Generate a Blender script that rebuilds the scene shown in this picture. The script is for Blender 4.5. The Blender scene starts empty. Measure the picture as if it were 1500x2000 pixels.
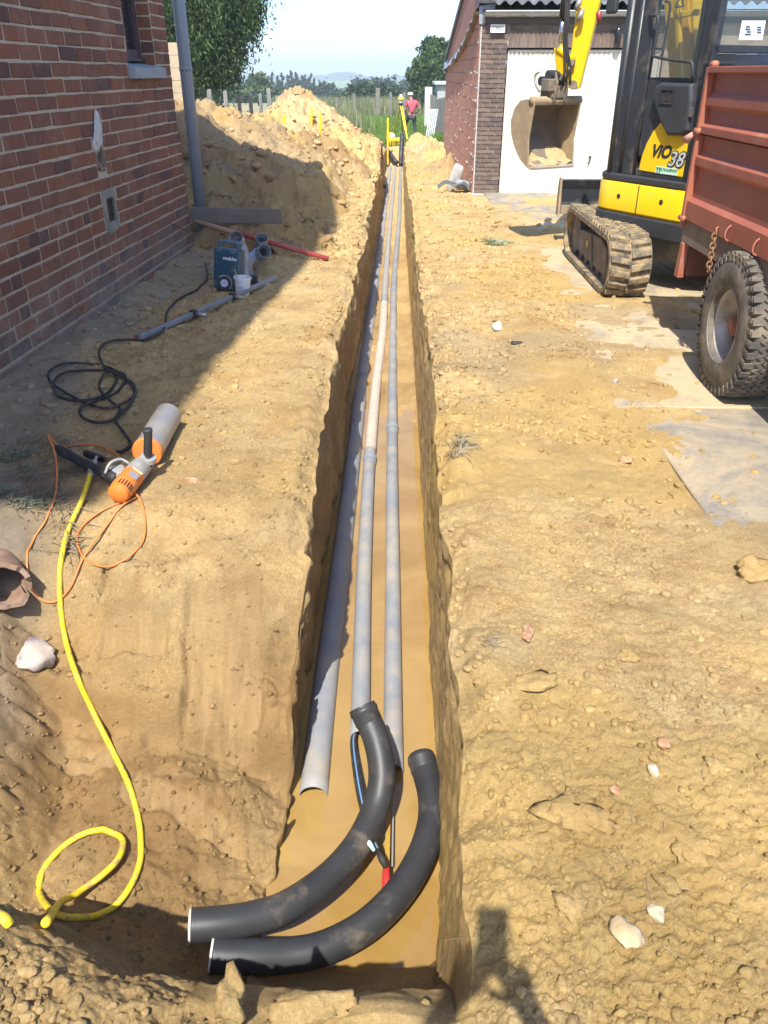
import bpy, bmesh, math, random
import numpy as np
from mathutils import Vector, Matrix, Euler
random.seed(7); RNG = np.random.default_rng(7)
SC = bpy.context.scene
COL = SC.collection
R = math.radians
# ------------------------------------------------------------------ camera
F, PITCH, YAW, CAMZ = 1550.0, R(29.0), R(0.97), 1.75
cam = bpy.data.cameras.new('camera'); camo = bpy.data.objects.new('camera', cam); COL.objects.link(camo)
camo.location = (0, 0, CAMZ); camo.rotation_euler = (R(90) - PITCH, 0, YAW)
cam.sensor_fit = 'VERTICAL'; cam.sensor_height = 36; cam.sensor_width = 27; cam.lens = F / 2000 * 36
cam.clip_start = 0.02; cam.clip_end = 6000
SC.camera = camo
# ------------------------------------------------------------------ sky, sun, exposure
SUN = Vector((0.135, 0.68, -1.0)).normalized()          # the way the light travels
EL = math.asin(-SUN.z); AZ = math.atan2(-SUN.x, -SUN.y)   # sun position, clockwise from +Y
W = bpy.data.worlds.new('World'); SC.world = W; W.use_nodes = True
nt = W.node_tree; bg = nt.nodes['Background']
sky = nt.nodes.new('ShaderNodeTexSky'); sky.sky_type = 'NISHITA'; sky.sun_disc = False
sky.sun_elevation = EL; sky.sun_rotation = AZ; sky.air_density = 0.66; sky.dust_density = 1.2; sky.ozone_density = 6.0
nt.links.new(sky.outputs[0], bg.inputs[0]); bg.inputs[1].default_value = 0.15
sun = bpy.data.lights.new('sun', 'SUN'); sun.energy = 3.1; sun.angle = R(0.6); sun.color = (1.0, 0.95, 0.86)
suno = bpy.data.objects.new('sun', sun); COL.objects.link(suno)
suno.rotation_euler = SUN.to_track_quat('-Z', 'Y').to_euler(); suno.location = (-3, -10, 20)
vs = SC.view_settings; vs.view_transform = 'Standard'; vs.look = 'None'; vs.gamma = 1; vs.use_curve_mapping = False
vs.exposure = 1.38
SC.render.engine = 'CYCLES'
SC.cycles.volume_bounces = 0; SC.cycles.max_bounces = 8; SC.cycles.transparent_max_bounces = 12
SC.cycles.volume_step_rate = 4

# ------------------------------------------------------------------ measuring helpers: a sight line met with a real plane
_r = Vector((math.cos(YAW), math.sin(YAW), 0)); _h = Vector((-math.sin(YAW), math.cos(YAW), 0)); _z = Vector((0, 0, 1))
_f = _h * math.cos(PITCH) - _z * math.sin(PITCH); _u = _h * math.sin(PITCH) + _z * math.cos(PITCH)
def ray(px, py): return _f + _r * ((px - 750) / F) - _u * ((py - 1000) / F)
def G(px, py, z=0.0):
    d = ray(px, py); t = (z - CAMZ) / d.z; return Vector((d.x * t, d.y * t, z))
def V(px, py, Y):
    d = ray(px, py); t = Y / d.y; return Vector((d.x * t, Y, CAMZ + d.z * t))
# ------------------------------------------------------------------ noise in numpy
def _hash(ix, iy, iz, s):
    h = (ix * 374761393 + iy * 668265263 + iz * 2147483647 + s * 144665) & 0xFFFFFFFF
    h = ((h ^ (h >> 13)) * 1274126177) & 0xFFFFFFFF
    h = ((h ^ (h >> 16)) * 2246822519) & 0xFFFFFFFF
    return ((h ^ (h >> 15)) & 0xFFFF) / 32767.5 - 1.0
def vn(x, y, z=0.0, s=0):
    x, y, z = np.broadcast_arrays(np.asarray(x, float), np.asarray(y, float), np.asarray(z, float))
    ix, iy, iz = np.floor(x).astype(np.int64), np.floor(y).astype(np.int64), np.floor(z).astype(np.int64)
    fx, fy, fz = x - ix, y - iy, z - iz
    q = lambda t: t * t * t * (t * (t * 6 - 15) + 10)
    u, v, w = q(fx), q(fy), q(fz)
    c = lambda a, b, d: _hash(ix + a, iy + b, iz + d, s)
    if np.ndim(z) and np.all(z == 0):
        return (c(0,0,0)*(1-u)+c(1,0,0)*u)*(1-v)+(c(0,1,0)*(1-u)+c(1,1,0)*u)*v
    l0 = (c(0,0,0)*(1-u)+c(1,0,0)*u)*(1-v)+(c(0,1,0)*(1-u)+c(1,1,0)*u)*v
    l1 = (c(0,0,1)*(1-u)+c(1,0,1)*u)*(1-v)+(c(0,1,1)*(1-u)+c(1,1,1)*u)*v
    return l0*(1-w)+l1*w
def fbm(x, y, z=0.0, o=4, s=0, g=0.5):
    a, t, k = 1.0, 0.0, 1.0
    for i in range(o):
        t = t + a * vn(np.asarray(x)*k + 17.3*i, np.asarray(y)*k - 9.1*i, np.asarray(z)*k, s+i); a *= g; k *= 2.03
    return t
def sst(a, b, x):
    t = np.clip((np.asarray(x, float) - a) / (b - a), 0, 1); return t*t*(3-2*t)
# ------------------------------------------------------------------ mesh helpers
def tagit(o, label=None, cat=None, group=None, kind=None):
    if label: o['label'] = label
    if cat: o['category'] = cat
    if group: o['group'] = group
    if kind: o['kind'] = kind
    return o
def thing(name, label, cat, loc=(0,0,0), rz=0.0, group=None, rot=None):
    o = bpy.data.objects.new(name, None); COL.objects.link(o); o.location = loc
    o.rotation_euler = rot if rot else (0, 0, rz); o.empty_display_size = 0.1
    return tagit(o, label, cat, group)
def link(name, me, m, parent=None, smooth=False, bevel=0.0, seg=2):
    o = bpy.data.objects.new(name, me); COL.objects.link(o)
    if m is not None and not me.materials: me.materials.append(m)
    if parent is not None: o.parent = parent
    if smooth is True: me.polygons.foreach_set('use_smooth', np.ones(len(me.polygons), bool))
    elif smooth: me.shade_smooth() if False else me.set_sharp_from_angle(angle=R(smooth)); 
    if smooth and smooth is not True: me.polygons.foreach_set('use_smooth', np.ones(len(me.polygons), bool))
    if bevel:
        b = o.modifiers.new('bevel', 'BEVEL'); b.width = bevel; b.segments = seg; b.limit_method = 'ANGLE'; b.angle_limit = R(40)
        b.harden_normals = False
    return o
def np_mesh(name, v, quads=None, tris=None):
    me = bpy.data.meshes.new(name); v = np.asarray(v, np.float32); me.vertices.add(len(v)); me.vertices.foreach_set('co', v.ravel())
    idx, st, n = [], [], 0
    if quads is not None and len(quads):
        quads = np.asarray(quads, np.int32); idx.append(quads.ravel()); st.append(np.arange(len(quads))*4); n = len(quads)*4
    if tris is not None and len(tris):
        tris = np.asarray(tris, np.int32); idx.append(tris.ravel()); st.append(n + np.arange(len(tris))*3)
    idx = np.concatenate(idx); st = np.concatenate(st)
    me.loops.add(len(idx)); me.loops.foreach_set('vertex_index', idx)
    me.polygons.add(len(st)); me.polygons.foreach_set('loop_start', st.astype(np.int32))
    me.update(calc_edges=True); me.validate(); return me
def rotm(ax): # a matrix that turns +Z into ax
    return Vector(ax).normalized().to_track_quat('Z', 'Y').to_matrix()
class MB:
    def __init__(s): s.v = []; s.f = []
    def add(s, vs, fs, M=None):
        n = len(s.v)
        for p in vs: s.v.append(tuple((M @ Vector(p)) if M is not None else p))
        for f in fs: s.f.append(tuple(i + n for i in f))
        return s
    def box(s, c, d, rot=None, M=None):
        x, y, z = d[0]/2, d[1]/2, d[2]/2
        vs = [Vector(p) for p in ((-x,-y,-z),(x,-y,-z),(x,y,-z),(-x,y,-z),(-x,-y,z),(x,-y,z),(x,y,z),(-x,y,z))]
        if rot is not None:
            m = rot if isinstance(rot, Matrix) else Euler(rot).to_matrix(); vs = [m @ p for p in vs]
        vs = [p + Vector(c) for p in vs]
        return s.add(vs, [(0,3,2,1),(4,5,6,7),(0,1,5,4),(1,2,6,5),(2,3,7,6),(3,0,4,7)], M)
    def bx(s, a, b, M=None):
        return s.box([(a[i]+b[i])/2 for i in range(3)], [abs(b[i]-a[i]) for i in range(3)], None, M)
    def beam(s, p0, p1, w, h, up=(0,0,1), M=None):
        p0, p1 = Vector(p0), Vector(p1); d = p1 - p0; L = d.length; x = d.normalized()
        y = Vector(up).cross(x)
        if y.length < 1e-5: y = Vector((0,1,0)).cross(x)
        y.normalize(); z = x.cross(y); m = Matrix((x, y, z)).transposed()
        return s.box((p0+p1)/2, (L, w, h), m, M)
    def tube(s, pts, r, n=10, caps=True, M=None):
        pts = [Vector(p) for p in pts]; k = len(pts); rs = r if isinstance(r, (list, tuple)) else [r]*k
        t = []
        for i in range(k):
            a = pts[max(0,i-1)]; b = pts[min(k-1,i+1)]; t.append((b-a).normalized())
        nx = t[0].orthogonal().normalized(); vs = []; fs = []
        for i in range(k):
            if i: 
                nx = nx - t[i]*nx.dot(t[i])
                nx = nx.normalized() if nx.length > 1e-6 else t[i].orthogonal().normalized()
            ny = t[i].cross(nx)
            for j in range(n):
                a = 2*math.pi*j/n; vs.append(pts[i] + (nx*math.cos(a) + ny*math.sin(a))*rs[i])
        for i in range(k-1):
            for j in range(n): fs.append((i*n+j, i*n+(j+1)%n, (i+1)*n+(j+1)%n, (i+1)*n+j))
        if caps: fs.append(tuple(range(n-1,-1,-1))); fs.append(tuple((k-1)*n+j for j in range(n)))
        return s.add(vs, fs, M)
    def shell(s, pts, ro, ri, n=24, M=None): # an open pipe with a wall
        pts = [Vector(p) for p in pts]; k = len(pts)
        o = MB().tube(pts, ro, n, False); i = MB().tube(pts, ri, n, False)
        nn = len(o.v); vs = o.v + i.v; fs = list(o.f) + [tuple(a+nn for a in reversed(f)) for f in i.f]
        for j in range(n):
            a, b = j, (j+1)%n
            fs.append((b, a, a+nn, b+nn)); e = (k-1)*n; fs.append((e+a, e+b, e+b+nn, e+a+nn))
        return s.add(vs, fs, M)
    def lathe(s, prof, n=24, org=(0,0,0), ax=(0,0,1), M=None, closed=False): # prof: (r, h)
        m = rotm(ax); org = Vector(org); vs = []; fs = []; k = len(prof)
        for r, h in prof:
            for j in range(n):
                a = 2*math.pi*j/n; vs.append(org + m @ Vector((r*math.cos(a), r*math.sin(a), h)))
        for i in range(k-1 + (1 if closed else 0)):
            i2 = (i+1) % k
            for j in range(n): fs.append((i*n+j, i*n+(j+1)%n, i2*n+(j+1)%n, i2*n+j))
        if not closed: fs.append(tuple(range(n-1,-1,-1))); fs.append(tuple((k-1)*n+j for j in range(n)))
        return s.add(vs, fs, M)
    def prism(s, poly, a, b, M=None, plane='xz'): # poly in two axes, run along the third from a to b
        n = len(poly)
        def p(u, w, t): return {'xz': (u, t, w), 'yz': (t, u, w), 'xy': (u, w, t)}[plane]
        vs = [p(u, w, a) for u, w in poly] + [p(u, w, b) for u, w in poly]
        fs = [tuple(range(n)), tuple(range(2*n-1, n-1, -1))] + [(i, n+i, n+(i+1)%n, (i+1)%n) for i in range(n)]
        return s.add(vs, fs, M)
    def build(s, name, m, parent=None, smooth=False, bevel=0.0, seg=2):
        me = bpy.data.meshes.new(name); me.from_pydata([tuple(p) for p in s.v], [], s.f); me.update()
        bm = bmesh.new(); bm.from_mesh(me); bmesh.ops.recalc_face_normals(bm, faces=bm.faces); bm.to_mesh(me); bm.free()
        return link(name, me, m, parent, smooth, bevel, seg)
def catmull(pts, n=8):
    P = [Vector(p) for p in pts]; P = [P[0]*2-P[1]] + P + [P[-1]*2-P[-2]]; out = []
    for i in range(1, len(P)-2):
        a, b, c, d = P[i-1:i+3]
        for k in range(n):
            t = k/n; out.append(0.5*((2*b)+(c-a)*t+(2*a-5*b+4*c-d)*t*t+(3*b-a-3*c+d)*t**3))
    out.append(P[-2]); return out
def ico(sub=1):
    bm = bmesh.new(); bmesh.ops.create_icosphere(bm, subdivisions=sub, radius=1); v = np.array([p.co[:] for p in bm.verts]); bm.verts.index_update()
    f = np.array([[q.index for q in p.verts] for p in bm.faces]); bm.free(); return v, f
ICO1, ICO2, ICO3 = ico(1), ico(2), ico(3)
def lump(base, seed, rough=0.35, sq=(1,1,1)):
    v, f = base; d = 1 + rough*fbm(v[:,0]*1.3+seed*3.7, v[:,1]*1.3, v[:,2]*1.3+5, 3, seed)
    return v*d[:,None]*np.array(sq), f
def chunk(base, seed, planes=10, rough=.12, lo=.55, hi=.95):
    """an angular lump: a ball cut by random planes"""
    v, f = base; rg = np.random.default_rng(seed); n = rg.normal(size=(planes, 3)); n /= np.linalg.norm(n, axis=1)[:, None]; d = rg.uniform(lo, hi, planes)
    q = v @ n.T; r = np.where(q > 1e-3, d[None]/np.maximum(q, 1e-3), 9).min(1); r = np.minimum(r, 1.0)*(1+rough*fbm(v[:,0]*2.3+seed, v[:,1]*2.3, v[:,2]*2.3, 2, seed)); return v*r[:, None]*1.18, f
def scatter_lumps(pos, size, seed=0, base=ICO1, kinds=8, flat=0.75, rough=0.5):
    """one mesh of many lumps, each turned and scaled at random"""
    n = len(pos); rg = np.random.default_rng(seed); out_v, out_f, off = [], [], 0
    which = rg.integers(0, kinds, n)
    for k in range(kinds):
        ii = np.nonzero(which == k)[0]
        if not len(ii): continue
        v, f = (chunk(base, seed*10+k+1) if len(base[0]) > 20 else lump(base, seed*10+k+1, rough))
        q = rg.normal(size=(len(ii),4)); q /= np.linalg.norm(q,axis=1)[:,None]; w,x,y,z = q.T
        Rm = np.stack([1-2*(y*y+z*z),2*(x*y-z*w),2*(x*z+y*w),2*(x*y+z*w),1-2*(x*x+z*z),2*(y*z-x*w),2*(x*z-y*w),2*(y*z+x*w),1-2*(x*x+y*y)],1).reshape(-1,3,3)
        sc = size[ii,None]*rg.uniform(0.7,1.25,(len(ii),3))
        P = np.einsum('nij,mj->nmi', Rm, v)*sc[:,None,:]; P[:,:,2] *= flat; P += pos[ii][:,None,:]
        m = len(v); out_v.append(P.reshape(-1,3)); out_f.append((f[None]+ (np.arange(len(ii))*m)[:,None,None]).reshape(-1,3)+off); off += len(ii)*m
    return np.concatenate(out_v), np.concatenate(out_f)
# ------------------------------------------------------------------ materials
class NT:
    def __init__(s, name):
        s.m = bpy.data.materials.new(name); s.m.use_nodes = True; s.t = s.m.node_tree; s.b = s.t.nodes['Principled BSDF']
        s.out = s.t.nodes['Material Output']
    def n(s, typ, **kw):
        o = s.t.nodes.new(typ)
        for k, v in kw.items(): setattr(o, k, v)
        return o
    def l(s, a, b): s.t.links.new(a, b)
    def pos(s):
        if not hasattr(s, '_p'): s._p = s.n('ShaderNodeNewGeometry').outputs['Position']
        return s._p
    def noise(s, scale, detail=4, rough=0.55, vec=None, dist=0.0):
        o = s.n('ShaderNodeTexNoise'); o.inputs['Scale'].default_value = scale; o.inputs['Detail'].default_value = detail
        o.inputs['Roughness'].default_value = rough; o.inputs['Distortion'].default_value = dist
        s.l(vec if vec is not None else s.pos(), o.inputs['Vector']); return o.outputs['Fac']
    def ramp(s, fac, a, b, ca=0.0, cb=1.0):
        o = s.n('ShaderNodeMapRange'); o.clamp = True
        for k, v in zip(('From Min','From Max','To Min','To Max'), (a, b, ca, cb)): o.inputs[k].default_value = v
        s.l(fac, o.inputs['Value']); return o.outputs[0]
    def mix(s, fac, a, b, blend='MIX'):
        o = s.n('ShaderNodeMix', data_type='RGBA', blend_type=blend)
        for sock, v in ((o.inputs[0], fac), (o.inputs[6], a), (o.inputs[7], b)):
            if isinstance(v, (int, float)): sock.default_value = v
            elif isinstance(v, (tuple, list)): sock.default_value = (*v[:3], 1)
            else: s.l(v, sock)
        return o.outputs[2]
    def math(s, op, a, b=0.0):
        o = s.n('ShaderNodeMath', operation=op)
        for sock, v in zip(o.inputs, (a, b)):
            if isinstance(v, (int, float)): sock.default_value = v
            else: s.l(v, sock)
        return o.outputs[0]
    def attr(s, name): return s.n('ShaderNodeAttribute', attribute_name=name)
    def bump(s, h, strength, dist):
        o = s.n('ShaderNodeBump'); o.inputs['Strength'].default_value = strength; o.inputs['Distance'].default_value = dist
        s.l(h, o.inputs['Height'])
        if hasattr(s, '_bn'): s.l(s._bn, o.inputs['Normal'])
        s._bn = o.outputs[0]; s.l(o.outputs[0], s.b.inputs['Normal'])
    def col(s, c):
        if isinstance(c, (tuple, list)): s.b.inputs['Base Color'].default_value = (*c[:3], 1)
        else: s.l(c, s.b.inputs['Base Color'])
    def set(s, **kw):
        for k, v in kw.items():
            sock = s.b.inputs[k.replace('_', ' ')]
            if isinstance(v, (int, float)): sock.default_value = v
            else: s.l(v, sock)
        return s
def pm(name, c, c2=None, scale=6, rough=0.6, metal=0.0, bump=0.0, bscale=60, dirt=None, dscale=5, damt=(0.5,0.7), spec=0.5, bdist=0.01):
    m = NT(name); colr = c
    if c2: colr = m.mix(m.ramp(m.noise(scale, 5), 0.35, 0.65), c, c2)
    rr = rough
    if dirt:
        k = m.ramp(m.noise(dscale, 8, 0.65), damt[0], damt[1]); colr = m.mix(k, colr, dirt); rr = m.ramp(k, 0, 1, rough, 0.95)
    m.col(colr); m.set(Roughness=rr, Metallic=metal, Specular_IOR_Level=spec)
    if bump: m.bump(m.noise(bscale, 4), bump, bdist)
    return m.m
CLAY = (0.40, 0.265, 0.115)
def soil(name, a, b, c, wet=False, micro=1.0):
    m = NT(name)
    k1 = m.ramp(m.noise(1.3, 6, 0.65), 0.40, 0.60); k2 = m.ramp(m.noise(6, 8, 0.72), 0.44, 0.64); k3 = m.ramp(m.noise(95, 5, 0.75), 0.46, 0.66)
    col = m.mix(k1, a, b); col = m.mix(m.math('MULTIPLY', k2, 0.75), col, c); 
    pale = tuple(min(1, x*1.45) for x in b); dark = tuple(x*0.62 for x in a)
    col = m.mix(m.math('MULTIPLY', k3, 0.62), col, pale)
    col = m.mix(m.math('MULTIPLY', m.ramp(m.noise(52, 6, 0.8), 0.54, 0.68), 0.8), col, dark)
    col = m.mix(m.math('MULTIPLY', m.ramp(m.noise(2.3, 7, .7, dist=.5), .50, .66), .65), col, tuple(x*y for x, y in zip(a, (.78, .68, .60))))
    isl = m.n('ShaderNodeNewGeometry').outputs['Random Per Island']; lum = m.ramp(isl, 0, 1, .80, 1.22); cl = m.n('ShaderNodeCombineColor'); [m.l(lum, cl.inputs[k]) for k in range(3)]
    at = m.attr('zone'); sep = m.n('ShaderNodeSeparateColor'); m.l(at.outputs['Color'], sep.inputs[0])
    col = m.mix(sep.outputs[0], col, m.mix(k2, (0.30,0.18,0.070), (0.38,0.245,0.105)))      # brown clay, damp in the pit
    col = m.mix(sep.outputs[1], col, m.mix(k2, (0.25,0.205,0.15), (0.32,0.27,0.205)))     # grey mortar dust and rubble
    col = m.mix(sep.outputs[2], col, m.mix(k2, (0.50,0.33,0.10), (0.54,0.38,0.15)))       # bright ochre loam
    col = m.mix(1.0, col, cl.outputs[0], 'MULTIPLY')
    m.col(col); m.set(Roughness=m.ramp(sep.outputs[0], 0, 1, 0.95, 0.62), Specular_IOR_Level=0.25)
    st = m.n('ShaderNodeMapping'); st.inputs['Scale'].default_value = (42, 5, 5); m.l(m.pos(), st.inputs['Vector']); sk = m.noise(1.0, 5, .65, st.outputs[0])
    m.l(m.mix(at.outputs['Alpha'], m.b.inputs['Base Color'].links[0].from_socket, m.mix(m.ramp(sk, .38, .64), (.30,.195,.085), (.39,.27,.13))), m.b.inputs['Base Color'])
    rgh = m.math('SUBTRACT', 1.0, m.math('MULTIPLY', at.outputs['Alpha'], .85))
    patch = m.ramp(m.noise(2.6, 4, .6), .38, .60, .35, 1.0)
    grit = m.math('MULTIPLY', m.noise(58, 8, .82), m.math('MULTIPLY', patch, rgh))
    m.bump(m.noise(17, 8, 0.75), 0.7*micro, 0.022); m.bump(grit, 1.0*micro, .017); m.bump(m.noise(230, 3, 0.8), 0.7*micro, 0.005)
    return m.m
M = {}
M['soil'] = soil('soil', (0.455,0.315,0.132), (0.555,0.405,0.198), (0.355,0.225,0.085))
M['heap'] = soil('heap_soil', (0.42,0.295,0.14), (0.49,0.36,0.19), (0.33,0.215,0.095))
M['clod'] = soil('clod_soil', (0.38,0.26,0.12), (0.46,0.34,0.18), (0.34,0.22,0.10))
M['bank'] = soil('bank_soil', (0.36,0.26,0.135), (0.42,0.32,0.19), (0.30,0.205,0.105))
# ================================================================== GROUND, TRENCH, PIT
WATER_Z = -0.985
def zslope(Y): return -0.03*np.maximum(0, np.asarray(Y, float)-14)
def XLe(Y):
    Y = np.asarray(Y, float)
    return -0.42 + 0.05*vn(Y*0.7, 3.1, s=11) + 0.022*vn(Y*2.6, 0.7, s=12) + 0.012*vn(Y*9, 0.2, s=13) - 0.02 + sst(3.5, 2.9, Y)*(0.030*vn(Y*4.5, 0.9, s=14) + 0.026*vn(Y*11, 0.9, s=15) + .012*vn(Y*27, 0.9, s=16) - .01)
def XRe(Y):
    Y = np.asarray(Y, float)
    return 0.222 + 0.014*vn(Y*0.8, 8.1, s=21) + 0.016*vn(Y*2.9, 4.7, s=22) + .010*np.abs(vn(Y*5.3, 2.7, s=24)) + 0.012*vn(Y*9, 6.2, s=23) - 0.055*sst(2.1, 1.2, Y) - 0.05*sst(5, 18, Y)
def zfloor(Y):
    Y = np.asarray(Y, float)
    z = -1.06 + 0.10*sst(5.4, 7.5, Y) + 0.012*vn(Y*3, 1.0, s=31)
    near = np.interp(Y, [0.98, 1.12, 1.45, 1.72], [1, .84, .22, 0]) + 0.04*fbm(Y*6, 1.0, o=2, s=33)*sst(1.9, 1.5, Y)               # the near end of the trench climbs to the bank
    end = sst(28.2, 28.9, Y)
    z = z*(1-near) - 0.05*near
    return z*(1-end) + (zslope(Y)-0.02)*end
def ground_z(X, Y, fine=True):
    X, Y = np.broadcast_arrays(np.asarray(X, float), np.asarray(Y, float))
    z = zslope(Y) + 0.035*fbm(X*0.55, Y*0.55, o=3, s=41)
    right = X > -0.1
    # --- the dug-out pit on the near left
    L = sst(-0.30, -0.46, X)
    Yb = 3.13 + 0.10*vn(X*1.6, 2.0, s=42) + 0.10*sst(-0.8, -1.6, X)
    back = np.interp(Y - Yb, [-1.15, -0.80, -0.68, -0.62, -0.44, -0.40, -0.22, -0.12, 0.0, 0.12], [0, .06, .12, .36, .47, .50, .84, .90, .985, 1.0]) + 0.05*fbm(X*2.6, Y*4.0, o=3, s=40)*sst(-1.25, -.8, Y-Yb)*sst(.15, -.1, Y-Yb)
    Yc = 0.985 + 0.05*vn(X*1.7, 5.0, s=43) + 0.05*vn(X*6, 1.0, s=44) + 0.13*sst(-0.55, -1.0, X)
    bank = np.interp(Y-Yc, [0, .10, .40, .62], [1, .90, .18, 0])
    side = np.interp(X, [-2.3, -2.0, -1.7, -1.45, -1.3], [1, .93, .6, .22, 0]) * sst(1.2, 1.7, Y)
    keep = np.maximum(np.maximum(back, bank), side)
    fl = -0.83 - 0.15*sst(-0.95, -0.44, X) + 0.028*fbm(X*2.2, Y*2.2, o=3, s=45)
    pit = fl*(1-keep) + (z + (0.07*sst(-0.5, -0.95, X) - 0.07)*bank)*keep
    zl = np.where(Y < Yb+0.2, pit, z)
    z = np.where(right, z, z*(1-L) + zl*L)
    # --- crumbly rim along the trench, and clay spread over the concrete drive at X > 1.4
    dl = np.where(right, X-XRe(Y), XLe(Y)-X)
    z = z + np.where(dl < 0.35, 0.03*fbm(X*6, Y*6, o=3, s=46)*sst(0.35, 0.0, dl), 0) - 0.05*sst(0.10, 0.0, dl)*(zslope(Y)*0+1)*np.where(z > -0.5, 1, 0.2)
    drive = sst(1.22, 1.46, X + 0.08*vn(X*2, Y*2, s=47) - 0.3*sst(14.2, 15.5, Y)*0) * sst(1.8, 2.9, Y + 0.2*(X-1.4)*0) 
    spread = 0.95*fbm(X*0.9, Y*0.9, o=4, s=48) - 0.10 + 0.75*sst(6.0, 5.4, Y)*sst(4.4, 4.8, Y)*sst(2.2, 1.5, X) - 0.25*sst(6.5, 9.5, Y) - .35*sst(1.9, 3.0, X) \
             + 0.55*sst(1.75, 1.40, X)*sst(4.7, 5.2, Y) - 0.80*np.exp(-(((X-1.78)/0.34)**2+((Y-3.70)/0.70)**2)) + 0.7*sst(3.0, 2.6, Y) + 0.35*fbm(X*4, Y*4, o=3, s=49) + .12
    zc = zslope(Y) + 0.006 + 0.018*np.clip(spread, -0.6, 0.9)
    z = z*(1-drive) + zc*drive
    if fine:
        inpit = L*sst(-0.08, -0.35, z)*(1-bank)
        pm_ = panel_mask(X, Y); pall = np.clip(sum(pm_), 0, 1)*np.where(right, 0, 1)
        scr = sst(0.05, 0.35, fbm(X*1.9, Y*1.9, o=2, s=57))                       # patches pressed smooth by the bucket
        amp = 0.0085 + 0.007*np.where(right, sst(2.4, 1.1, Y), bank*1.4) + 0.003*inpit
        amp = amp*(1-0.8*drive)*(1-0.6*scr*np.where(right, 0.55, 0.8))*(1-.9*pall)
        for q_, P_ in zip(pm_, PANELS): z = z - np.where(right, 0, 1)*q_*P_[4]*.6
        slope_ = L*sst(-.05, -.2, z)*sst(-.78, -.6, z)*(1-bank)
        z = z + slope_*(1-pall)*(.045*np.abs(vn(X*5+vn(X*9, Y*9, s=305), Y*8, s=301)) + .028*np.abs(vn(X*13, Y*17, s=302)) - .02)
        z = z - slope_*(1-.8*pall)*.060*np.clip(1-6*np.abs(vn(X*3.1+.5*vn(X*7, Y*7, s=306), Y*4.6+.5*vn(X*8, Y*8, s=307), s=303)), 0, 1)*sst(-.1, .5, vn(X*2.3, Y*2.3, s=304))
        z = z + inpit*(1-slope_)*(.020*fbm(X*4.5, Y*4.5, o=4, s=308, g=.62) + .012*np.abs(vn(X*15, Y*12, s=309)))
        crk = lambda k, s_: np.abs(vn(X*k + 0.35*vn(X*k*.6, Y*k*.6, s=s_+9), Y*k, s=s_))
        z = z + amp*(0.5*crk(7, 51) + 0.35*crk(19, 52)) + 0.75*amp*fbm(X*6, Y*6, o=5, s=55, g=.68) + 0.45*amp*fbm(X*45, Y*45, o=3, s=59, g=.75)
        pat = sst(-.1, .5, fbm(X*1.7, Y*1.7, o=2, s=321))
        for kf, dp, sd_ in ((5.5, .016, 331), (12, .009, 332)): z = z - (1-drive)*dp*(.3+.7*pat)*np.clip(1-9*crk(kf, sd_), 0, 1)*sst(-.2, .4, vn(X*kf*.7, Y*kf*.7, s=sd_+40))
        z = z + inpit*0.010*scr*np.abs(np.sin((X*1.0 + 0.25*Y)*38 + 2*vn(X*2, Y*2, s=58)))*0.35
        sh = np.where(right, 0, 1)*sst(-.85, -1.35, X)*sst(3.4, 4.4, Y)*sst(10, 8.6, Y)
        z = z + sh*(.014*fbm(X*4, Y*4, o=5, s=341, g=.66) + .012*np.abs(vn(X*9, Y*9, s=342)) - .006 + .05*sst(-2.0, -2.35, X))
        z = z - 0.020*(1-drive)*np.clip(vn(X*11, Y*11, s=56)-0.55, 0, 1)
    return z
PANELS = [(-.73, 2.66, .17, .21, .085), (-1.14, 2.72, .16, .07, .06), (-.62, 2.38, .12, .05, .03), (-.86, 2.16, .25, .055, .025), (-1.30, 2.36, .14, .06, .02)]   # x, y, half width, half depth, dent
def panel_mask(X, Y):
    out = []
    for cx, cy, w, d, dent in PANELS:
        wx, wy = X + .03*vn(X*7, Y*7, s=311), Y + .03*vn(X*7, Y*7, s=312); sk = .35 if w > .2 else 0.0
        out.append(sst(1.12, .92, np.abs(wx-cx)/w)*sst(1.12, .90, np.abs(wy-cy+sk*(wx-cx))/d))
    return out
def zones(X, Y, Z):
    wet = np.clip(sst(-0.10, -0.6, Z)*(0.62+0.5*vn(X*2.3, Y*2.3, s=61)), 0, 1)*sst(20, 12, Y)
    wet = np.maximum(wet, 0.35*sst(-1.0, -1.9, X)*sst(3.3, 10, Y)*0.6)
    wet = np.maximum(wet, .30*np.where(X < -.3, 1, 0)*sst(6.5, 3.5, Y)*(.6+.6*vn(X*1.6, Y*1.6, s=66)))
    grey = sst(-1.75, -2.1, X + 0.3*vn(X*1.5, Y*1.5, s=62))*sst(3.0, 3.8, Y)*sst(9.6, 8.4, Y)*0.75
    grey = np.maximum(grey, 0.9*sst(-1.35, -1.8, X+0.2*vn(X*3, Y*3, s=64))*sst(1.6, 2.1, Y)*sst(4.0, 3.4, Y))
    grey = np.maximum(grey, 0.30*sst(0.05, 0.5, fbm(X*1.1, Y*1.1, o=3, s=63))*np.where(X > 0.2, 1, 0)*sst(8.5, 6, Y))
    och = sst(-0.05, 0.5, fbm(X*0.8+4, Y*0.8, o=3, s=65))*np.where(X > 0.15, 0.55, 0.15)
    pan = np.clip(sum(panel_mask(X, Y)), 0, 1)*np.where((X < -.44) & (Z < -.02), 1, 0)
    wet = wet*np.where(X > -.1, .55, 1)
    return np.stack([wet, np.clip(grey, 0, 1), np.clip(och, 0, 1), pan*.65], -1)
def zone_attr(me, X, Y, Z):
    a = me.color_attributes.new('zone', 'FLOAT_COLOR', 'POINT'); a.data.foreach_set('color', zones(X, Y, Z).astype(np.float32).ravel())
YR = np.concatenate([np.linspace(-3.0, 0.60, 20), np.exp(np.linspace(math.log(0.66), math.log(30.5), 730))])
NL, NW, NF = 300, 56, 22
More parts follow.
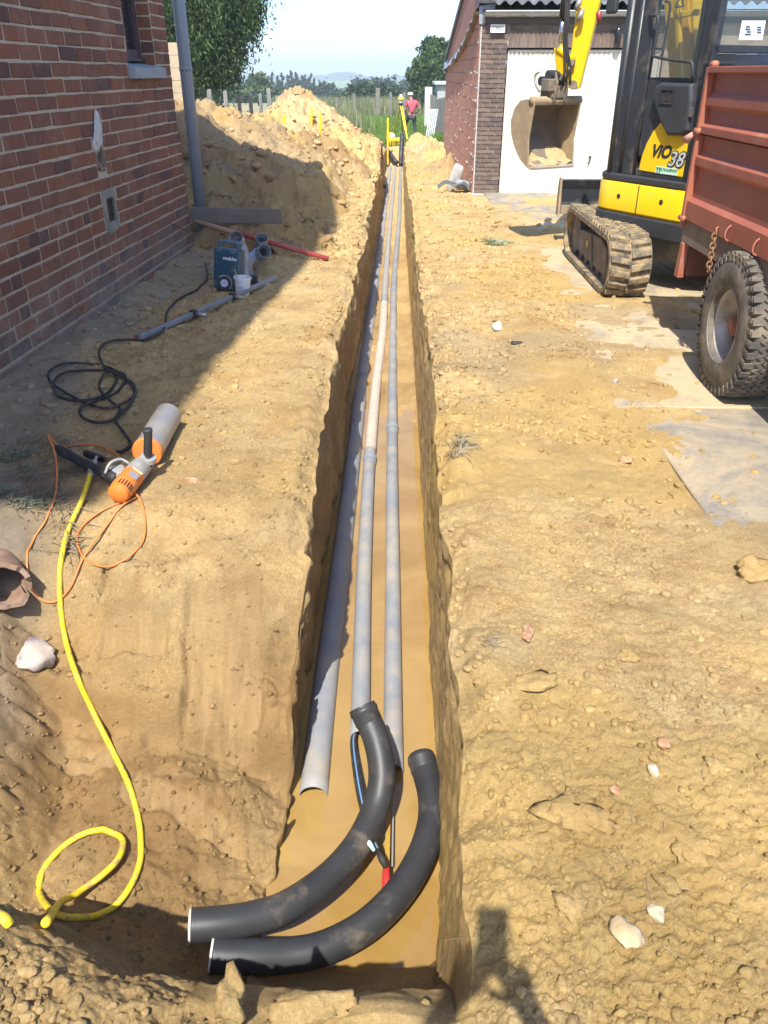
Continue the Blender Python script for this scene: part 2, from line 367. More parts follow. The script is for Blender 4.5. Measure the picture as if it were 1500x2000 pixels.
tl = np.linspace(0, 1, NL)**1.35; tw = (np.arange(1, NW+1))/(NW+1)
xl = XLe(YR); xr = XRe(YR); zf = zfloor(YR)
rowsX, rowsZ = [], []
Lw = 1.9 + 0.66*np.maximum(YR, 0); Rw = 1.9 + 0.64*np.maximum(YR, 0)
Yg = np.repeat(YR[:, None], NL, 1)
XL_ = (xl - 0.0)[:, None] - tl[None, ::-1]*Lw[:, None]; ZL_ = ground_z(XL_, Yg)
XR_ = xr[:, None] + tl[None, :]*Rw[:, None]; ZR_ = ground_z(XR_, Yg)
zeL, zeR = ZL_[:, -1], ZR_[:, 0]
def wall(xe, ze, xb, sgn, seed, a0=.03, rough=1.0):
    t = tw[None, :]; Yw = np.repeat(YR[:, None], NW, 1)
    Z = ze[:, None]*(1-t) + zf[:, None]*t
    X = xe[:, None]*(1-t) + xb[:, None]*t
    h = np.clip((ze - zf)[:, None]*1.6, 0, 1)
    d = a0*fbm(Yw*2.2, Z*2.2, 1.0, 3, seed) + rough*(0.014*fbm(Yw*9, Z*9, 2.0, 3, seed+5) + 0.009*fbm(Yw*34, Z*12, 0.0, 2, seed+9) - 0.010*np.abs(vn(Yw*11+3*vn(Yw*3, Z*3, s=seed), Z*23, 3.0, seed+7)))
    crumble = np.clip(fbm(Yw*4, Z*6, seed*1.0, 3, seed+3)-0.12, 0, 1)*0.085*rough*np.exp(-t*2.6)
    env = np.minimum(1, np.minimum(t*9+0.15, (1-t)*8+0.1))
    return X + sgn*(d*env + crumble*env)*h, Z
xbL = -0.455 + 0.0*xl + 0.03*sst(6, 20, YR) + 0.02*vn(YR*1.1, 0.5, s=71); xbR = 0.192 + 0.006*vn(YR*1.3, 4.5, s=72) - 0.05*sst(2.1, 1.4, YR) - 0.055*sst(4, 18, YR)
XWL, ZWL = wall(xl, zeL, xbL, -1, 81); XWR, ZWR = wall(xr, zeR, xbR, 1, 91, .008, .45)
XWR, ZWR = XWR[:, ::-1], ZWR[:, ::-1]
tf = np.linspace(0, 1, NF)[None, :]
XF = xbL[:, None]*(1-tf) + xbR[:, None]*tf; Yf = np.repeat(YR[:, None], NF, 1)
ZF = zf[:, None] + 0.014*fbm(XF*7, Yf*5, o=3, s=95) + 0.05*sst(0.85, 1.0, np.abs(tf*2-1))*(0.5+0.5*vn(XF*0+3, Yf*3, s=96)) + 0.03*sst(1.9, 1.2, Yf)*fbm(XF*8, Yf*8, o=3, s=97)
GX = np.concatenate([XL_, XWL, XF, XWR, XR_], 1); GZ = np.concatenate([ZL_, ZWL, ZF, ZWR, ZR_], 1)
GY = np.repeat(YR[:, None], GX.shape[1], 1)
nr, nc = GX.shape
i = np.arange(nr-1)[:, None]*nc + np.arange(nc-1)[None, :]
quads = np.stack([i, i+1, i+nc+1, i+nc], -1).reshape(-1, 4)
me = np_mesh('ground', np.stack([GX, GY, GZ], -1).reshape(-1, 3), quads); zone_attr(me, GX.ravel(), GY.ravel(), GZ.ravel())
ground = tagit(link('ground', me, M['soil'], None, True), 'yellow loam ground with the open trench cut through it', kind='structure')
# far land: lawn, meadow and valley in one sheet falling away, soil sheet sits in its cut-out
def far_z(X, Y):
    z = np.interp(Y, [-60, 14, 30, 40, 80, 140, 220, 320, 700, 4000], [0, 0, -0.48, -0.85, -0.98, -6.0, -11, -14, -8, -8]) 
    return z
ys = np.concatenate([[-40, -20, -3.05], np.linspace(0, 30, 11), np.linspace(33, 100, 20), np.geomspace(110, 3500, 24)])
xs = np.concatenate([-np.geomspace(3000, 40, 14), np.linspace(-30, 30, 25), np.geomspace(40, 3000, 14)])
FX, FY = np.meshgrid(xs, ys); FZ = far_z(FX, FY); FZ = np.where((FY < 30.2) & (np.abs(FX) < 70), FZ-1.5, FZ) + np.where(FY > 45, 0.5*fbm(FX*0.02, FY*0.02, o=2, s=4), 0)
n2 = len(xs); i = np.arange(len(ys)-1)[:, None]*n2 + np.arange(n2-1)[None, :]
M['meadow'] = pm('meadow', (0.12,0.20,0.04), (0.19,0.26,0.07), scale=0.25, rough=0.9, bump=0.4, bscale=3)
tagit(link('meadow', np_mesh('meadow', np.stack([FX, FY, FZ], -1).reshape(-1, 3), np.stack([i, i+1, i+n2+1, i+n2], -1).reshape(-1, 4)), M['meadow'], None, True), kind='structure')
# sheet of plain soil to both sides and behind, beyond the detailed ground
b = MB()
b.add([(-80,-30,-0.16), (80,-30,-0.16), (80,-2.9,-0.16), (-80,-2.9,-0.16)], [(0,1,2,3)])
for sx in (-1, 1):
    b.add([(sx*3.2,-2.9,-0.16), (sx*80,-2.9,-0.16), (sx*80,14,-0.16), (sx*10.3,14,-0.16)], [(0,1,2,3)])
    b.add([(sx*10.3,14,-0.16), (sx*80,14,-0.16), (sx*80,30.6,-0.66), (sx*20.5,30.6,-0.66)], [(0,1,2,3)])
tagit(b.build('yard', pm('yard_soil', (0.22,0.17,0.10), (0.12,0.13,0.05), scale=0.6, rough=0.95)), kind='structure')
# water in the trench
mw = NT('muddy_water'); mw.col(mw.mix(mw.ramp(mw.noise(1.5, 5, .6, dist=1.2), 0.36, 0.64), (0.275,0.165,0.048), (0.36,0.235,0.082))); mw.set(Roughness=0.03, IOR=1.55, Specular_IOR_Level=0.5)
mw.bump(mw.noise(6, 2), 0.05, 0.02)
yy = np.concatenate([np.linspace(1.1, 6.9, 40)]); bm_v = []; 
for y in yy: bm_v += [(-1.05 if y < 2.6 else -0.62, y, WATER_Z), (0.40, y, WATER_Z)]
tagit(link('trench_water', np_mesh('trench_water', bm_v, [(2*k, 2*k+1, 2*k+3, 2*k+2) for k in range(len(yy)-1)]), mw.m), 'muddy orange water standing in the near end of the trench', kind='structure')
# ------------------------------------------------------------------ concrete drive
def concmat(name, k0, k1):
    mc = NT(name)
    k = mc.ramp(mc.noise(1.3, 9, 0.75, dist=.6), k0, k1); colr = mc.mix(mc.ramp(mc.noise(9, 6, 0.7), .35, .65), (0.17,0.152,0.128), (0.25,0.225,0.185))
    colr = mc.mix(mc.math('MULTIPLY', k, 0.93), colr, (0.47,0.365,0.215)); mc.col(colr); mc.set(Roughness=0.85); mc.bump(mc.noise(60, 5, 0.7), 0.35, 0.006)
    return mc.m
MC, MCb = concmat('drive_concrete', .30, .52), concmat('swept_concrete', .44, .66)
drive = tagit(bpy.data.objects.new('drive', None), 'dusty concrete drive in front of the garage', kind='structure'); COL.objects.link(drive)
xb_ = [1.40, 2.75, 4.4, 7.0]; yb_ = [2.55, 4.45, 5.85, 8.6, 11.3, 14.04]
for a in range(3):
    for c in range(5):
        y0, y1 = yb_[c], yb_[c+1]; x0, x1 = xb_[a], xb_[a+1]
        if c == 1 and a == 0: x0 = 1.30
        MB().bx((x0+.006, y0+.006, -0.12), (x1-.006, y1-.006, 0.004 + 0.003*((a*3+c*5) % 3))).build('concrete_slab', MCb if (c == 0 or c == 4) else MC, drive, bevel=0.006, seg=1)
# ------------------------------------------------------------------ spoil heaps
def heap(name, label, cones, x0, x1, y0, y1, nx, ny, slope, seed, tilt=0.0):
    x = np.linspace(x0, x1, nx); y = np.linspace(y0, y1, ny); X, Y = np.meshgrid(x, y)
    wx, wy = X + 0.25*fbm(X*0.8, Y*0.8, o=2, s=seed), Y + 0.25*fbm(X*0.8+9, Y*0.8, o=2, s=seed+1)
    acc = 0
    for cx, cy, h, r in cones:
        d = np.sqrt((wx-cx)**2 + ((wy-cy)*0.85)**2); acc = acc + np.exp((h - slope*np.maximum(0, np.sqrt(d*d+r*r)-r) )*9)
    z = np.log(acc)/9
    up = sst(-0.25, 0.25, z)
    z = z + up*(0.11*fbm(X*1.6, Y*1.6, o=3, s=seed+2) + 0.075*fbm(X*4.2, Y*4.2, o=3, s=seed+3, g=0.62) + 0.055*np.abs(vn(X*8, Y*8, s=seed+4)) + 0.032*fbm(X*14, Y*14, o=4, s=seed+6, g=.7))
    z = np.maximum(z, -0.3) + zslope(Y)
    n = nx; i = np.arange(ny-1)[:, None]*n + np.arange(n-1)[None, :]; q = np.stack([i, i+1, i+n+1, i+n], -1).reshape(-1, 4)
    zz = z.ravel(); keep = (zz[q] > (zslope(Y.ravel()[q])-0.12)).any(1)
    me = np_mesh(name, np.stack([X, Y, z], -1).reshape(-1, 3), q[keep])
    a = me.color_attributes.new('zone', 'FLOAT_COLOR', 'POINT')
    zc = np.zeros((nx*ny, 4)); zc[:, 0] = 0.75*sst(-0.05, 0.45, fbm(X*1.3, Y*1.3, o=3, s=seed+8)).ravel(); zc[:, 0] = np.maximum(zc[:, 0], (sst(13.6, 11.5, Y+.6*vn(X, Y, s=5))*(.8+.2*vn(X*3, Y*3, s=6))).ravel()); zc[:, 2] = 0.55*sst(0.0, 0.6, fbm(X*0.9, Y*0.9, o=3, s=seed+7)).ravel(); zc[:, 1] = 0.25*sst(0.1, 0.6, fbm(X*0.7, Y*0.7+3, o=2, s=seed+9)).ravel()  # browner clay in patches and towards the near foot
    a.data.foreach_set('color', zc.astype(np.float32).ravel())
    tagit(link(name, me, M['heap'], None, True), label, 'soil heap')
    return X, Y, z
HP = []
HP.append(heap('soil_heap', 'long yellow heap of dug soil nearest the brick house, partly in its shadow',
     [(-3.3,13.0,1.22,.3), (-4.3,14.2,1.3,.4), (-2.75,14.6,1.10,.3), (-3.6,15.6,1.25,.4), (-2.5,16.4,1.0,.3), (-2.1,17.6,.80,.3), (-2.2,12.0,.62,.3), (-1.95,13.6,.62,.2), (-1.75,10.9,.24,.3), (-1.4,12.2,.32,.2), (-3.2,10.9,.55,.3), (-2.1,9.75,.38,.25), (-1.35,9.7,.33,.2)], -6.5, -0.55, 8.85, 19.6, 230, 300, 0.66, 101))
HP.append(heap('soil_heap', 'tall peaked heap of dug soil farther along the trench',
     [(-2.35,21.6,1.52,.15), (-2.75,22.2,1.30,.3), (-1.85,21.6,.95,.3), (-3.3,21.2,.85,.3), (-2.4,20.0,.8,.3), (-1.7,19.6,.42,.3), (-1.75,23.4,.35,.3)], -5.6, -0.42, 18.2, 27.5, 180, 230, 0.62, 131))
# ------------------------------------------------------------------ loose clods (nobody could count them)
def clods(name, X, Y, size, m, seed, zoff=0.08, base=ICO1, label=None, zfun=None, flat=0.75, big=.011):
    big = .0045 if seed == 4 else big
    Z = ground_z(X, Y) + size*zoff; ins = (X > XLe(Y)-.03) & (X < XRe(Y)+.015); Z = np.where(ins, -3.0 if seed != 4 else zfloor(Y)+size*zoff, Z); P = np.stack([X, Y, Z], 1); k = size > big
    v, f = scatter_lumps(P[~k], size[~k], seed, ICO1, flat=flat)
    if k.any(): v2, f2 = scatter_lumps(P[k], size[k], seed+50, ICO2, flat=flat); f = np.concatenate([f, f2+len(v)]); v = np.concatenate([v, v2])
    me = np_mesh(name, v, None, f); zc = zones(v[:, 0], v[:, 1], v[:, 2]); zc[:, 3] = 0
    a = me.color_attributes.new('zone', 'FLOAT_COLOR', 'POINT'); a.data.foreach_set('color', zc.astype(np.float32).ravel())
    return tagit(link(name, me, m, None, False), label, kind='stuff')
def pick(n, ylo, yhi, fx, seed, bias=1.0):
    rg = np.random.default_rng(seed); y = np.exp(rg.uniform(math.log(ylo), math.log(yhi), n)); return fx(rg, y), y, rg
ICO0 = (ICO1[0][:12].copy(), None)
_b = bmesh.new(); bmesh.ops.create_icosphere(_b, subdivisions=1, radius=1); _b.verts.index_update(); ICOs = (np.array([p.co[:] for p in _b.verts]), np.array([[q.index for q in p.verts] for p in _b.faces])); _b.free()
def szs(rg, n, lo, hi, p=2.6): return lo + (hi-lo)*rg.random(n)**p
x, y, rg = pick(34000, 0.85, 9, lambda r, y: XRe(y) + 0.02 + (r.random(len(y))**1.3)*np.minimum(1.25+0*y, 0.4+0.5*y), 1)
s = szs(rg, len(x), .0013, .017, 8)*(.55+.45*sst(1.0, 2.2, y))*(0.75+0.16*y); keepm = vn(x*2.2, y*2.2, s=77) + rg.uniform(-.7, .7, len(x)) > 0.0
clods('soil_clod', x[keepm], y[keepm], s[keepm], M['soil'], 1, label='loose crumbs of yellow clay lying right of the trench')
x, y, rg = pick(3500, 3.6, 9.6, lambda r, y: -.95 - (r.random(len(y))**.8)*1.45, 9)
clods('soil_clod', x, y, szs(rg, len(x), .003, .030, 7), M['soil'], 9, label='crumbs and lumps in the shade along the brick house')
x, y, rg = pick(1500, 3.0, 13, lambda r, y: 1.3 + (r.random(len(y))**1.6)*1.5, 8)
clods('soil_clod', x, y, szs(rg, len(x), .003, .03, 6)*(.5+.08*y), M['soil'], 8, label='crumbs of clay scattered over the concrete drive')
x, y, rg = pick(14000, 3.1, 10, lambda r, y: XLe(y) - 0.02 - (r.random(len(y))**1.2)*1.75, 2)
s = szs(rg, len(x), .0016, .013, 6)*(0.75+0.14*y); keepm = vn(x*2.2, y*2.2, s=78) + rg.uniform(-.7, .7, len(x)) > 0.1
clods('soil_clod', x[keepm], y[keepm], s[keepm], M['soil'], 2, label='loose crumbs of clay lying left of the trench')
x, y, rg = pick(4200, 9, 27, lambda r, y: np.where(r.random(len(y)) < 0.5, XRe(y)+0.05+r.random(len(y))*1.0, XLe(y)-0.03-r.random(len(y))*0.6), 3)
clods('soil_clod', x, y, szs(rg, len(x), .006, .055, 6), M['soil'], 3, label='clay crumbs along the far part of the trench')
x, y, rg = pick(17000, 0.78, 1.25, lambda r, y: r.uniform(-1.5, 1.2, len(y)), 4)
kp = (y < 1.0 + 0.13*sst(-.55, -1.0, x) + rg.normal(0, .03, len(x))) & ((x < -0.75) | (rg.random(len(x)) < 0.35))
clods('soil_clod', x[kp], y[kp], szs(rg, len(x), .0018, .019, 6)[kp], M['soil'], 4, zoff=0.1, label='grey crumbly clods on the near bank of the pit')
x, y, rg = pick(5000, 1.5, 3.2, lambda r, y: r.uniform(-1.9, -0.5, len(y)), 5)
clods('soil_clod', x, y, szs(rg, len(x), .0014, .013, 6), M['soil'], 5, label='damp crumbs on the floor and back slope of the pit')
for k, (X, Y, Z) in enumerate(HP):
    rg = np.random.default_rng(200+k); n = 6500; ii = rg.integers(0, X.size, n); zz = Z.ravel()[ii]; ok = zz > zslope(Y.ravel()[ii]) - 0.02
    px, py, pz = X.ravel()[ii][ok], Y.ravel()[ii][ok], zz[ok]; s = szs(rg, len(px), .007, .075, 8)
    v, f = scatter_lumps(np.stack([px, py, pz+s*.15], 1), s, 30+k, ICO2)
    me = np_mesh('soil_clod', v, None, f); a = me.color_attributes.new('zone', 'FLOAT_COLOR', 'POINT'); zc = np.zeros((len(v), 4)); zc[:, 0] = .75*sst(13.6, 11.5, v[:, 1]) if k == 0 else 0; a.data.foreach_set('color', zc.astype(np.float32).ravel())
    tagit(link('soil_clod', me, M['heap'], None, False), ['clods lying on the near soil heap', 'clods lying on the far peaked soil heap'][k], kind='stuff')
# ================================================================== BRICK HOUSE
def brickmat(name, cols, dust, rough=0.85):
    m = NT(name); oi = m.n('ShaderNodeObjectInfo'); ge = m.n('ShaderNodeNewGeometry')
    rnd = m.math('FRACT', m.math('ADD', oi.outputs['Random'], ge.outputs['Random Per Island']))
    r = m.n('ShaderNodeValToRGB'); r.color_ramp.interpolation = 'CONSTANT' ; e = r.color_ramp.elements
    while len(e) < len(cols): e.new(0.5)
    for k, c in enumerate(cols): e[k].position = k/len(cols); e[k].color = (*c, 1)
    m.l(rnd, r.inputs[0]); c = m.mix(m.ramp(m.noise(14, 6, .65), .3, .7, 0, .55), r.outputs[0], m.mix(1.0, r.outputs[0], (.62,.60,.62), 'MULTIPLY'))
    c = m.mix(m.ramp(m.noise(3.1, 8, .7), .52, .75, 0, .5), c, dust); m.col(c); m.set(Roughness=rough, Specular_IOR_Level=0.25)
    if name == 'red_brick':
        sp = m.n('ShaderNodeSeparateXYZ'); m.l(m.pos(), sp.inputs[0]); low = m.math('MULTIPLY', m.ramp(sp.outputs[2], .62, .05), m.ramp(m.noise(3.3, 8, .75), .34, .62)); m.col(m.mix(m.math('MULTIPLY', low, .8), c, (.30,.25,.20)))
    m.bump(m.noise(45, 8, .75), .7, .008); return m.m
M['brick'] = brickmat('red_brick', [(.235,.10,.058), (.20,.088,.053), (.26,.106,.058), (.17,.078,.054), (.22,.097,.058), (.125,.068,.054), (.24,.097,.053), (.185,.085,.055), (.215,.095,.058)], (.32,.225,.165))
M['mortar'] = pm('lime_mortar', (.47,.40,.285), (.39,.325,.235), scale=5, rough=.95, bump=.6, bscale=70, dirt=(.26,.22,.17), dscale=3.5, damt=(.55,.80))
M['sill'] = pm('blue_stone', (.30,.33,.34), (.22,.25,.26), scale=9, rough=.8, bump=.3, bscale=90)
M['winwood'] = pm('purple_wood', (.085,.05,.055), (.06,.036,.042), scale=20, rough=.6, bump=.2, bscale=80)
M['glassdark'] = pm('window_glass', (.02,.022,.025), rough=.06)
M['zinc'] = pm('zinc', (.40,.43,.46), (.33,.36,.39), scale=6, rough=.38, metal=.75, dirt=(.3,.3,.29), dscale=6, damt=(.55,.8))
M['pvc'] = pm('grey_pvc', (.245,.262,.285), (.205,.222,.245), scale=3, rough=.45, dirt=(.36,.315,.25), dscale=5, damt=(.42,.72), spec=.45)
M['pvc2'] = pm('grey_pvc_clean', (.215,.245,.285), rough=.42)
M['plaster'] = pm('white_plaster', (.55,.54,.52), (.40,.39,.37), scale=18, rough=.9, bump=.7, bscale=50)
M['dark'] = pm('dark_void', (.03,.026,.024), rough=.9)
M['rubble'] = pm('rubble', (.16,.09,.06), (.25,.2,.16), scale=25, rough=.95, bump=.8, bscale=40)
HA = (-2.25, 9.0, 0.0)
house = thing('brick_house', 'old red brick house gable in shade on the left with a small window', 'house', HA, -R(3.03))
HM = Matrix.Translation(HA) @ Matrix.Rotation(-R(3.03), 4, 'Z')
CH, BL = 0.10, 0.30
holes = [(-1.235, -0.50, 1.79, 2.62), (-2.215, -2.045, 0.66, 0.86), (-2.245, -2.085, 1.06, 1.25)]   # window, vent, cavity: y0 y1 z0 z1
nobrick = [(-1.30, -0.42, 1.695, 1.80), (-1.235, -0.50, 1.79, 2.62), (-2.28, -1.97, 0.60, 0.91), (-2.26, -2.07, 1.03, 1.28)]
def yend(z): return -0.06 if z > 1.19 else (0.0 if z > 0.345 else 0.06)
def panel(y0, y1, z0, z1, hs, x0, x1, mb):
    ys = sorted({y0, y1, *[c for h in hs for c in h[:2] if y0 < c < y1]}); zs = sorted({z0, z1, *[c for h in hs for c in h[2:] if z0 < c < z1]})
    for a in range(len(ys)-1):
        for b_ in range(len(zs)-1):
            cy, cz = (ys[a]+ys[a+1])/2, (zs[b_]+zs[b_+1])/2
            if any(h[0] < cy < h[1] and h[2] < cz < h[3] for h in hs): continue
            mb.bx((x0, ys[a], zs[b_]), (x1, ys[a+1], zs[b_+1]))
mb = MB(); panel(-10.9, 0.052, -0.25, 0.345, [], -0.35, -0.007, mb); panel(-10.9, -0.008, 0.345, 1.19, holes, -0.35, -0.007, mb); panel(-10.9, -0.068, 1.19, 3.1, holes, -0.35, -0.007, mb)
mb.bx((-0.6, -0.9, 0.4), (-0.352, -0.07, 3.0))
mb.build('wall', M['mortar'], house)
# the gable above the picture and the body behind it (they throw the shadow on the yard)
g = MB(); prof = [(-10.9, 3.1), (-0.068, 3.1), (-0.068, 6.3), (-5.0, 9.8), (-10.9, 7.9)]
g.prism(prof, -0.35, -0.004, plane='yz'); 
g.prism([(-10.9,-.2), (-0.09,-.2), (-0.09,6.3), (-5.0,9.8), (-10.9,7.9)], -7.0, -0.36, plane='yz'); g.build('gable', M['brick'], house)
rf = MB()
for p, q in (((-5.0, 9.82), (0.3, 6.06)), ((-5.0, 9.82), (-11.1, 7.8))): rf.prism([p, q, (q[0], q[1]+.12), (p[0], p[1]+.14)], -7.2, 0.40, plane='yz')
rf.build('roof', pm('roof_tile', (.10,.06,.05), (.14,.08,.06), scale=8, rough=.8), house)
def brick_mesh(name, L, H, D, ch, seed, n=1):
    rg = random.Random(seed); j = lambda a: a + rg.uniform(-.003, .003)
    v = [(-D, -L/2, -H/2), (-D, L/2, -H/2), (-D, L/2, H/2), (-D, -L/2, H/2)]
    v += [(-ch, j(-L/2), j(-H/2)), (-ch, j(L/2), j(-H/2)), (-ch, j(L/2), j(H/2)), (-ch, j(-L/2), j(H/2))]
    v += [(rg.uniform(-.003,.002), j(-L/2+ch), j(-H/2+ch)), (rg.uniform(-.003,.002), j(L/2-ch), j(-H/2+ch)), (rg.uniform(-.003,.002), j(L/2-ch), j(H/2-ch)), (rg.uniform(-.003,.002), j(-L/2+ch), j(H/2-ch))]
    f = []
    for a in (0, 4):
        for k in range(4): f.append((a+k, a+(k+1)%4, a+4+(k+1)%4, a+4+k))
    f.append((8,9,10,11)); return v, f
brs = []  # (y, z, L)
for c in range(31):
    z = 0.012 + CH*c + CH/2; ye = yend(z); rg = random.Random(c)
    head = (c in (1, 3, 5, 7)) ; y = ye - 0.004 - (0.0 if c % 2 else (0.15 if not head else .07)); first = True
    if not (c % 2) or head: brs.append((ye - 0.004 - (ye-0.004-y)/2 , z, max(.055, ye-.004-y-.012)))
    while y > -10.7:
        L = 0.15 if (head and rg.random() < .85) else BL
        L += rg.uniform(-.006, .006)
        brs.append((y - L/2, z, L-.015)); y -= L
keep = []
for y, z, L in brs:
    if z > 3.05: continue
    segs = [(y-L/2, y+L/2)]
    for h in nobrick:
        if h[2]-.02 < z < h[3]+.02:
            ns = []
            for a, b_ in segs:
                if b_ <= h[0] or a >= h[1]: ns.append((a, b_)); continue
                if a < h[0]-.04: ns.append((a, h[0]-.008))
                if b_ > h[1]+.04: ns.append((h[1]+.008, b_))
            segs = ns
    for a, b_ in segs: keep.append(((a+b_)/2, z, b_-a))
def seen(y, z):
    p = HM @ Vector((0, y, z)); d = p - Vector((0, 0, CAMZ)); Zc = d.dot(_f); 
    if Zc < .5: return False
    px, py = 750 + F*d.dot(_r)/Zc, 1000 - F*d.dot(_u)/Zc; return -25 < px < 400 and -25 < py < 800
vis = sorted([b for b in keep if seen(b[0], b[1])], key=lambda b: b[0]); ind = vis[:300]; ids = set(ind)
cache = {}
def put_brick(y, z, L, k):
    key = (round(L, 2), k % 3)
    if key not in cache:
        v, f = brick_mesh('brick', key[0], 0.084, 0.05, 0.006, k); me = bpy.data.meshes.new('brick'); me.from_pydata(v, [], f); me.materials.append(M['brick']); cache[key] = me
    o = bpy.data.objects.new('brick', cache[key]); COL.objects.link(o); o.parent = house
    o.location = (random.uniform(-.002, .003), y, z + random.uniform(-.003, .003)); o.rotation_euler = (random.uniform(-.012, .012), 0, random.uniform(-.008, .008))
for k, (y, z, L) in enumerate(ind): put_brick(y, z, L, k)
mb = MB()
for k, (y, z, L) in enumerate(keep):
    if (y, z, L) in ids: continue
    v, f = brick_mesh('b', L, 0.084, 0.05, 0.006, k); mb.add([(p[0], p[1]+y, p[2]+z) for p in v], f)
# corner returns and the reveal of the window
o = mb.build('brick', M['brick'], house); o['kind'] = 'stuff'
mb = MB()
for c in range(9):
    z = 1.80 + .012*0 + 0.1*c + .05
    v, f = brick_mesh('b', .115, .084, .05, .005, c); T = Matrix.Translation((-.068, -0.506, z)) @ Matrix.Rotation(R(-90), 4, 'Z'); mb.add(v, f, T)
    v, f = brick_mesh('b', .085, .084, .05, .005, c); T = Matrix.Translation((-.055, -1.229, z)) @ Matrix.Rotation(R(90), 4, 'Z'); mb.add(v, f, T)
mb.build('reveal_brick', M['brick'], house)['kind'] = 'stuff'
wn = MB(); 
wn.bx((-.20, -1.232, 1.86), (-.13, -1.16, 2.62)); wn.bx((-.20, -.585, 1.86), (-.13, -.503, 2.62)); wn.bx((-.20, -1.16, 1.86), (-.13, -.585, 1.93))
wn.bx((-.20, -1.232, 2.55), (-.13, -.503, 2.62)); wo = wn.build('window', M['winwood'], house, bevel=.004)
MB().bx((-.175, -1.158, 1.932), (-.168, -.587, 2.549)).build('pane', M['glassdark'], wo)
MB().bx((-.155, -.90, 1.932), (-.128, -.86, 2.549)).build('glazing_bar', M['winwood'], wo)
s_ = MB(); s_.prism([(-.22, 1.80), (-.22, 1.835), (.0, 1.80), (.065, 1.785), (.065, 1.70), (-.005, 1.70), (-.005, 1.795)], -1.28, -.43, plane='xz'); s_.build('window_sill', M['sill'], house, bevel=.006)
MB().bx((-.22, -1.232, 1.836), (-.10, -.503, 1.865)).build('sub_sill', M['winwood'], house)
# vent in its mortar patch
pt = MB(); rr = random.Random(3)
ring = [(.155*math.cos(a)*(1+rr.uniform(-.06,.06)), .165*max(-1.0, min(1.0, 1.35*math.sin(a)))*(1+rr.uniform(-.05,.08))) for a in [2*math.pi*k/22 for k in range(22)]]
ring = [(max(-.135, min(.135, y)), z) for y, z in ring]
inner = [(-.085, -.10), (.085, -.10), (.085, .10), (-.085, .10)]
def ringplate(mb, outer, inn, cy, cz, x0, x1):
    n = len(outer); ii = []
    for y, z in outer:
        s = min(.085/max(abs(y), 1e-4), .10/max(abs(z), 1e-4)); ii.append((y*s, z*s))
    v = [(x1-.008, cy+y, cz+z) for y, z in outer] + [(x1, cy+y*.93, cz+z*.93) for y, z in outer] + [(x1, cy+y, cz+z) for y, z in ii] + [(x0-.05, cy+y, cz+z) for y, z in ii] + [(x0, cy+y, cz+z) for y, z in outer]
    f = []
    for a, b_ in ((4, 0), (0, 1), (1, 2), (2, 3)):
        for k in range(n): f.append((a*n+k, a*n+(k+1)%n, b_*n+(k+1)%n, b_*n+k))
    mb.add(v, f)
ringplate(pt, ring, inner, -2.13, 0.755, -.008, .010); pt.build('mortar_patch', pm('grey_mortar', (.27,.25,.20), (.20,.19,.16), scale=12, rough=.95, bump=.8, bscale=60), house)
vg = MB(); vg.bx((-.06, -2.215, .66), (-.045, -2.045, .86)); 
for k in range(5): vg.bx((-.045, -2.205+k*.036, .67), (-.02, -2.192+k*.036, .85))
vg.bx((-.045, -2.215, .66), (-.012, -2.205, .86)); vg.bx((-.045, -2.055, .66), (-.012, -2.045, .86)); vg.build('vent_grille', pm('rusty_dark_iron', (.05,.042,.038), (.09,.065,.05), scale=30, rough=.8), house)
# knocked-out cavity with white plaster above it
v, f = chunk(ICO3, 5, 9, .30, .5, .95); v = v*np.array([.03,.09,.15]); mb = MB(); mb.add([(max(p[0], -.02)*.6 + .0, p[1]-2.165 + .02*p[2]/.15, p[2]*1.0+1.32) for p in v if True], [tuple(t) for t in f]); mb.build('plaster_patch', M['plaster'], house, True)
mb = MB(); mb.bx((-.16, -2.245, 1.06), (-.15, -2.085, 1.25)); mb.build('cavity_back', M['dark'], house); MB().shell([(-.145,-2.165,1.15), (-.06,-2.165,1.15), (.003,-2.165,1.15)], .094, .070, 22).build('pipe_stub', M['rubble'], house, True)
v, f = lump(ICO2, 9, .4, (.06, .07, .05)); mb = MB(); mb.add([(p[0]-.06, p[1]-2.165, p[2]+1.09) for p in v], [tuple(t) for t in f]); mb.build('rubble', M['rubble'], house)
# ragged render strip along the foot of the wall
n = 260; yy = np.linspace(-8, 0.10, n); d = 0.028 + 0.02*vn(yy*2.3, 1.2, s=5) + .010*vn(yy*11, 1.2, s=6); zb = -.055 + .045*vn(yy*1.7, 5.2, s=7) + .02*vn(yy*9, 2.2, s=8); zt = .015 + .012*vn(yy*5, 1.0, s=9)
vs_ = np.concatenate([np.stack([0*yy-.01, yy, zt], 1), np.stack([d*.8, yy, zt-.008], 1), np.stack([d, yy, zb], 1), np.stack([0*yy-.02, yy, zb-.012], 1)]); q = []
for a in range(3):
    for k in range(n-1): q.append((a*n+k, a*n+k+1, (a+1)*n+k+1, (a+1)*n+k))
link('footing', np_mesh('footing', vs_, q), pm('muddy_render', (.33,.26,.17), (.25,.205,.15), scale=5, rough=.95, bump=.8, bscale=45, dirt=(.22,.15,.09), dscale=6, damt=(.42,.62)), house)
mb = MB(); mb.bx((-.3, -8, -.4), (-.012, .045, -.03)); mb.build('foundation', M['rubble'], house)
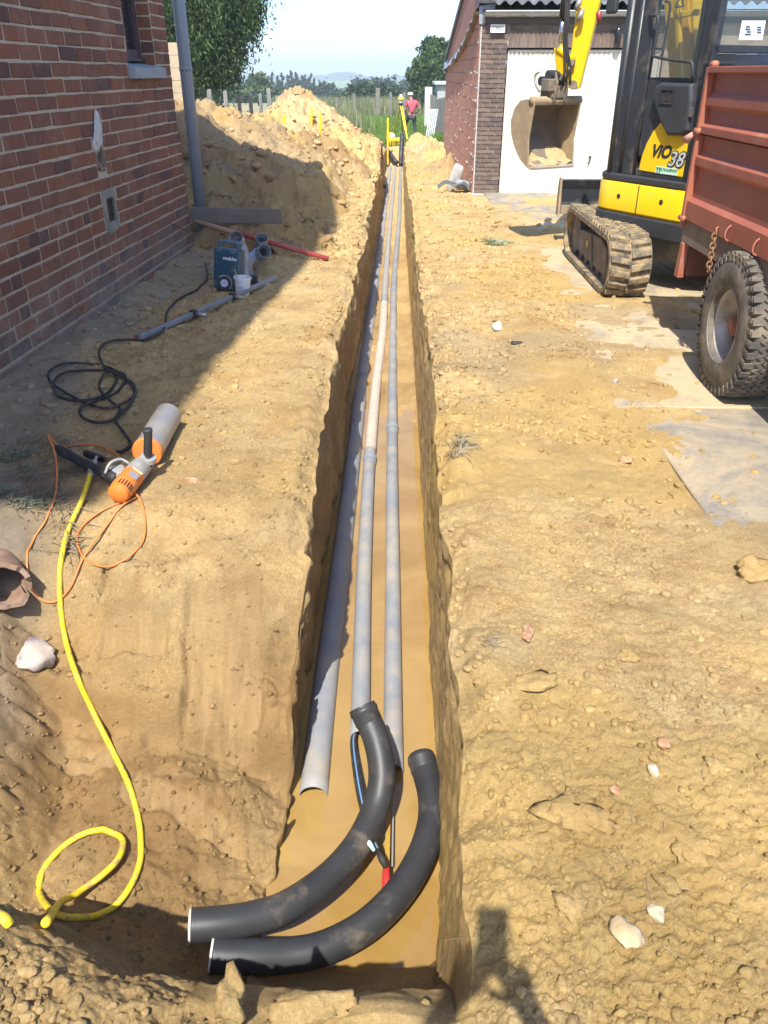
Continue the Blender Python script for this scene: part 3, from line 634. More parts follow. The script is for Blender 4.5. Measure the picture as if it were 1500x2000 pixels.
# wire sticking from the wall, downpipe
MB().tube([(-.01, -.72, .44), (.10, -.66, .375), (.17, -.62, .33)], .004, 6).build('nail', M['dark'], house)
dp = thing('downpipe', 'tall grey plastic rain downpipe standing at the far corner of the brick house', 'downpipe', (-2.19, 9.28, 0))
MB().shell([(0, 0, .20), (0, 0, 2.2), (0, 0, 5.5)], .062, .058, 32).build('pipe', M['pvc2'], dp, True)
for z in (1.78, 3.6): MB().lathe([(.0625, -.02), (.067, -.02), (.067, .02), (.0625, .02)], 28, (0, 0, z), closed=True).build('pipe_clip', M['pvc2'], dp, True)
# ================================================================== GARAGE
GY0, GX0, GX1, GD0, GD1 = 14.05, 1.215, 5.6, 1.66, 4.02
gar = thing('garage', 'brick garage with a cream ribbed up and over door and corrugated roof', 'garage', (GX0, GY0, -0.05))
M['pierbrick'] = brickmat('brown_brick', [(.17,.125,.105), (.20,.15,.12), (.15,.115,.10), (.22,.17,.135), (.18,.13,.105), (.135,.105,.095)], (.22,.19,.165))
M['hollow'] = pm('hollow_block', (.47,.225,.145), (.40,.18,.115), scale=4, rough=.85, bump=.3, bscale=60, dirt=(.42,.28,.20), dscale=3, damt=(.5,.72))
M['upper'] = pm('upper_brick', (.36,.18,.125), (.30,.15,.105), scale=3, rough=.9, bump=.4, bscale=30, dirt=(.20,.12,.10), dscale=2.5, damt=(.5,.75))
M['cream'] = pm('cream_paint', (.64,.615,.52), (.60,.575,.49), scale=3, rough=.45)
M['corr'] = pm('fibre_cement', (.13,.135,.14), (.085,.09,.095), scale=5, rough=.9, bump=.4, bscale=50, dirt=(.19,.195,.19), dscale=6, damt=(.5,.7))
M['lead'] = pm('lead_flashing', (.34,.37,.41), (.22,.25,.29), scale=10, rough=.55, metal=.3, bump=.5, bscale=14)
H2 = 2.60; dx = GD0-GX0; dxe = GD1-GX0; W2 = GX1-GX0; dh = 2.11; L2 = 9.45
# side wall: polygon in y,z
mb = MB(); mb.prism([(0.012, -.3), (L2, -.3), (L2, 1.98), (2.9, 3.12), (1.6, 3.36), (0.012, 2.66)], 0.012, .16, plane='yz'); mb.build('wall', pm('side_mortar', (.36,.22,.16), (.30,.19,.14), scale=6, rough=.95), gar)
mb = MB(); mb.bx((.02, .02, -.2), (dx-.02, .15, H2)); mb.bx((dxe+.02, .02, -.2), (W2, .15, H2)); mb.bx((dx-.02, .02, dh+.02), (dxe+.02, .15, H2)); mb.build('front_wall', M['mortar'], gar)
mb = MB(); mb.bx((.17, L2-.15, -.2), (W2, L2, 1.95)); mb.bx((W2-.15, .16, -.2), (W2, L2-.16, 2.5)); mb.build('rear_wall', M['mortar'], gar)
def zfl(y): return float(np.interp(y, [0.1, 1.2, 3.0, 6.0, 9.45], [2.62, 2.47, 2.22, 2.0, 1.90]))
mb = MB(); rg = random.Random(5); k = 0
for c in range(14):
    z = 0.02 + c*.198; y = .016 - (c % 2)*.15
    while y < L2-.05:
        a, b_ = max(.014, y), min(L2, y+.295)
        if b_ - a > .05 and z + .19 < zfl(b_)+.12:
            v, f = brick_mesh('b', b_-a-.012, .188, .03, .004, k); mb.add([(-p[0]*1 - 0.004 - rg.uniform(0, .004) if False else -p[0]-.004, -p[1]+(a+b_)/2, p[2]+z+.094) for p in v], f); k += 1
        y += .30
mb.build('hollow_block', M['hollow'], gar)['kind'] = 'stuff'
mb = MB()     # crumbs of mortar squeezed from the bed joints
for c in range(1, 13):
    for q in range(15):
        y = rg.random()**1.8*8.5; z = .02 + c*.198 - .006 + rg.uniform(-.012, .012)
        if z < zfl(y)-.1: mb.box((-.010, y, z), (.014, rg.uniform(.03, .09), rg.uniform(.006, .016)), (rg.uniform(-.3, .3), 0, 0))
mb.build('mortar_squeeze', M['plaster'], gar)['kind'] = 'stuff'
# older brickwork above the flashing
ys_ = np.linspace(.06, L2, 30); poly = [(y, zfl(y)) for y in ys_] + [(L2-.01, 1.97), (2.9, 3.10), (1.6, 3.34), (.06, 2.68)]
mb = MB(); mb.prism(poly, -.016, .008, plane='yz'); mb.build('upper_brickwork', M['upper'], gar)
n = 60; yy = np.linspace(.02, L2+.02, n); v = []; 
for y in yy:
    z = zfl(y) + .03*vn(y*2.1, .3, s=3); w_ = .10 + .03*vn(y*3.3, 1.0, s=4) + (.05 if y > 8.8 else 0); o_ = .03 + .03*abs(float(vn(y*4.0, 2.0, s=8)))
    v += [(-.018, y, z+w_), (-.035-o_*.3, y, z+.02), (-.05-o_, y, z-.05-.03*float(vn(y*5, 1, s=9))), (-.006, y, z-.03)]
fs = []
for a in range(n-1):
    for c in range(3): fs.append((a*4+c, (a+1)*4+c, (a+1)*4+c+1, a*4+c+1))
mb = MB(); mb.add(v, fs); mb.add([(-.06, L2-.5, 1.80), (-.06, L2+.05, 1.76), (-.06, L2+.05, 2.06), (-.06, L2-.45, 2.02), (-.02, L2-.5, 1.80), (-.02, L2+.05, 1.76), (-.02, L2+.05, 2.06), (-.02, L2-.45, 2.02)], [(0,1,2,3), (4,7,6,5), (0,4,5,1), (1,5,6,2), (2,6,7,3), (3,7,4,0)])
mb.build('flashing', M['lead'], gar)
# verge board, corrugated roof
MB().prism([(1.55, 3.36), (2.9, 3.13), (L2+.1, 1.99), (L2+.1, 2.09), (2.9, 3.24), (1.55, 3.46)], -.06, .03, plane='yz').build('verge', pm('dark_board', (.09,.095,.10), rough=.7), gar)
def corrugated(x0, x1, p0, p1, n, name, lam=.172, amp=.026, t=.012):
    v = []; xs_ = np.linspace(x0, x1, n)
    for side in (0, 1):
        for (y, z) in (p0, p1):
            for x in xs_: v.append((x, y, z + amp*math.cos(2*math.pi*(x-x0)/lam) - (t if side else 0)))
    f = [(k, k+1, n+k+1, n+k) for k in range(n-1)] + [(2*n+k+1, 2*n+k, 3*n+k, 3*n+k+1) for k in range(n-1)] + [(k+1, k, 2*n+k, 2*n+k+1) for k in range(n-1)]
    mb = MB(); mb.add(v, f); return mb.build(name, M['corr'], gar, True)
corrugated(.16, W2+.2, (-.16, 2.70), (1.62, 3.44), 420, 'roof_sheet'); corrugated(.16, W2+.2, (1.60, 3.46), (L2+.15, 2.06), 420, 'roof_sheet')
mb = MB(); mb.prism([(-.10, 2.69), (.20, 2.80), (1.62, 3.42), (1.62, 3.49), (-.14, 2.745)], -.05, .20, plane='yz'); mb.build('edge_flashing', M['lead'], gar, bevel=.01)
MB().bx((.03, -.03, 2.44), (W2, .012, 2.62)).build('fascia', pm('dark_fascia', (.10,.085,.075), rough=.85), gar)
MB().prism([(-.03, 2.66), (.22, 2.70), (.20, 2.62), (.10, 2.60), (.06, 2.42), (-.02, 2.44)], -.012, .012, plane='xz').build('lead_corner', M['lead'], gar)
# half-round gutter with brackets
gt = MB(); rg_ = .068; prof = [(-.105 + rg_*math.cos(a), 2.585 + rg_*math.sin(a)) for a in [math.pi + math.pi*k/12 for k in range(13)]]
prof = prof + [(p[0]*1 - (p[0]+.105)*.06, p[1]+.003) for p in reversed(prof)]
gt.prism(prof, .06, W2, plane='yz'); gt.tube([(.06, -.105-rg_, 2.59), (W2, -.105-rg_, 2.59)], .011, 8); gt.prism([(-.105 + rg_*math.cos(a), 2.585 + rg_*math.sin(a)) for a in [math.pi + math.pi*k/12 for k in range(13)]], .055, .062, plane='yz')
gu = gt.build('gutter', M['zinc'], gar, 40)
for k in range(9):
    x = .22 + k*.52; MB().prism([(-.105 + (rg_+.006)*math.cos(a), 2.585 + (rg_+.006)*math.sin(a)) for a in [math.pi + math.pi*j/12 for j in range(13)]], x, x+.03, plane='yz').build('gutter_bracket', M['zinc'], gu)
# pier bricks (each one can be told apart), soldier lintel, dark bricks under the gutter
pc = {}
def fbrick(x0, x1, z0, z1, name='brick', mat='pierbrick', yoff=0.0):
    L, H = round(x1-x0, 3), round(z1-z0, 3); key = (L, H)
    if key not in pc:
        v, f = brick_mesh('b', L, H, .05, .003, len(pc)); me = bpy.data.meshes.new('brick'); me.from_pydata([(p[1], -p[0], p[2]) for p in v], [], [tuple(reversed(q)) for q in f]); me.materials.append(M[mat]); pc[key] = me
    o = bpy.data.objects.new(name, pc[key]); COL.objects.link(o); o.parent = gar; o.location = ((x0+x1)/2, yoff+random.uniform(-.002, .002), (z0+z1)/2)
c = 0; z = .05
while z < 2.42:
    x = .004; offs = .11 if c % 2 else 0.0
    while x < dx-.03:
        x1 = min(dx-.004, x + (offs if (offs and x < .01) else .213)); 
        if z + .06 < dh or x1 <= dx: fbrick(x, x1-.009, z, z+.056)
        x = x1
    z += .0665; c += 1
x = dx
while x < dxe + .05: fbrick(x, x+.056, dh+.012, dh+.225); x += .0665
c = 0; z = dh+.236
while z < 2.43:
    x = dx + (c % 2)*-.0 
    while x < dxe: x1 = x + (.213 if not (c % 2 and x == dx) else .11); fbrick(x, x1-.009, z, z+.056); x = x1
    z += .0665; c += 1
mb = MB(); mb.bx((-.012, -.012, -.06), (dx+.0, .03, .045)); mb.build('plinth', M['plaster'], gar, bevel=.008)
MB().bx((dx-.05, -.05, -.02), (dxe+.1, .04, .012)).build('threshold', M['sill'], gar)
MB().bx((.010, -.004, .02), (.028, .014, 2.4)).build('mortar_edge', M['plaster'], gar)
# the ribbed door
nr_ = int((dxe-dx)/.072); v = []; top, bot = dh-.01, .025; xs_ = []
for k in range(nr_):
    a = dx+.03 + k*.072
    for u_, d in ((0, .070), (.012, .070), (.018, .058), (.060, .058), (.066, .070)): xs_.append((a+u_, d))
n = len(xs_); mb = MB(); mb.add([(x, y, bot) for x, y in xs_] + [(x, y, top) for x, y in xs_], [(k, k+1, n+k+1, n+k) for k in range(n-1)]); dr = mb.build('door', M['cream'], gar)
mb = MB(); mb.bx((dx+.004, .045, .012), (dx+.03, .10, top)); mb.bx((dxe-.03, .045, .012), (dxe-.004, .10, top)); mb.bx((dx+.03, .05, top-.03), (dxe-.03, .10, top+.0)); mb.bx((dx+.03, .05, .012), (dxe-.03, .085, .04)); mb.build('door_frame', M['cream'], gar, bevel=.004)
MB().bx((dx+.0, .105, 0), (dxe, .12, dh)).build('door_back', M['dark'], gar)
hp = V(1152, 311, GY0+.05) - Vector((GX0, GY0, -.05)); mb = MB(); mb.lathe([(.0, 0), (.022, 0), (.022, .02), (.012, .03), (.0, .03)], 14, (hp.x, .06, hp.z+.03), (0, -1, 0)); mb.tube([(hp.x, .03, hp.z+.035), (hp.x-.01, .02, hp.z-.02), (hp.x-.025, .025, hp.z-.07)], .010, 8); mb.build('door_handle', pm('black_plastic', (.03,.03,.032), rough=.5), gar, True)
# white slotted vent, bulkhead lamp
a = V(958, 48, GY0); b2 = V(985, 64, GY0); O = Vector((GX0, GY0, -.05)); a -= O; b2 -= O
mb = MB(); mb.bx((a.x, -.055, b2.z), (a.x+.012, -.0, a.z)); mb.bx((b2.x-.012, -.055, b2.z), (b2.x, 0, a.z)); mb.bx((a.x+.012, -.055, a.z-.012), (b2.x-.012, 0, a.z)); mb.bx((a.x+.012, -.055, b2.z), (b2.x-.012, 0, b2.z+.012))
vt = mb.build('wall_vent', pm('white_plastic', (.78,.79,.80), rough=.4), gar)
mb = MB(); mb.bx((a.x, -.012, b2.z-.0), (b2.x, -.006, a.z)); mb.build('vent_back', M['dark'], vt)
for k in range(11): x = a.x + .02 + k*(b2.x-a.x-.045)/10; MB().bx((x, -.052, b2.z+.012), (x+.009, -.03, a.z-.012)).build('vent_slat', vt.data.materials[0], vt)
lp = V(1205, 68, GY0) - O; mb = MB(); mb.lathe([(.0, -.09), (.035, -.085), (.05, -.04), (.052, .02), (.045, .06), (.03, .085), (.0, .085)], 18, (lp.x, -.075, lp.z)); mb.bx((lp.x-.03, -.04, lp.z-.02), (lp.x+.03, 0, lp.z+.03)); mb.build('wall_lamp', pm('black_gloss', (.02,.022,.025), rough=.2), gar, 40)
# ================================================================== PIPES AND THE SMALL THINGS ON THE GROUND
def T(px, py, off=0.0):
    """where a sight line meets the soil"""
    d = ray(px, py); t = np.linspace(0.8, 16, 3000); X = d.x*t; Y = d.y*t; Z = CAMZ + d.z*t
    g = ground_z(X, Y, True); k = int(np.argmax(Z < g)); lo = t[k-1] + (t[k]-t[k-1])*0.5
    return Vector((d.x*lo, d.y*lo, float(g[k]) + off))
def drop(p, off=0.0): return Vector((p[0], p[1], float(ground_z(np.array([p[0]]), np.array([p[1]]), True)[0]) + off))
def wpart(name, mb, m, th, smooth=False, bevel=0.0):
    o = Vector(th.location); mb.v = [tuple(Vector(p) - o) for p in mb.v]; return mb.build(name, m, th, smooth, bevel)
M['blackpe'] = pm('black_pe', (.026,.027,.030), (.040,.041,.044), scale=5, rough=.48, dirt=(.20,.16,.11), dscale=7, damt=(.54,.84), spec=.45)
M['blackrub'] = pm('black_rubber', (.02,.02,.021), (.035,.033,.03), scale=12, rough=.7, dirt=(.19,.14,.085), dscale=14, damt=(.58,.8))
M['whiterim'] = pm('cut_rim', (.55,.54,.50), rough=.6)
M['dustpvc'] = pm('dust_covered_pvc', (.50,.40,.32), (.42,.36,.31), scale=5, rough=.8, dirt=(.56,.47,.38), dscale=16, damt=(.45,.65))
M['yellow'] = pm('yellow_paint', (.80,.52,.012), (.74,.47,.012), scale=4, rough=.38, dirt=(.40,.29,.13), dscale=8, damt=(.62,.85))
M['hose'] = pm('yellow_hose', (.74,.57,.018), (.66,.50,.03), scale=9, rough=.5, dirt=(.36,.25,.10), dscale=34, damt=(.50,.66))
M['orange'] = pm('orange_cable', (.62,.20,.05), rough=.5, dirt=(.40,.25,.12), dscale=20, damt=(.6,.8))
def cablepipe(name, pts, ro, label, wall_=.004, z=None, socks=(), group='grey pipes lying in the trench'):
    P = [G(p[0], p[1], z) for p in pts]; C_ = catmull(P, 10); t = thing(name, label, 'pipe', P[0], group=group)
    mb = MB().shell(C_, ro, ro-wall_, 28); o = wpart('pipe', mb, M['pvc'], t, True)
    def near(py): k = min(range(len(C_)), key=lambda i: abs(1000 - F*(C_[i]-Vector((0,0,CAMZ))).dot(_u)/(C_[i]-Vector((0,0,CAMZ))).dot(_f) - py)); return k
    for py, L in socks:
        k = near(py); a = C_[k]; d = (C_[min(k+1, len(C_)-1)] - C_[k-1]).normalized(); e = .006
        mb = MB(); mb.lathe([(ro-.001, -L/2), (ro+e, -L/2), (ro+e, L/2-.03), (ro+e+.004, L/2-.025), (ro+e+.004, L/2), (ro-.001, L/2)], 28, a, d, closed=True); wpart('coupling', mb, M['pvc2'], t, 40)
    return t, C_, near
tA, CA, nA = cablepipe('grey_pipe', [(612,1556),(640,1300),(672,1050),(708,740),(737,525),(749.5,430),(757,370),(763,322)], .0625, 'widest grey pipe, against the shaded left wall of the trench', z=-.985, socks=((738,.10),(524,.12),(430,.12),(364,.12)))
tB, CB, nB = cablepipe('grey_pipe', [(703,1442),(711,1120),(722,900),(736,740),(748,640),(753.5,540),(762.5,430),(768,370),(772.5,318)], .047, 'middle grey pipe with a pale dust covered length', z=-.965, socks=((893,.10),(588,.09)))
tC, CC, nC = cablepipe('grey_pipe', [(768,1507),(767,1120),(766,900),(768,640),(770.5,540),(779.5,430),(781.5,370),(782,318)], .046, 'grey pipe nearest the right wall of the trench', z=-.965, socks=((833,.09),(566,.09),(371,.09)))
k0, k1 = nB(884), nB(592); mb = MB().tube(CB[k0:k1+1], .0488, 28, False); wpart('dusty_length', mb, M['dustpvc'], tB, True)
k0, k1 = nA(520), nA(324); mb = MB().tube(CA[k0:k1+1], .0638, 28, False); wpart('dusty_length', mb, pm('dusty_grey', (.31,.29,.265), (.27,.265,.26), scale=5, rough=.8), tA, True)
k0, k1 = nB(585), nB(320); mb = MB().tube(CB[k0:k1+1], .048, 28, False); wpart('dusty_length', mb, pm('dusty_grey_2', (.33,.305,.28), (.28,.275,.27), scale=5, rough=.8), tB, True)
# --- black bends
def bend(label, pts, r):
    P = [G(*p) for p in pts]; C_ = catmull(P, 8); t = thing('pipe_bend', label, 'pipe bend', P[0], group='black pipe bends at the near end of the trench')
    wpart('bend', MB().shell(C_, r, r-.006, 36), M['blackpe'], t, True)
    d = (C_[1]-C_[0]).normalized(); wpart('cut_rim', MB().lathe([(r-.007, -.003), (r+.0005, -.003), (r+.0012, .004), (r-.007, .004)], 36, C_[0], d, closed=True), M['whiterim'], t)
    d = (C_[-1]-C_[-2]).normalized(); wpart('socket', MB().lathe([(r-.001, -.075), (r+.002, -.07), (r+.002, -.03), (r+.005, -.026), (r+.005, -.014), (r+.002, -.010), (r+.002, 0), (r-.006, 0), (r-.006, -.07)], 36, C_[-1], d, closed=True), M['blackpe'], t, 40)
    return t, C_
bend('black plastic bend whose far end leans over the middle grey pipe', [(371,1808,-.745),(430,1803,-.755),(490,1794,-.775),(560,1771,-.80),(640,1716,-.825),(697,1652,-.83),(733,1580,-.80),(746,1515,-.73),(735,1445,-.64),(707,1380,-.55)], .055)
bend('black plastic bend lying nearest the camera', [(412,1864,-.80),(480,1868,-.82),(560,1866,-.85),(640,1849,-.865),(725,1800,-.87),(795,1722,-.87),(836,1635,-.865),(843,1560,-.85),(822,1478,-.82)], .056)
# --- cables and lath between the bends
def drape(C_, r, bury=()):
    g = ground_z(np.array([p.x for p in C_]), np.array([p.y for p in C_]), True); out = []
    for k, p in enumerate(C_): out.append(Vector((p.x, p.y, max(p.z, float(g[k]) + r*.75))) if not any(a <= k < b for a, b in bury) else p)
    for _ in range(2): out = [out[0]] + [Vector((out[k].x, out[k].y, max(out[k].z, (out[k-1].z+out[k+1].z)/2))) for k in range(1, len(out)-1)] + [out[-1]]
    return out
def cable(name, label, pts, r, m, cat='cable', n=8, seg=8, group=None):
    P = [Vector(p) for p in pts]; t = MB().tube(drape(catmull(P, seg), r), r, n); o = Vector(P[0]); t.v = [tuple(Vector(p)-o) for p in t.v]
    ob = t.build(name, m, None, True); ob.location = o; return tagit(ob, label, cat, group)
tb = thing('cable_bundle', 'bundle of black cables with blue stripes hanging out of the middle grey pipe', 'cable', G(692,1440,-.96))
rr = random.Random(4)
for k in range(5):
    e = (k-2)*2.2; P = [G(695+e*.5,1425,-.95), G(690+e,1450,-.935), G(697+e*1.3,1510,-.90), G(708+e*1.4,1570,-.86), G(724+e,1625,-.83), G(742+e*.4,1668,-.84), G(753,1692,-.86)]
    wpart('cable', MB().tube(catmull(P, 8), .0045, 8), M['blackrub'] if k != 2 else pm('blue_stripe', (.15,.33,.60), rough=.5), tb, True)
wpart('taped_end', MB().tube([G(738,1660,-.83), G(746,1678,-.83), G(754,1693,-.85)], [.011,.014,.012], 10), M['blackrub'], tb, True)
wpart('blue_tag', MB().tube([G(715,1636,-.80), G(722,1648,-.80), G(731,1662,-.805)], [.003,.011,.006], 6), pm('pale_blue', (.45,.66,.76), rough=.6), tb, True)
t = thing('yellow_lath', 'yellow lath sticking out of the right grey pipe above the water', 'lath', G(760,1500,-.96)); wpart('lath', MB().beam(G(761,1480,-.96), G(756,1690,-.93), .019, .012), pm('yellow_wood', (.42,.26,.04), (.36,.22,.035), scale=9, rough=.6), t)
wpart('rod', MB().tube([G(770,1480,-.955), G(766,1692,-.93)], .0035, 6), pm('grey_rod', (.3,.3,.28), rough=.5), t)
mb = MB().tube([G(757,1690,-.90), G(754,1700,-.88), G(754,1720,-.89), G(753,1742,-.90), G(751,1752,-.905)], [.010,.014,.016,.013,.006], 10); o = Vector(G(757,1690,-.9)); mb.v = [tuple(Vector(p)-o) for p in mb.v]
ob = mb.build('taped_cable_end', pm('red_tape', (.62,.035,.03), (.5,.03,.025), scale=30, rough=.45), None, True); ob.location = o; tagit(ob, 'cable end wrapped in bright red tape above the muddy water', 'cable end')
# --- black cable coil by the wall
pts = [(402,520),(405,545),(388,568),(352,590),(328,612),(323,636),(318,655),(285,668),(232,669),(204,680),(194,696),(205,722),(225,738),(256,750),(266,770),(250,792),(210,803),(165,792),(118,768),(98,748),(98,731),(125,719),(170,715),(210,722),(240,742),(262,768),(258,790),(228,826),(192,831),(162,821),(160,808),(188,790),(228,772),(247,748),(232,731),(182,728),(130,736),(106,752),(114,778),(155,791),(204,778),(228,748),(217,732),(200,742),(196,765),(215,790),(236,806),(226,826),(240,850),(256,872),(240,888),(232,892)]
cp = [T(p[0], p[1], .018 + (.012 if k % 3 == 0 else 0)) for k, p in enumerate(pts)]
cable('power_cable', 'loosely coiled black power cable lying in the shade by the brick wall', cp, .0085, M['blackrub'])
# --- core drill
dl = drop(G(275, 905)); drill = thing('core_drill', 'orange and silver core drill with a wide core bit lying on the clay', 'core drill', dl)
g0 = dl.z
p0, p1 = G(287, 884, g0+.078), G(328, 812, g0+.082); ax = (p1-p0).normalized(); Lb = (p1-p0).length
steel = pm('worn_steel', (.45,.43,.40), (.34,.33,.31), scale=7, rough=.42, metal=.55, dirt=(.40,.33,.24), dscale=6, damt=(.5,.75))
wpart('core_bit', MB().lathe([(.073, .012), (.0735, Lb*.5), (.0735, Lb), (.069, Lb), (.069, .03)], 36, p0, ax, closed=True), steel, drill, 40)
wpart('bit_flange', MB().lathe([(.0, 0), (.03, -.004), (.072, 0), (.076, .006), (.076, .022), (.0, .022)], 36, p0, ax), pm('orange_flange', (.70,.22,.045), rough=.5, dirt=(.45,.33,.2), dscale=15, damt=(.6,.8)), drill, 40)
alu = pm('cast_alu', (.46,.45,.43), (.36,.35,.33), scale=20, rough=.5, metal=.4, bump=.2, dirt=(.45,.40,.33), dscale=12, damt=(.5,.7))
q0 = G(284, 905, g0+.07); wpart('spindle', MB().tube([p0, p0-ax*.03, q0], [.022, .024, .03], 16), steel, drill, True)
m0, m1 = G(272, 915, g0+.075), G(228, 968, g0+.055); mx = (m1-m0).normalized(); Lm = (m1-m0).length
wpart('gearbox', MB().tube([q0 + Vector((0,.02,.0)), m0, m0+mx*Lm*.28], [.040,.050,.050], 20), alu, drill, 40)
hous = wpart('motor_housing', MB().lathe([(.049, Lm*.26), (.053, Lm*.30), (.053, Lm*.80), (.047, Lm*.95), (.030, Lm*1.0), (.0, Lm*1.0)], 24, m0, mx), pm('orange_plastic', (.72,.20,.03), rough=.45, dirt=(.50,.36,.22), dscale=18, damt=(.58,.75)), drill, 40)
yv = mx.cross(Vector((0,0,1))).normalized(); upv = yv.cross(mx).normalized()*-1; upv = upv if upv.z > 0 else -upv
tocam = (Vector((0,0,CAMZ)) - m0); tocam = (tocam - mx*tocam.dot(mx)).normalized(); sd = mx.cross(tocam)
def sticker(name, base, u, v, n, w, h, m, par): # a thin plate laid on a surface
    mb = MB(); mm = Matrix((u, v, n)).transposed(); mb.box(base, (w, h, .003), mm); return mb.build(name, m, par)
o_ = Vector(dl)
st = MB(); st.box(m0+mx*Lm*.50+tocam*.0535-o_, (.036, .045, .004), Matrix((mx, sd, tocam)).transposed()); st.build('rating_plate', pm('grey_plate', (.25,.27,.29), rough=.4), drill)
st = MB(); st.box(m0+mx*Lm*.34+tocam*.0535-o_, (.012, .055, .004), Matrix((mx, sd, tocam)).transposed()); st.build('name_band', pm('pale_orange', (.75,.50,.28), rough=.5), drill)
vm = MB()
for k in range(6): a = (k-2.5)*.26; n_ = (tocam*math.cos(a) + sd*math.sin(a)); vm.box(m0+mx*Lm*.80+n_*.053-o_, (.035, .005, .004), Matrix((mx, sd, tocam)).transposed())
vm.build('vent_slot', M['dark'], drill)
blk = pm('black_grip', (.022,.022,.024), (.04,.038,.036), scale=15, rough=.6, dirt=(.25,.2,.15), dscale=14, damt=(.62,.8))
wpart('rear_handle', MB().tube(catmull([G(228,935,g0+.07), G(205,925,g0+.075), G(165,905,g0+.07), G(128,885,g0+.06), G(112,876,g0+.055)], 5), [.030]*6+[.024]*8+[.026]*4+[.020]*3, 14), blk, drill, True)
sp = []
for k in range(80): a = k/79; c = G(200-32*a, 897-11*a, g0+.065); th_ = a*2*math.pi*10; sp.append(c + Vector((math.cos(th_)*.012, math.sin(th_)*.012, math.cos(th_+1.2)*.022)))
wpart('coil_guard', MB().tube(sp, .006, 6), blk, drill, True)
h0 = G(290, 893, g0+.12); h1 = h0 + Vector((.012, .01, .135)); wpart('side_handle', MB().tube([h0-Vector((0,0,.05)), h0, h0+Vector((0,0,.02)), h1-Vector((0,0,.02)), h1, h1+Vector((0,0,.008))], [.012,.014,.021,.020,.024,.023], 16), blk, drill, True)
wpart('handle_collar', MB().lathe([(.0, -.012), (.036, -.012), (.036, .010), (.0, .010)], 16, h0-Vector((0,0,.01)), (0.1,-.2,1)), alu, drill, 40)
wpart('switch_box', MB().box(G(232,925,g0+.075), (.07,.075,.06), (0.2,.1,.7)), alu, drill, bevel=.012)
wpart('water_tube', MB().tube(catmull([G(205,925,g0+.10), G(215,905,g0+.14), G(235,897,g0+.13), G(252,905,g0+.10)], 6), .007, 8), pm('grey_hose', (.38,.38,.36), rough=.5), drill, True)
# --- orange cable and yellow hose
pts = [(262,965),(277,985),(284,1025),(280,1060),(262,1085),(225,1109),(190,1110),(163,1090),(152,1060),(163,1030),(200,1002),(240,984),(262,970),(268,975),(240,990),(215,1022),(165,1092),(140,1150),(112,1178),(84,1178),(62,1150),(55,1110),(66,1060),(91,1020),(108,975),(114,930),(112,892),(103,864),(108,868),(122,878),(150,872),(190,873),(222,886),(236,898)]
lift = {27: .10, 26: .06, 28: .05, 25: .02, 0: .02}
cable('drill_cable', 'orange drill cable looping over the edge of the pit', [T(p[0], p[1]+lift.get(k,0)*250, .010 + lift.get(k,0)) for k, p in enumerate(pts)], .0052, M['orange'])
pts = [(181,942),(160,990),(135,1040),(122,1090),(118,1150),(122,1210),(131,1262),(150,1322),(180,1390),(215,1460),(245,1520),(266,1580),(276,1640),(274,1690),(254,1740),(218,1780),(170,1796),(130,1796),(100,1781),(79,1750),(81,1714),(102,1678),(142,1645),(185,1628),(225,1633),(243,1656),(235,1690),(205,1722),(160,1758),(125,1786),(96,1822)]
hz = {19: -.004, 20: -.006, 21: -.004, 25: .02, 26: .03, 27: .03, 28: .035, 29: .04, 30: .03}
hose = thing('water_hose', 'long yellow water hose running down into the pit and looping at its end', 'hose', T(181, 942)); HPts = [T(p[0], p[1], .012 + hz.get(k, 0)) for k, p in enumerate(pts)]; HPts[0].z += .035; HPts[1].z += .01
wpart('hose', MB().tube(drape(catmull(HPts, 8), .0118, ((8*19, 8*22),)), .0118, 12), M['hose'], hose, True)
cpl = [HPts[0], HPts[0] + (HPts[0]-HPts[1]).normalized()*.03]; dv = (HPts[0]-HPts[1]).normalized()
wpart('coupling', MB().lathe([(.0, -.01), (.017, -.01), (.018, .03), (.0, .03)], 14, HPts[0], dv), pm('grey_coupling', (.22,.24,.27), rough=.4), hose, 40)
wpart('tap_collar', MB().lathe([(.0, .03), (.021, .03), (.021, .055), (.0, .055)], 8, HPts[0], dv), pm('red_collar', (.45,.10,.06), rough=.5), hose)
wpart('nozzle', MB().lathe([(.0, .055), (.013, .055), (.012, .095), (.007, .10), (.007, .13), (.0, .13)], 12, HPts[0], dv), steel, hose, 40)
ob = MB().tube(catmull([T(-30, 1770, .012), T(-8, 1790, .012), T(10, 1800, .008), T(16, 1803, -.004)], 6), .0135, 10); o = T(0, 1795); ob.v = [tuple(Vector(p)-o) for p in ob.v]; ob = ob.build('hose_end', M['hose'], None, True); ob.location = o; tagit(ob, 'short yellow hose piece entering the picture at the left edge of the pit', 'hose')
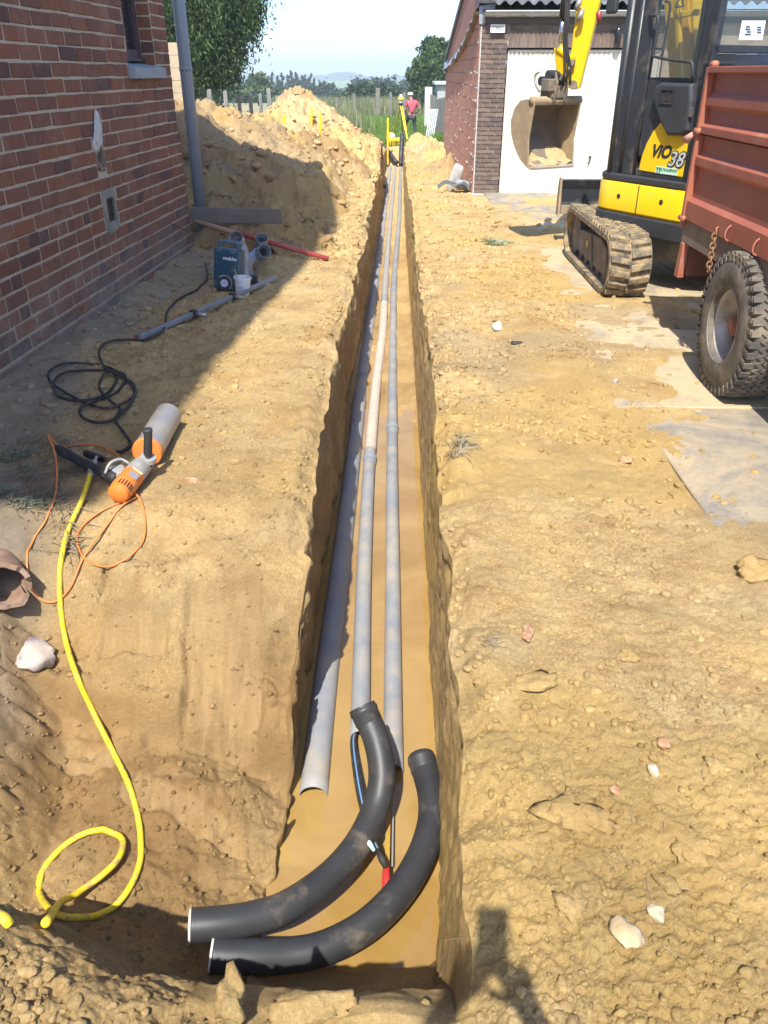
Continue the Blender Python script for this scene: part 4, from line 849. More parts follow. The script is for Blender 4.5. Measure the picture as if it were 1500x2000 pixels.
# --- flint, brick shards, stones, clay lumps
M['flint'] = pm('flint', (.52,.44,.35), (.40,.34,.30), scale=8, rough=.8, bump=.4, bscale=30, dirt=(.24,.21,.24), dscale=7, damt=(.52,.62))
M['shard'] = pm('brick_shard', (.36,.165,.09), (.30,.14,.08), scale=20, rough=.9, bump=.5, bscale=60, dirt=(.42,.30,.16), dscale=30, damt=(.42,.6))
M['pale'] = pm('pale_stone', (.52,.44,.31), (.46,.37,.24), scale=12, rough=.85, bump=.4, bscale=50, dirt=(.40,.29,.15), dscale=12, damt=(.5,.7))
def stone(name, label, cat, px, py, w, h, hz_, m, seed, rough=.35, base=ICO2, rz=0.0, sink=.25, group=None):
    p = T(px, py); s = F/ (p-Vector((0,0,CAMZ))).dot(_f); v, f = chunk(ICO3, seed, 13, .16 if m not in (M['soil'],) else .35, .5, .9)
    v = v*1.0; v = v*np.array([w/s/2, h/s/2/0.75, hz_/s]); a = rz; c, q = math.cos(a), math.sin(a); v = np.stack([v[:,0]*c-v[:,1]*q, v[:,0]*q+v[:,1]*c, v[:,2]], 1)
    o = link(name, np_mesh(name, v, None, f), m, None, False); o.location = p + Vector((0, 0, hz_/s*(1-2*sink)))
    if m in (M['soil'],):
        a_ = o.data.color_attributes.new('zone', 'FLOAT_COLOR', 'POINT'); a_.data.foreach_set('color', np.tile(np.array([0, 0, .35, 0], np.float32), len(v)))
    return tagit(o, label, cat, group)
stone('flint', 'large cream and violet flint on the slope beside the yellow hose', 'stone', 70, 1290, 92, 66, 26, M['flint'], 3, .5, ICO2, .4)
stone('brick_shard', 'red brick shard standing tilted right of the trench', 'brick piece', 1030, 1242, 24, 40, 10, M['shard'], 4, .4)
stone('brick_shard', 'small red brick shard near the core bit on the left bank', 'brick piece', 377, 938, 36, 22, 6, M['shard'], 6, .4)
stone('brick_shard', 'dull red brick crumb right of the pale lump, lower right ground', 'brick piece', 1292, 1457, 25, 22, 8, M['shard'], 7, .4)
stone('brick_shard', 'small orange brick chip above the biggest flaked clay slab', 'brick piece', 1200, 1545, 22, 18, 6, M['shard'], 8, .4)
stone('brick_shard', 'brownish brick lump on bare clay left of the grey concrete slab', 'brick piece', 1221, 902, 24, 16, 8, M['shard'], 9, .4)
stone('pale_stone', 'smooth pale pointed stone low on the right ground', 'stone', 1228, 1828, 52, 62, 16, M['pale'], 10, .3, ICO2, .3)
stone('pale_stone', 'whitish rough stone just above the smooth pale pointed one', 'stone', 1278, 1786, 42, 32, 14, M['pale'], 11, .5)
stone('pale_stone', 'upright whitish stone left of the dull red brick crumb', 'stone', 1277, 1508, 22, 26, 10, M['pale'], 12, .5)
stone('pale_stone', 'white chalk chip beside the dark plastic scrap', 'stone', 972, 642, 20, 18, 9, pm('white_chip', (.66,.64,.60), rough=.7), 13, .5)
stone('plastic_scrap', 'black plastic scrap on the clay right of the white chip', 'scrap', 1006, 672, 22, 10, 4, M['blackrub'], 14, .5)
stone('pale_stone', 'pale stone on bare concrete before the trailer wheel', 'stone', 1202, 747, 14, 9, 5, M['flint'], 15, .4)
lumps = [(1042,1335,88,44,11,'flat tilted clay slab with a dark crack under it'), (1110,1590,120,70,15,'largest flaked clay slab on the right ground'), (1476,1120,74,52,20,'rounded clay lump below the concrete slabs at the picture edge'), (1225,1285,40,30,11,'round clay lump right of the tilted brick shard'),
         (1155,1600,70,60,12,'broken clay flake joined to the largest slab'), (1345,1660,100,66,13,'brown crusted clay lump at mid right'), (1110,1770,70,46,13,'dusty clay lump near the photographer shadow'), (1300,1730,60,36,12,'low clay lump beside the whitish rough stone'), (1400,1500,52,30,12,'clay lump by itself near the right edge')]
for k, (px, py, w, h, z_, lab) in enumerate(lumps): stone('clay_lump', lab, 'clay lump', px, py, w, h, z_, M['soil'], 20+k, .55, ICO3, .2*k, .42)
stone('clay_lump', 'tall pointed clay lump on the near bank below the black bends', 'clay lump', 452, 1965, 66, 60, 44, M['soil'], 40, .5, ICO3, .3, .3)
stone('clay_lump', 'pale broken clay lump on the near bank close to the pointed one', 'clay lump', 610, 1975, 190, 50, 22, M['soil'], 41, .5, ICO3, .1, .4)
# --- broken clay drain pipe in the left bank
p = T(10, 1160, .075); t = thing('clay_pipe', 'broken old clay drain pipe poking out of the left bank', 'pipe', p); axv = Vector((.55, -.75, .15)).normalized()
mb = MB(); n = 28; v = []; rg = random.Random(2)
for (ra, hh) in ((.105, 0), (.105, .26), (.083, .26), (.083, 0)):
    for k in range(n): a = 2*math.pi*k/n; q = rotm(axv) @ Vector((ra*math.cos(a), ra*math.sin(a), hh + (.012*math.sin(k*1.7) + .02*math.sin(k*.6) if hh else 0) - .16)); v.append(q)
f = []
for a in range(4):
    for k in range(n):
        if k == 25: continue
        f.append((a*n+k, a*n+(k+1)%n, ((a+1)%4)*n+(k+1)%n, ((a+1)%4)*n+k))
mb.add(v, f); mb.build('drain', pm('old_terracotta', (.22,.13,.085), (.30,.2,.14), scale=14, rough=.9, bump=.5, bscale=40), t, 40)
# --- dry grass and roots
def blades(name, label, centers, n, L, m, seed, spread, curl=.5, w=.0035, up=.5):
    rg = np.random.default_rng(seed); V_, Q = [], []
    for c in centers:
        for _ in range(n):
            b0 = np.array(drop((c[0]+rg.normal(0, spread), c[1]+rg.normal(0, spread), 0))); a = rg.uniform(0, 2*math.pi); l = L*rg.uniform(.4, 1.2); e = rg.uniform(0.05, up)
            d = np.array([math.cos(a), math.sin(a), 0]); s = np.array([-math.sin(a), math.cos(a), 0]); k0 = len(V_); bend = rg.uniform(-curl, curl)
            for i_, t_ in enumerate((0, .35, .7, 1)):
                p_ = b0 + d*l*t_*math.cos(e) + s*bend*l*t_*t_*.6 + np.array([0, 0, 1])*(l*t_*math.sin(e)*(1.3-.8*t_) + .004); ww = w*(1-.75*t_)
                V_ += [p_-s*ww, p_+s*ww + np.array([0,0,ww])]
            for i_ in range(3): Q.append((k0+2*i_, k0+2*i_+1, k0+2*i_+3, k0+2*i_+2))
    return tagit(link(name, np_mesh(name, V_, Q), m), label, kind='stuff')
M['straw'] = pm('dry_straw', (.30,.25,.16), (.22,.18,.11), scale=9, rough=.9); M['greygrass'] = pm('grey_green_weed', (.19,.20,.13), (.13,.15,.085), scale=8, rough=.9); M['root'] = pm('dead_roots', (.13,.10,.07), (.19,.15,.10), scale=9, rough=.95)
rp = random.Random(3)
blades('dead_roots', 'tangle of dead roots on the left bank', [T(rp.uniform(20,150), rp.uniform(860,990)) for _ in range(26)], 34, .085, M['root'], 5, .03, 1.2, .0016, .7)
blades('dry_straw', 'dry straw hanging over the left bank', [T(rp.uniform(70,150), rp.uniform(985,1075)) for _ in range(8)], 16, .13, M['straw'], 6, .03, .6, .0022, .5)
blades('weeds', 'grey green weeds at the left picture edge', [T(rp.uniform(-10,75), rp.uniform(885,985)) for _ in range(10)], 40, .06, M['greygrass'], 7, .025, .8, .003, 1.0)
blades('dry_straw', 'dry grass tuft on the right lip of the trench', [T(900+rp.uniform(-14,16), 868+rp.uniform(-14,22)) for _ in range(6)], 26, .10, M['straw'], 8, .02, .9, .0025, 1.0)
blades('weeds', 'pale green tuft lying on the far clay near the garage', [T(962+rp.uniform(-20,24), 474+rp.uniform(-6,8)) for _ in range(5)], 30, .14, pm('pale_weed', (.30,.33,.20), (.24,.27,.16), scale=8, rough=.9), 9, .05, .9, .006, .8)
blades('dry_straw', 'small straw tuft beside the tilted brick shard', [T(955+rp.uniform(-10,10), 1258+rp.uniform(-8,8)) for _ in range(3)], 16, .045, M['straw'], 10, .012, .9, .0014, .7)
blades('dry_straw', 'short bits of straw strewn over the clay right of the trench', [T(rp.uniform(900,1480), rp.uniform(820,1900)) for _ in range(70)], 1, .07, M['straw'], 11, .01, 1.0, .0011, .12)
blades('dry_straw', 'short bits of straw and root on the left bank', [T(rp.uniform(120,560), rp.uniform(720,1080)) for _ in range(40)], 1, .06, M['root'], 12, .01, 1.0, .0011, .12)
# --- tools by the wall
up = Vector((0, 0, 1))
def box_rot(rz, rx=0, ry=0): return Euler((rx, ry, rz)).to_matrix()
cs = drop(G(446, 566)); case = thing('tool_case', 'blue plastic power tool case standing on end by the wall', 'tool case', cs, rot=(R(-4), R(5), R(-14)))
M['teal'] = pm('teal_plastic', (.025,.085,.14), (.02,.07,.115), scale=6, rough=.45, dirt=(.24,.22,.19), dscale=9, damt=(.58,.8)); M['tealgrey'] = pm('teal_grey_plastic', (.075,.13,.165), rough=.5, dirt=(.25,.23,.2), dscale=10, damt=(.55,.8))
cw, chh, cd = .25, .36, .15
MB().box((0, .05, chh/2), (cw, cd*.48, chh)).build('case_half', M['teal'], case, bevel=.014); MB().box((0, .05-cd*.5, chh/2), (cw*.99, cd*.46, chh*.985)).build('case_half', M['teal'], case, bevel=.014)
MB().box((0, .015, chh/2), (cw*1.03, .012, chh*1.01)).build('seam', M['tealgrey'], case, bevel=.004)
for z_ in (.10, .16, .22, .27): MB().box((-.0, -.062, z_), (cw*.86, .006, .005)).build('rib', M['teal'], case)
hd = MB(); hd.beam((-.10, .015, chh+.055), (.10, .015, chh+.055), .045, .028); hd.beam((-.10, .015, chh-.005), (-.10, .015, chh+.06), .04, .028); hd.beam((.10, .015, chh-.005), (.10, .015, chh+.06), .04, .028); hd.build('handle', M['tealgrey'], case, bevel=.006)
for x_ in (-.07, .07): MB().box((x_, -.02, chh-.01), (.05, .09, .03)).build('latch', M['tealgrey'], case, bevel=.004)
def text_part(name, txt, size, m, parent, mat4, shear=0.0, ext=.0015, spacing=1.0, bold=0.0):
    cu = bpy.data.curves.new(name, 'FONT'); cu.body = txt; cu.size = size; cu.extrude = ext; cu.shear = shear; cu.align_x = 'CENTER'; cu.align_y = 'CENTER'; cu.space_character = spacing; cu.offset = bold; cu.resolution_u = 3
    o = bpy.data.objects.new(name, cu); COL.objects.link(o); dg = bpy.context.evaluated_depsgraph_get(); me = bpy.data.meshes.new_from_object(o.evaluated_get(dg)); bpy.data.objects.remove(o); bpy.data.curves.remove(cu)
    me.materials.clear(); me.materials.append(m); ob = bpy.data.objects.new(name, me); COL.objects.link(ob); ob.parent = parent; ob.matrix_local = mat4; return ob
UPR = Matrix.Rotation(R(90), 4, 'X')     # text that stands up and reads from -Y
M['whiteprint'] = pm('white_print', (.75,.76,.77), rough=.5); M['darkprint'] = pm('dark_print', (.05,.06,.09), rough=.5)
text_part('lettering', 'makita', .05, M['whiteprint'], case, Matrix.Translation((.035, -.0625, .285)) @ UPR, .2, bold=.001)
# pipe fittings
def fitting(name, label, parts, loc):
    t = thing(name, label, 'pipe fitting', loc)
    for nm, pts, r in parts:
        wpart(nm, MB().shell(catmull(pts, 5) if len(pts) > 2 else pts, r, r-.005, 28), M['pvc2'], t, 40)
    return t
fz = float(cs.z); e0 = G(456, 474, .37+fz) + Vector((.01, .10, .02)); dcam = Vector((-.08,-.78,.62)).normalized()
fitting('pipe_elbow', 'grey pipe elbow standing open end up behind the tool case', [('elbow', [e0 + Vector((.06,.10,-.36)), e0 + Vector((.05,.09,-.24)), e0 + Vector((.03,.06,-.12)), e0 - dcam*.03], .058), ('socket', [e0 - dcam*.055, e0 + dcam*.02], .066)], e0 - Vector((0,0,.38)))
b0 = G(474, 520, .13+fz) + Vector((0,.06,0)); bA = G(508, 470, .27+fz) + Vector((0,.10,0)); bB = G(516, 491, .23+fz); dB = Vector((.42,-.75,.45)).normalized(); dA = Vector((.15,-.55,.80)).normalized()
fitting('pipe_branch', 'grey pipe branch fitting with two open sockets right of the tool case', [('body', [b0 + Vector((-.06,.03,-.03)), b0 + Vector((.02,.01,.02)), bB - dB*.16 + Vector((-.03,.02,0)), bB - dB*.04], .056), ('socket', [bB - dB*.075, bB + dB*.012], .066),
     ('arm', [b0 + Vector((0,.02,0)), bA - dA*.15 + Vector((-.02,0,-.01)), bA - dA*.03], .055), ('socket', [bA - dA*.065, bA + dA*.015], .064)], b0 - Vector((0,0,.15)))
# plastic bag hung on the case
v, f = lump(ICO3, 77, .45, (.055, .045, .17)); bp = drop(G(478, 560)); pb = NT('clear_film'); pb.col((.55,.53,.50)); pb.set(Roughness=.18, Alpha=.45); pb.bump(pb.noise(30, 4), .8, .02)
o = link('plastic_bag', np_mesh('plastic_bag', v + np.array([0, 0, .19]), None, f), pb.m, None, True); o.location = bp; tagit(o, 'crumpled clear plastic bag pressed against the side of the tool case', 'plastic bag')
# angle grinder
gl = drop(G(437, 572)); gr = thing('angle_grinder', 'cordless angle grinder with a black cutting disc facing out', 'angle grinder', gl); dc = G(438, 553, gl.z+.075); dn = (Vector((0,0,CAMZ))-dc); dn.z *= .4; dn = dn.normalized(); sx = up.cross(dn).normalized()
wpart('disc', MB().lathe([(.0, 0), (.064, 0), (.064, .003), (.0, .003)], 32, dc, dn), pm('disc_black', (.025,.025,.028), rough=.7), gr, 40); wpart('disc_label', MB().lathe([(.012, .0035), (.034, .0035), (.034, .0042), (.012, .0042)], 28, dc, dn, closed=True), pm('disc_label', (.30,.32,.62), (.55,.55,.66), scale=60, rough=.5), gr)
wpart('flange_nut', MB().lathe([(.0, .0), (.012, .0), (.011, .010), (.0, .010)], 14, dc, dn), steel, gr, 40)
mb = MB(); nseg = 20; v = []
for (ra, hh) in ((.070, -.02), (.070, .012), (.064, .012), (.064, -.016)):
    for k in range(nseg+1): a = R(-50) + R(175)*k/nseg; v.append(dc + rotm(dn) @ Vector((ra*math.cos(a), ra*math.sin(a), hh)))
mb.add(v, [(a*(nseg+1)+k, a*(nseg+1)+k+1, ((a+1)%4)*(nseg+1)+k+1, ((a+1)%4)*(nseg+1)+k) for a in range(4) for k in range(nseg)]); wpart('guard', mb, steel, gr, 40)
ge = G(503, 546, gl.z+.05); wpart('body', MB().tube([dc-dn*.02, dc-dn*.05+sx*.0, dc-dn*.06+(ge-dc)*.3, dc-dn*.05+(ge-dc)*.75], [.03,.036,.030,.030], 16), M['tealgrey'], gr, True)
wpart('battery', MB().beam(dc-dn*.05+(ge-dc)*.78, ge, .075, .075), M['blackrub'], gr, bevel=.008)
# white tub with a stick
tl_ = drop(G(474, 575)); tub = thing('plaster_tub', 'small white plastic tub with a stick in it', 'tub', tl_, rot=(0, R(4), 0)); wp = pm('white_tub', (.72,.73,.72), rough=.45, dirt=(.45,.40,.33), dscale=14, damt=(.62,.8))
MB().lathe([(.0, 0), (.058, 0), (.060, .005), (.073, .145), (.079, .147), (.079, .163), (.072, .163), (.058, .012), (.0, .012)], 32).build('tub', wp, tub, 40); MB().tube([(-.02, .0, .05), (-.07, .01, .22)], .006, 6).build('stick', pm('wood_stick', (.4,.3,.18), rough=.8), tub)
lb = MB(); rg = random.Random(8)
for row, n_ in ((.118, 2), (.088, 4), (.072, 4), (.045, 3)):
    a = -.45
    for k in range(n_): wl = rg.uniform(.10, .22); a1 = a + wl; r_ = .061 + .0885*row+.0008; lb.add([(r_*math.sin(q), -r_*math.cos(q), row+dz+ (q)*.01) for q in (a, a1) for dz in (0, .009)], [(0,2,3,1)]); a = a1 + .06
lb.build('print', pm('faded_print', (.35,.35,.45), rough=.6), tub)
# clamp bar, red pipe, board
c0, c1 = drop(G(276, 674), .045), drop(G(540, 550), .05); bar = thing('clamp_bar', 'long grey bar clamp with a red end section lying on the clay', 'clamp', c0); dcl = (c1-c0).normalized(); Lc = (c1-c0).length
wpart('bar', MB().beam(c0, c1, .032, .036), pm('grey_alu', (.30,.32,.33), (.24,.26,.27), scale=4, rough=.45, metal=.3, dirt=(.3,.26,.2), dscale=6, damt=(.58,.8)), bar, bevel=.004)
side = up.cross(dcl).normalized(); wpart('red_section', MB().beam(c0+side*.022-dcl*.03, c0+side*.022+dcl*Lc*.36, .014, .030), pm('dull_red', (.20,.045,.04), rough=.6), bar, bevel=.002)
for f_, L_ in ((.33, .12), (.62, .10)):
    q = c0 + dcl*Lc*f_; mb = MB(); mb.box(q, (.05, .055, .06), Matrix((dcl, side, up)).transposed()); wpart('clamp_head', mb, M['blackrub'], bar, bevel=.006)
    wpart('clamp_screw', MB().tube([q-side*.02, q-side*L_], .014, 10), steel, bar, True)
r0, r1 = G(383, 433, .34), drop(G(641, 508), .03); rb = MB().tube([Vector((0,0,0)), (r1-r0)*.35], .028, 14); rp_ = thing('red_pipe', 'long red plastic pipe lying slanted from the house corner across the clay', 'pipe', r0)
MB().shell([(r1-r0)*.30, r1-r0], .026, .022, 20).build('pipe', pm('red_pipe', (.42,.075,.07), (.36,.06,.055), scale=4, rough=.4, dirt=(.36,.24,.15), dscale=5, damt=(.55,.8)), rp_, True); MB().tube([(0,0,0), (r1-r0)*.302], .0262, 18).build('muddy_length', pm('muddy_pipe', (.32,.22,.14), (.36,.18,.12), scale=6, rough=.9), rp_, True)
w0, w1 = V(377, 419, 9.14), V(550, 423, 9.08); bd = thing('board', 'weathered grey board lying level against the soil by the downpipe', 'board', w0); wpart('plank', MB().beam(w0, w1, .03, .155), pm('grey_wood', (.20,.175,.145), (.14,.125,.105), scale=3, rough=.9, bump=.4, bscale=30), bd, bevel=.003)
# ================================================================== EXCAVATOR
EC = Vector((2.78, 8.0, 0.0)); exc = thing('excavator', 'small yellow and black tracked excavator with its bucket hanging before the garage', 'excavator', EC)
M['cabblack'] = pm('cab_black', (.030,.033,.038), (.022,.024,.028), scale=3, rough=.42, dirt=(.15,.125,.095), dscale=6, damt=(.54,.82))
M['plblack'] = pm('black_moulding', (.028,.030,.034), (.038,.040,.044), scale=6, rough=.55, dirt=(.15,.13,.10), dscale=9, damt=(.62,.85))
M['yelbody'] = pm('yellow_body', (.82,.55,.006), (.78,.50,.008), scale=2, rough=.30, dirt=(.46,.33,.14), dscale=9, damt=(.60,.82))
M['trackrub'] = pm('muddy_rubber', (.10,.085,.065), (.06,.054,.046), scale=7, rough=.85, dirt=(.34,.25,.135), dscale=10, damt=(.40,.62), bump=.4)
M['lug'] = pm('muddy_lug', (.18,.145,.09), (.085,.074,.06), scale=9, rough=.9, dirt=(.36,.27,.14), dscale=13, damt=(.44,.64), bump=.5)
M['frame'] = pm('dusty_frame', (.13,.11,.09), (.19,.155,.115), scale=6, rough=.8, dirt=(.33,.25,.15), dscale=6, damt=(.5,.75))
M['steelworn'] = pm('worn_bucket_steel', (.30,.225,.135), (.20,.155,.10), scale=5, rough=.75, dirt=(.42,.315,.18), dscale=5, damt=(.42,.68), bump=.3)
M['bucketin'] = pm('bucket_inside', (.17,.135,.10), (.22,.175,.125), scale=4, rough=.6, dirt=(.36,.27,.16), dscale=4, damt=(.5,.8))
M['chrome'] = pm('chrome', (.6,.6,.6), rough=.2, metal=.9)
gl = NT('cab_glass'); gl.col((.10,.13,.13)); gl.set(Roughness=.03, Alpha=.22, Specular_IOR_Level=.7); M['glass'] = gl.m
# --- tracks
def stadium(r, half, n=14):
    P = [(half + r*math.cos(a), r*math.sin(a)) for a in [R(-90) + math.pi*k/n for k in range(n+1)]]
    return P + [(-half + r*math.cos(a), r*math.sin(a)) for a in [R(90) + math.pi*k/n for k in range(n+1)]]
zc_, half = .272, .80
def ringprism(mb, outer, inner, a, b):
    n = len(outer); v = []
    for P, x in ((outer, a), (outer, b), (inner, b), (inner, a)): v += [(x, p[0], p[1]+zc_) for p in P]
    f = [(g*n+k, g*n+(k+1)%n, ((g+1)%4)*n+(k+1)%n, ((g+1)%4)*n+k) for g in range(4) for k in range(n)]; mb.add(v, f)
lugme = {}
for side in (-1, 1):
    x0, x1 = (-.98, -.62) if side < 0 else (.62, .98)
    mb = MB(); ringprism(mb, stadium(.248, half), stadium(.205, half), x0, x1); ringprism(mb, stadium(.206, half), stadium(.165, half), (x0+x1)/2-.04, (x0+x1)/2+.04); tr = mb.build('track', M['trackrub'], exc, 40)
    per = 4*half + 2*math.pi*.248; nl = 46
    if not lugme:
        mb = MB(); mb.prism([(-.032, 0), (.032, 0), (.022, .028), (-.022, .028)], -.082, .082, plane='yz'); 
        mb.v = [(p[0], p[1] + p[0]*.18, p[2]) for p in mb.v]; ob = mb.build('track_lug', M['lug']); lugme[0] = ob.data; bpy.data.objects.remove(ob)
    for k in range(nl):
        for hh in (0, 1):
            s_ = ((k + .5*hh)/nl*per) % per
            if s_ < 2*half: y, z, a = -half + s_, -.248, math.pi
            elif s_ < 2*half + math.pi*.248: q = (s_-2*half)/.248; y, z, a = half + .248*math.sin(q), -.248*math.cos(q), math.pi - q
            elif s_ < 4*half + math.pi*.248: y, z, a = half - (s_-2*half-math.pi*.248), .248, 0
            else: q = (s_-4*half-math.pi*.248)/.248; y, z, a = -half - .248*math.sin(q), .248*math.cos(q), q
            if side > 0 and hh: continue
            o = bpy.data.objects.new('track_lug', lugme[0]); COL.objects.link(o); o.parent = tr
            o.location = ((x0+x1)/2 + (-.088 if hh else .088), y, z+zc_-.002)
            o.rotation_euler = Euler((a, 0, 0)); 
            if hh: o.scale = (-1, 1, 1)
    fx = x0+.07 if side < 0 else x1-.07
    mb = MB(); mb.prism([(-.62, .13), (.60, .13), (.66, .22), (.62, .33), (.40, .36), (-.35, .41), (-.62, .36), (-.68, .24)], fx, (x0+x1)/2+.1*side*-1, plane='yz'); mb.build('track_frame', M['frame'], exc, bevel=.01)
    MB().prism([(-.15,.15),(-.12,.15),(.02,.37),(-.01,.37)], fx-.012, fx+.001, plane='yz').build('frame_rib', M['frame'], exc)
    for y in (-half, half): MB().lathe([(.0,-.10),(.05,-.10),(.06,-.07),(.19,-.06),(.20,0),(.20,.10),(.0,.10)], 26, ((x0+x1)/2, y, zc_), (side, 0, 0)).build('idler' if y > 0 else 'sprocket', M['frame'], exc, 40)
    for y in (-.52, -.26, 0, .26, .52): MB().lathe([(.0,-.09),(.07,-.09),(.075,.0),(.07,.09),(.0,.09)], 16, ((x0+x1)/2, y, .10+.005), (1, 0, 0)).build('roller', M['frame'], exc, 40)
MB().box((-.915, .16, .27), (.004, .07, .06)).build('warning_sticker', pm('sticker_yellow', (.6,.42,.05), rough=.6), exc)
mb = MB(); mb.bx((-.66, -.38, .20), (.66, .38, .42)); mb.lathe([(.0,.40),(.42,.40),(.42,.50),(.0,.50)], 30); mb.build('undercarriage', M['frame'], exc, bevel=.015)
# --- dozer blade
mb = MB(); mb.prism([(1.62,.345),(1.66,.34),(1.70,.45),(1.70,.60),(1.645,.70),(1.615,.69),(1.655,.59),(1.655,.46)], -.95, .95, plane='yz')
bl = mb.build('dozer_blade', M['cabblack'], exc, bevel=.004); 
for x in (-.955, .955): MB().prism([(1.57,.32),(1.70,.32),(1.71,.62),(1.66,.715),(1.60,.715)], x-.012, x+.012, plane='yz').build('end_plate', M['steelworn'], bl)
MB().bx((-.93, 1.605, .335), (.93, 1.622, .43)).build('cutting_edge', M['steelworn'], bl, bevel=.003)
mb = MB(); mb.beam((-.35,.35,.32), (-.35,1.66,.46), .09, .12); mb.beam((.35,.35,.32), (.35,1.66,.46), .09, .12); mb.build('blade_arm', M['frame'], exc, bevel=.008)
# --- slewing upper part (turned 30 degrees to its left)
ANG = R(120); UM = Matrix.Rotation(ANG, 4, 'Z'); UL, UF = Vector((math.cos(ANG+math.pi/2), math.sin(ANG+math.pi/2), 0)), Vector((math.cos(ANG), math.sin(ANG), 0))
CX0, CX1, CYL, CYR = -.53, .43, .70, -.24
def LF(px, py, y=CYL): d = ray(px, py); p0 = EC + UL*y - Vector((0,0,CAMZ)); t = p0.dot(UL)/d.dot(UL); p = Vector((0,0,CAMZ)) + d*t - EC; return (p.dot(UF), p.z)
def RF(px, py, x=CX0): d = ray(px, py); p0 = EC + UF*x - Vector((0,0,CAMZ)); t = p0.dot(UF)/d.dot(UF); p = Vector((0,0,CAMZ)) + d*t - EC; return (p.dot(UL), p.z)
def foot(inset, x0=-.86, x1=.66, y0=-.76, y1=.745, r0=.30, r1=.42, n=7):
    P = []
    for cx, cy, a0, r in ((x1-r0, y1-r0, 0, r0), (x0+r1, y1-r1, 90, r1), (x0+r1, y0+r1, 180, r1), (x1-r0, y0+r0, 270, r0)):
        for k in range(n+1): a = R(a0 + 90*k/n); P.append((cx + (r-inset)*math.cos(a), cy + (r-inset)*math.sin(a)))
    return P
def slab(rings): # (poly, z) list
    mb = MB(); n = len(rings[0][0]); v = [(p[0], p[1], z) for P, z in rings for p in P]; f = [(g*n+k, g*n+(k+1)%n, (g+1)*n+(k+1)%n, (g+1)*n+k) for g in range(len(rings)-1) for k in range(n)] + [tuple(range(n-1,-1,-1)), tuple((len(rings)-1)*n+k for k in range(n))]
    return mb.add(v, f, UM)
slab([(foot(.03), .44), (foot(-.012), .47), (foot(-.012), .60), (foot(.01), .612)]).build('base_ring', M['plblack'], exc, 40)
sk = slab([(foot(.02), .613), (foot(.0), .635), (foot(.0), .85), (foot(.015), .875)]).build('body_skirt', M['yelbody'], exc, 40)
slab([(foot(.02), .876), (foot(.005), .89), (foot(.005), .925), (foot(.03), .94)]).build('deck_edge', M['plblack'], exc, 40)
def ucyl(name, pts, r, m, par=exc, n=10): return MB().tube([UM @ Vector(p) for p in pts], r, n).build(name, m, par, True)
a = LF(1246, 380, .746)[0]; MB().box((a, .743, .745), (.010, .010, .235), None, UM).build('panel_seam', M['dark'], sk)
for px, py in ((1208, 383), (1291, 395)):
    q = LF(px, py, .746); MB().lathe([(.0,-.004),(.022,-.004),(.022,.002),(.0,.002)], 14, UM @ Vector((q[0], .746, q[1])), UL).build('bolt_hole', M['dark'], sk)
# --- cab
def upoly(mb, pts, y0, y1): mb.prism(pts, y0, y1, UM, 'xz'); return mb
win = [LF(1267,151), LF(1357,155), LF(1372,0), LF(1292,0)]; wx0, wx1, wz0 = win[0][0], win[1][0], win[0][1]; ZT = 2.52
wx1 = min(wx1, CX0 + .30)
mb = MB(); upoly(mb, [(CX1-.02,.94), (wx0+.02,.94), (wx0+.0,ZT-.12), (wx0,ZT), (CX1-.06,ZT), (CX1,1.4)], CYL-.035, CYL)           # solid front part of the door
upoly(mb, [(wx0,1.10), (wx0, wz0), (wx1, wz0), (wx1, 1.10)], CYL-.035, CYL-.002); upoly(mb, [(wx0,ZT-.12),(wx1,ZT-.12),(wx1,ZT),(wx0,ZT)], CYL-.035, CYL)
upoly(mb, [(wx0,.94),(CX0+.05,.94),(CX0+.05,1.0),(wx0,1.0)], CYL-.035, CYL); door = mb.build('cab_door', M['cabblack'], exc, bevel=.006)
mb = MB(); mb.box((CX1-.012, CYL-.03, 1.70), (.085, .085, 1.55), None, UM); mb.box((CX1-.01, CYR+.03, 1.7), (.07,.07,1.55), None, UM); mb.box((CX0+.03, CYR+.03, 1.7), (.07,.07,1.55), None, UM); mb.box((CX0+.045, CYL-.035, 1.70), (.10, .08, 1.55), None, UM)
mb.box((wx1-.02, CYL-.02, 1.75), (.05, .045, 1.5), None, UM); mb.bx((CX0, CYR, ZT-.02), (CX1, CYL, ZT+.08), UM); mb.box((CX1-.005,(CYL+CYR)/2,.99), (.05, CYL-CYR, .10), None, UM); mb.build('cab_frame', M['cabblack'], exc, bevel=.014)
for xx, rr_ in ((CX1-.012, .040), (CX1-.135, .026), (wx0+.03, .016)): MB().tube([UM @ Vector((xx, CYL-.012, .95)), UM @ Vector((xx-.0, CYL-.012, 1.5)), UM @ Vector((xx-.012, CYL-.014, ZT))], rr_, 16).build('pillar_tube', M['cabblack'], exc, True)
mb = MB(); upoly(mb, [(wx0+.0, wz0), (wx1, wz0), (wx1, ZT-.12), (wx0, ZT-.12)], CYL-.024, CYL-.018); mb.build('door_glass', M['glass'], exc)
mb = MB(); mb.box((CX1-.01, (CYL+CYR)/2, 1.75), (.006, CYL-CYR-.1, 1.4), None, UM); mb.build('windscreen', M['glass'], exc); mb = MB(); mb.box(((CX0+CX1)/2, CYR+.02, 1.8), (CX1-CX0-.1, .006, 1.3), None, UM); mb.build('side_glass', M['glass'], exc)
zr = RF(1440, 88)[1]; mb = MB(); mb.box((CX0+.03, (CYL+CYR)/2, (zr+ZT)/2), (.006, CYL-CYR-.1, ZT-zr), None, UM); mb.build('rear_glass', M['glass'], exc)
mb = MB(); mb.bx((CX0-.005, CYR, zr-.055), (CX0+.06, CYL-.0, zr), UM); mb.build('rear_window_bar', M['cabblack'], exc, bevel=.006)
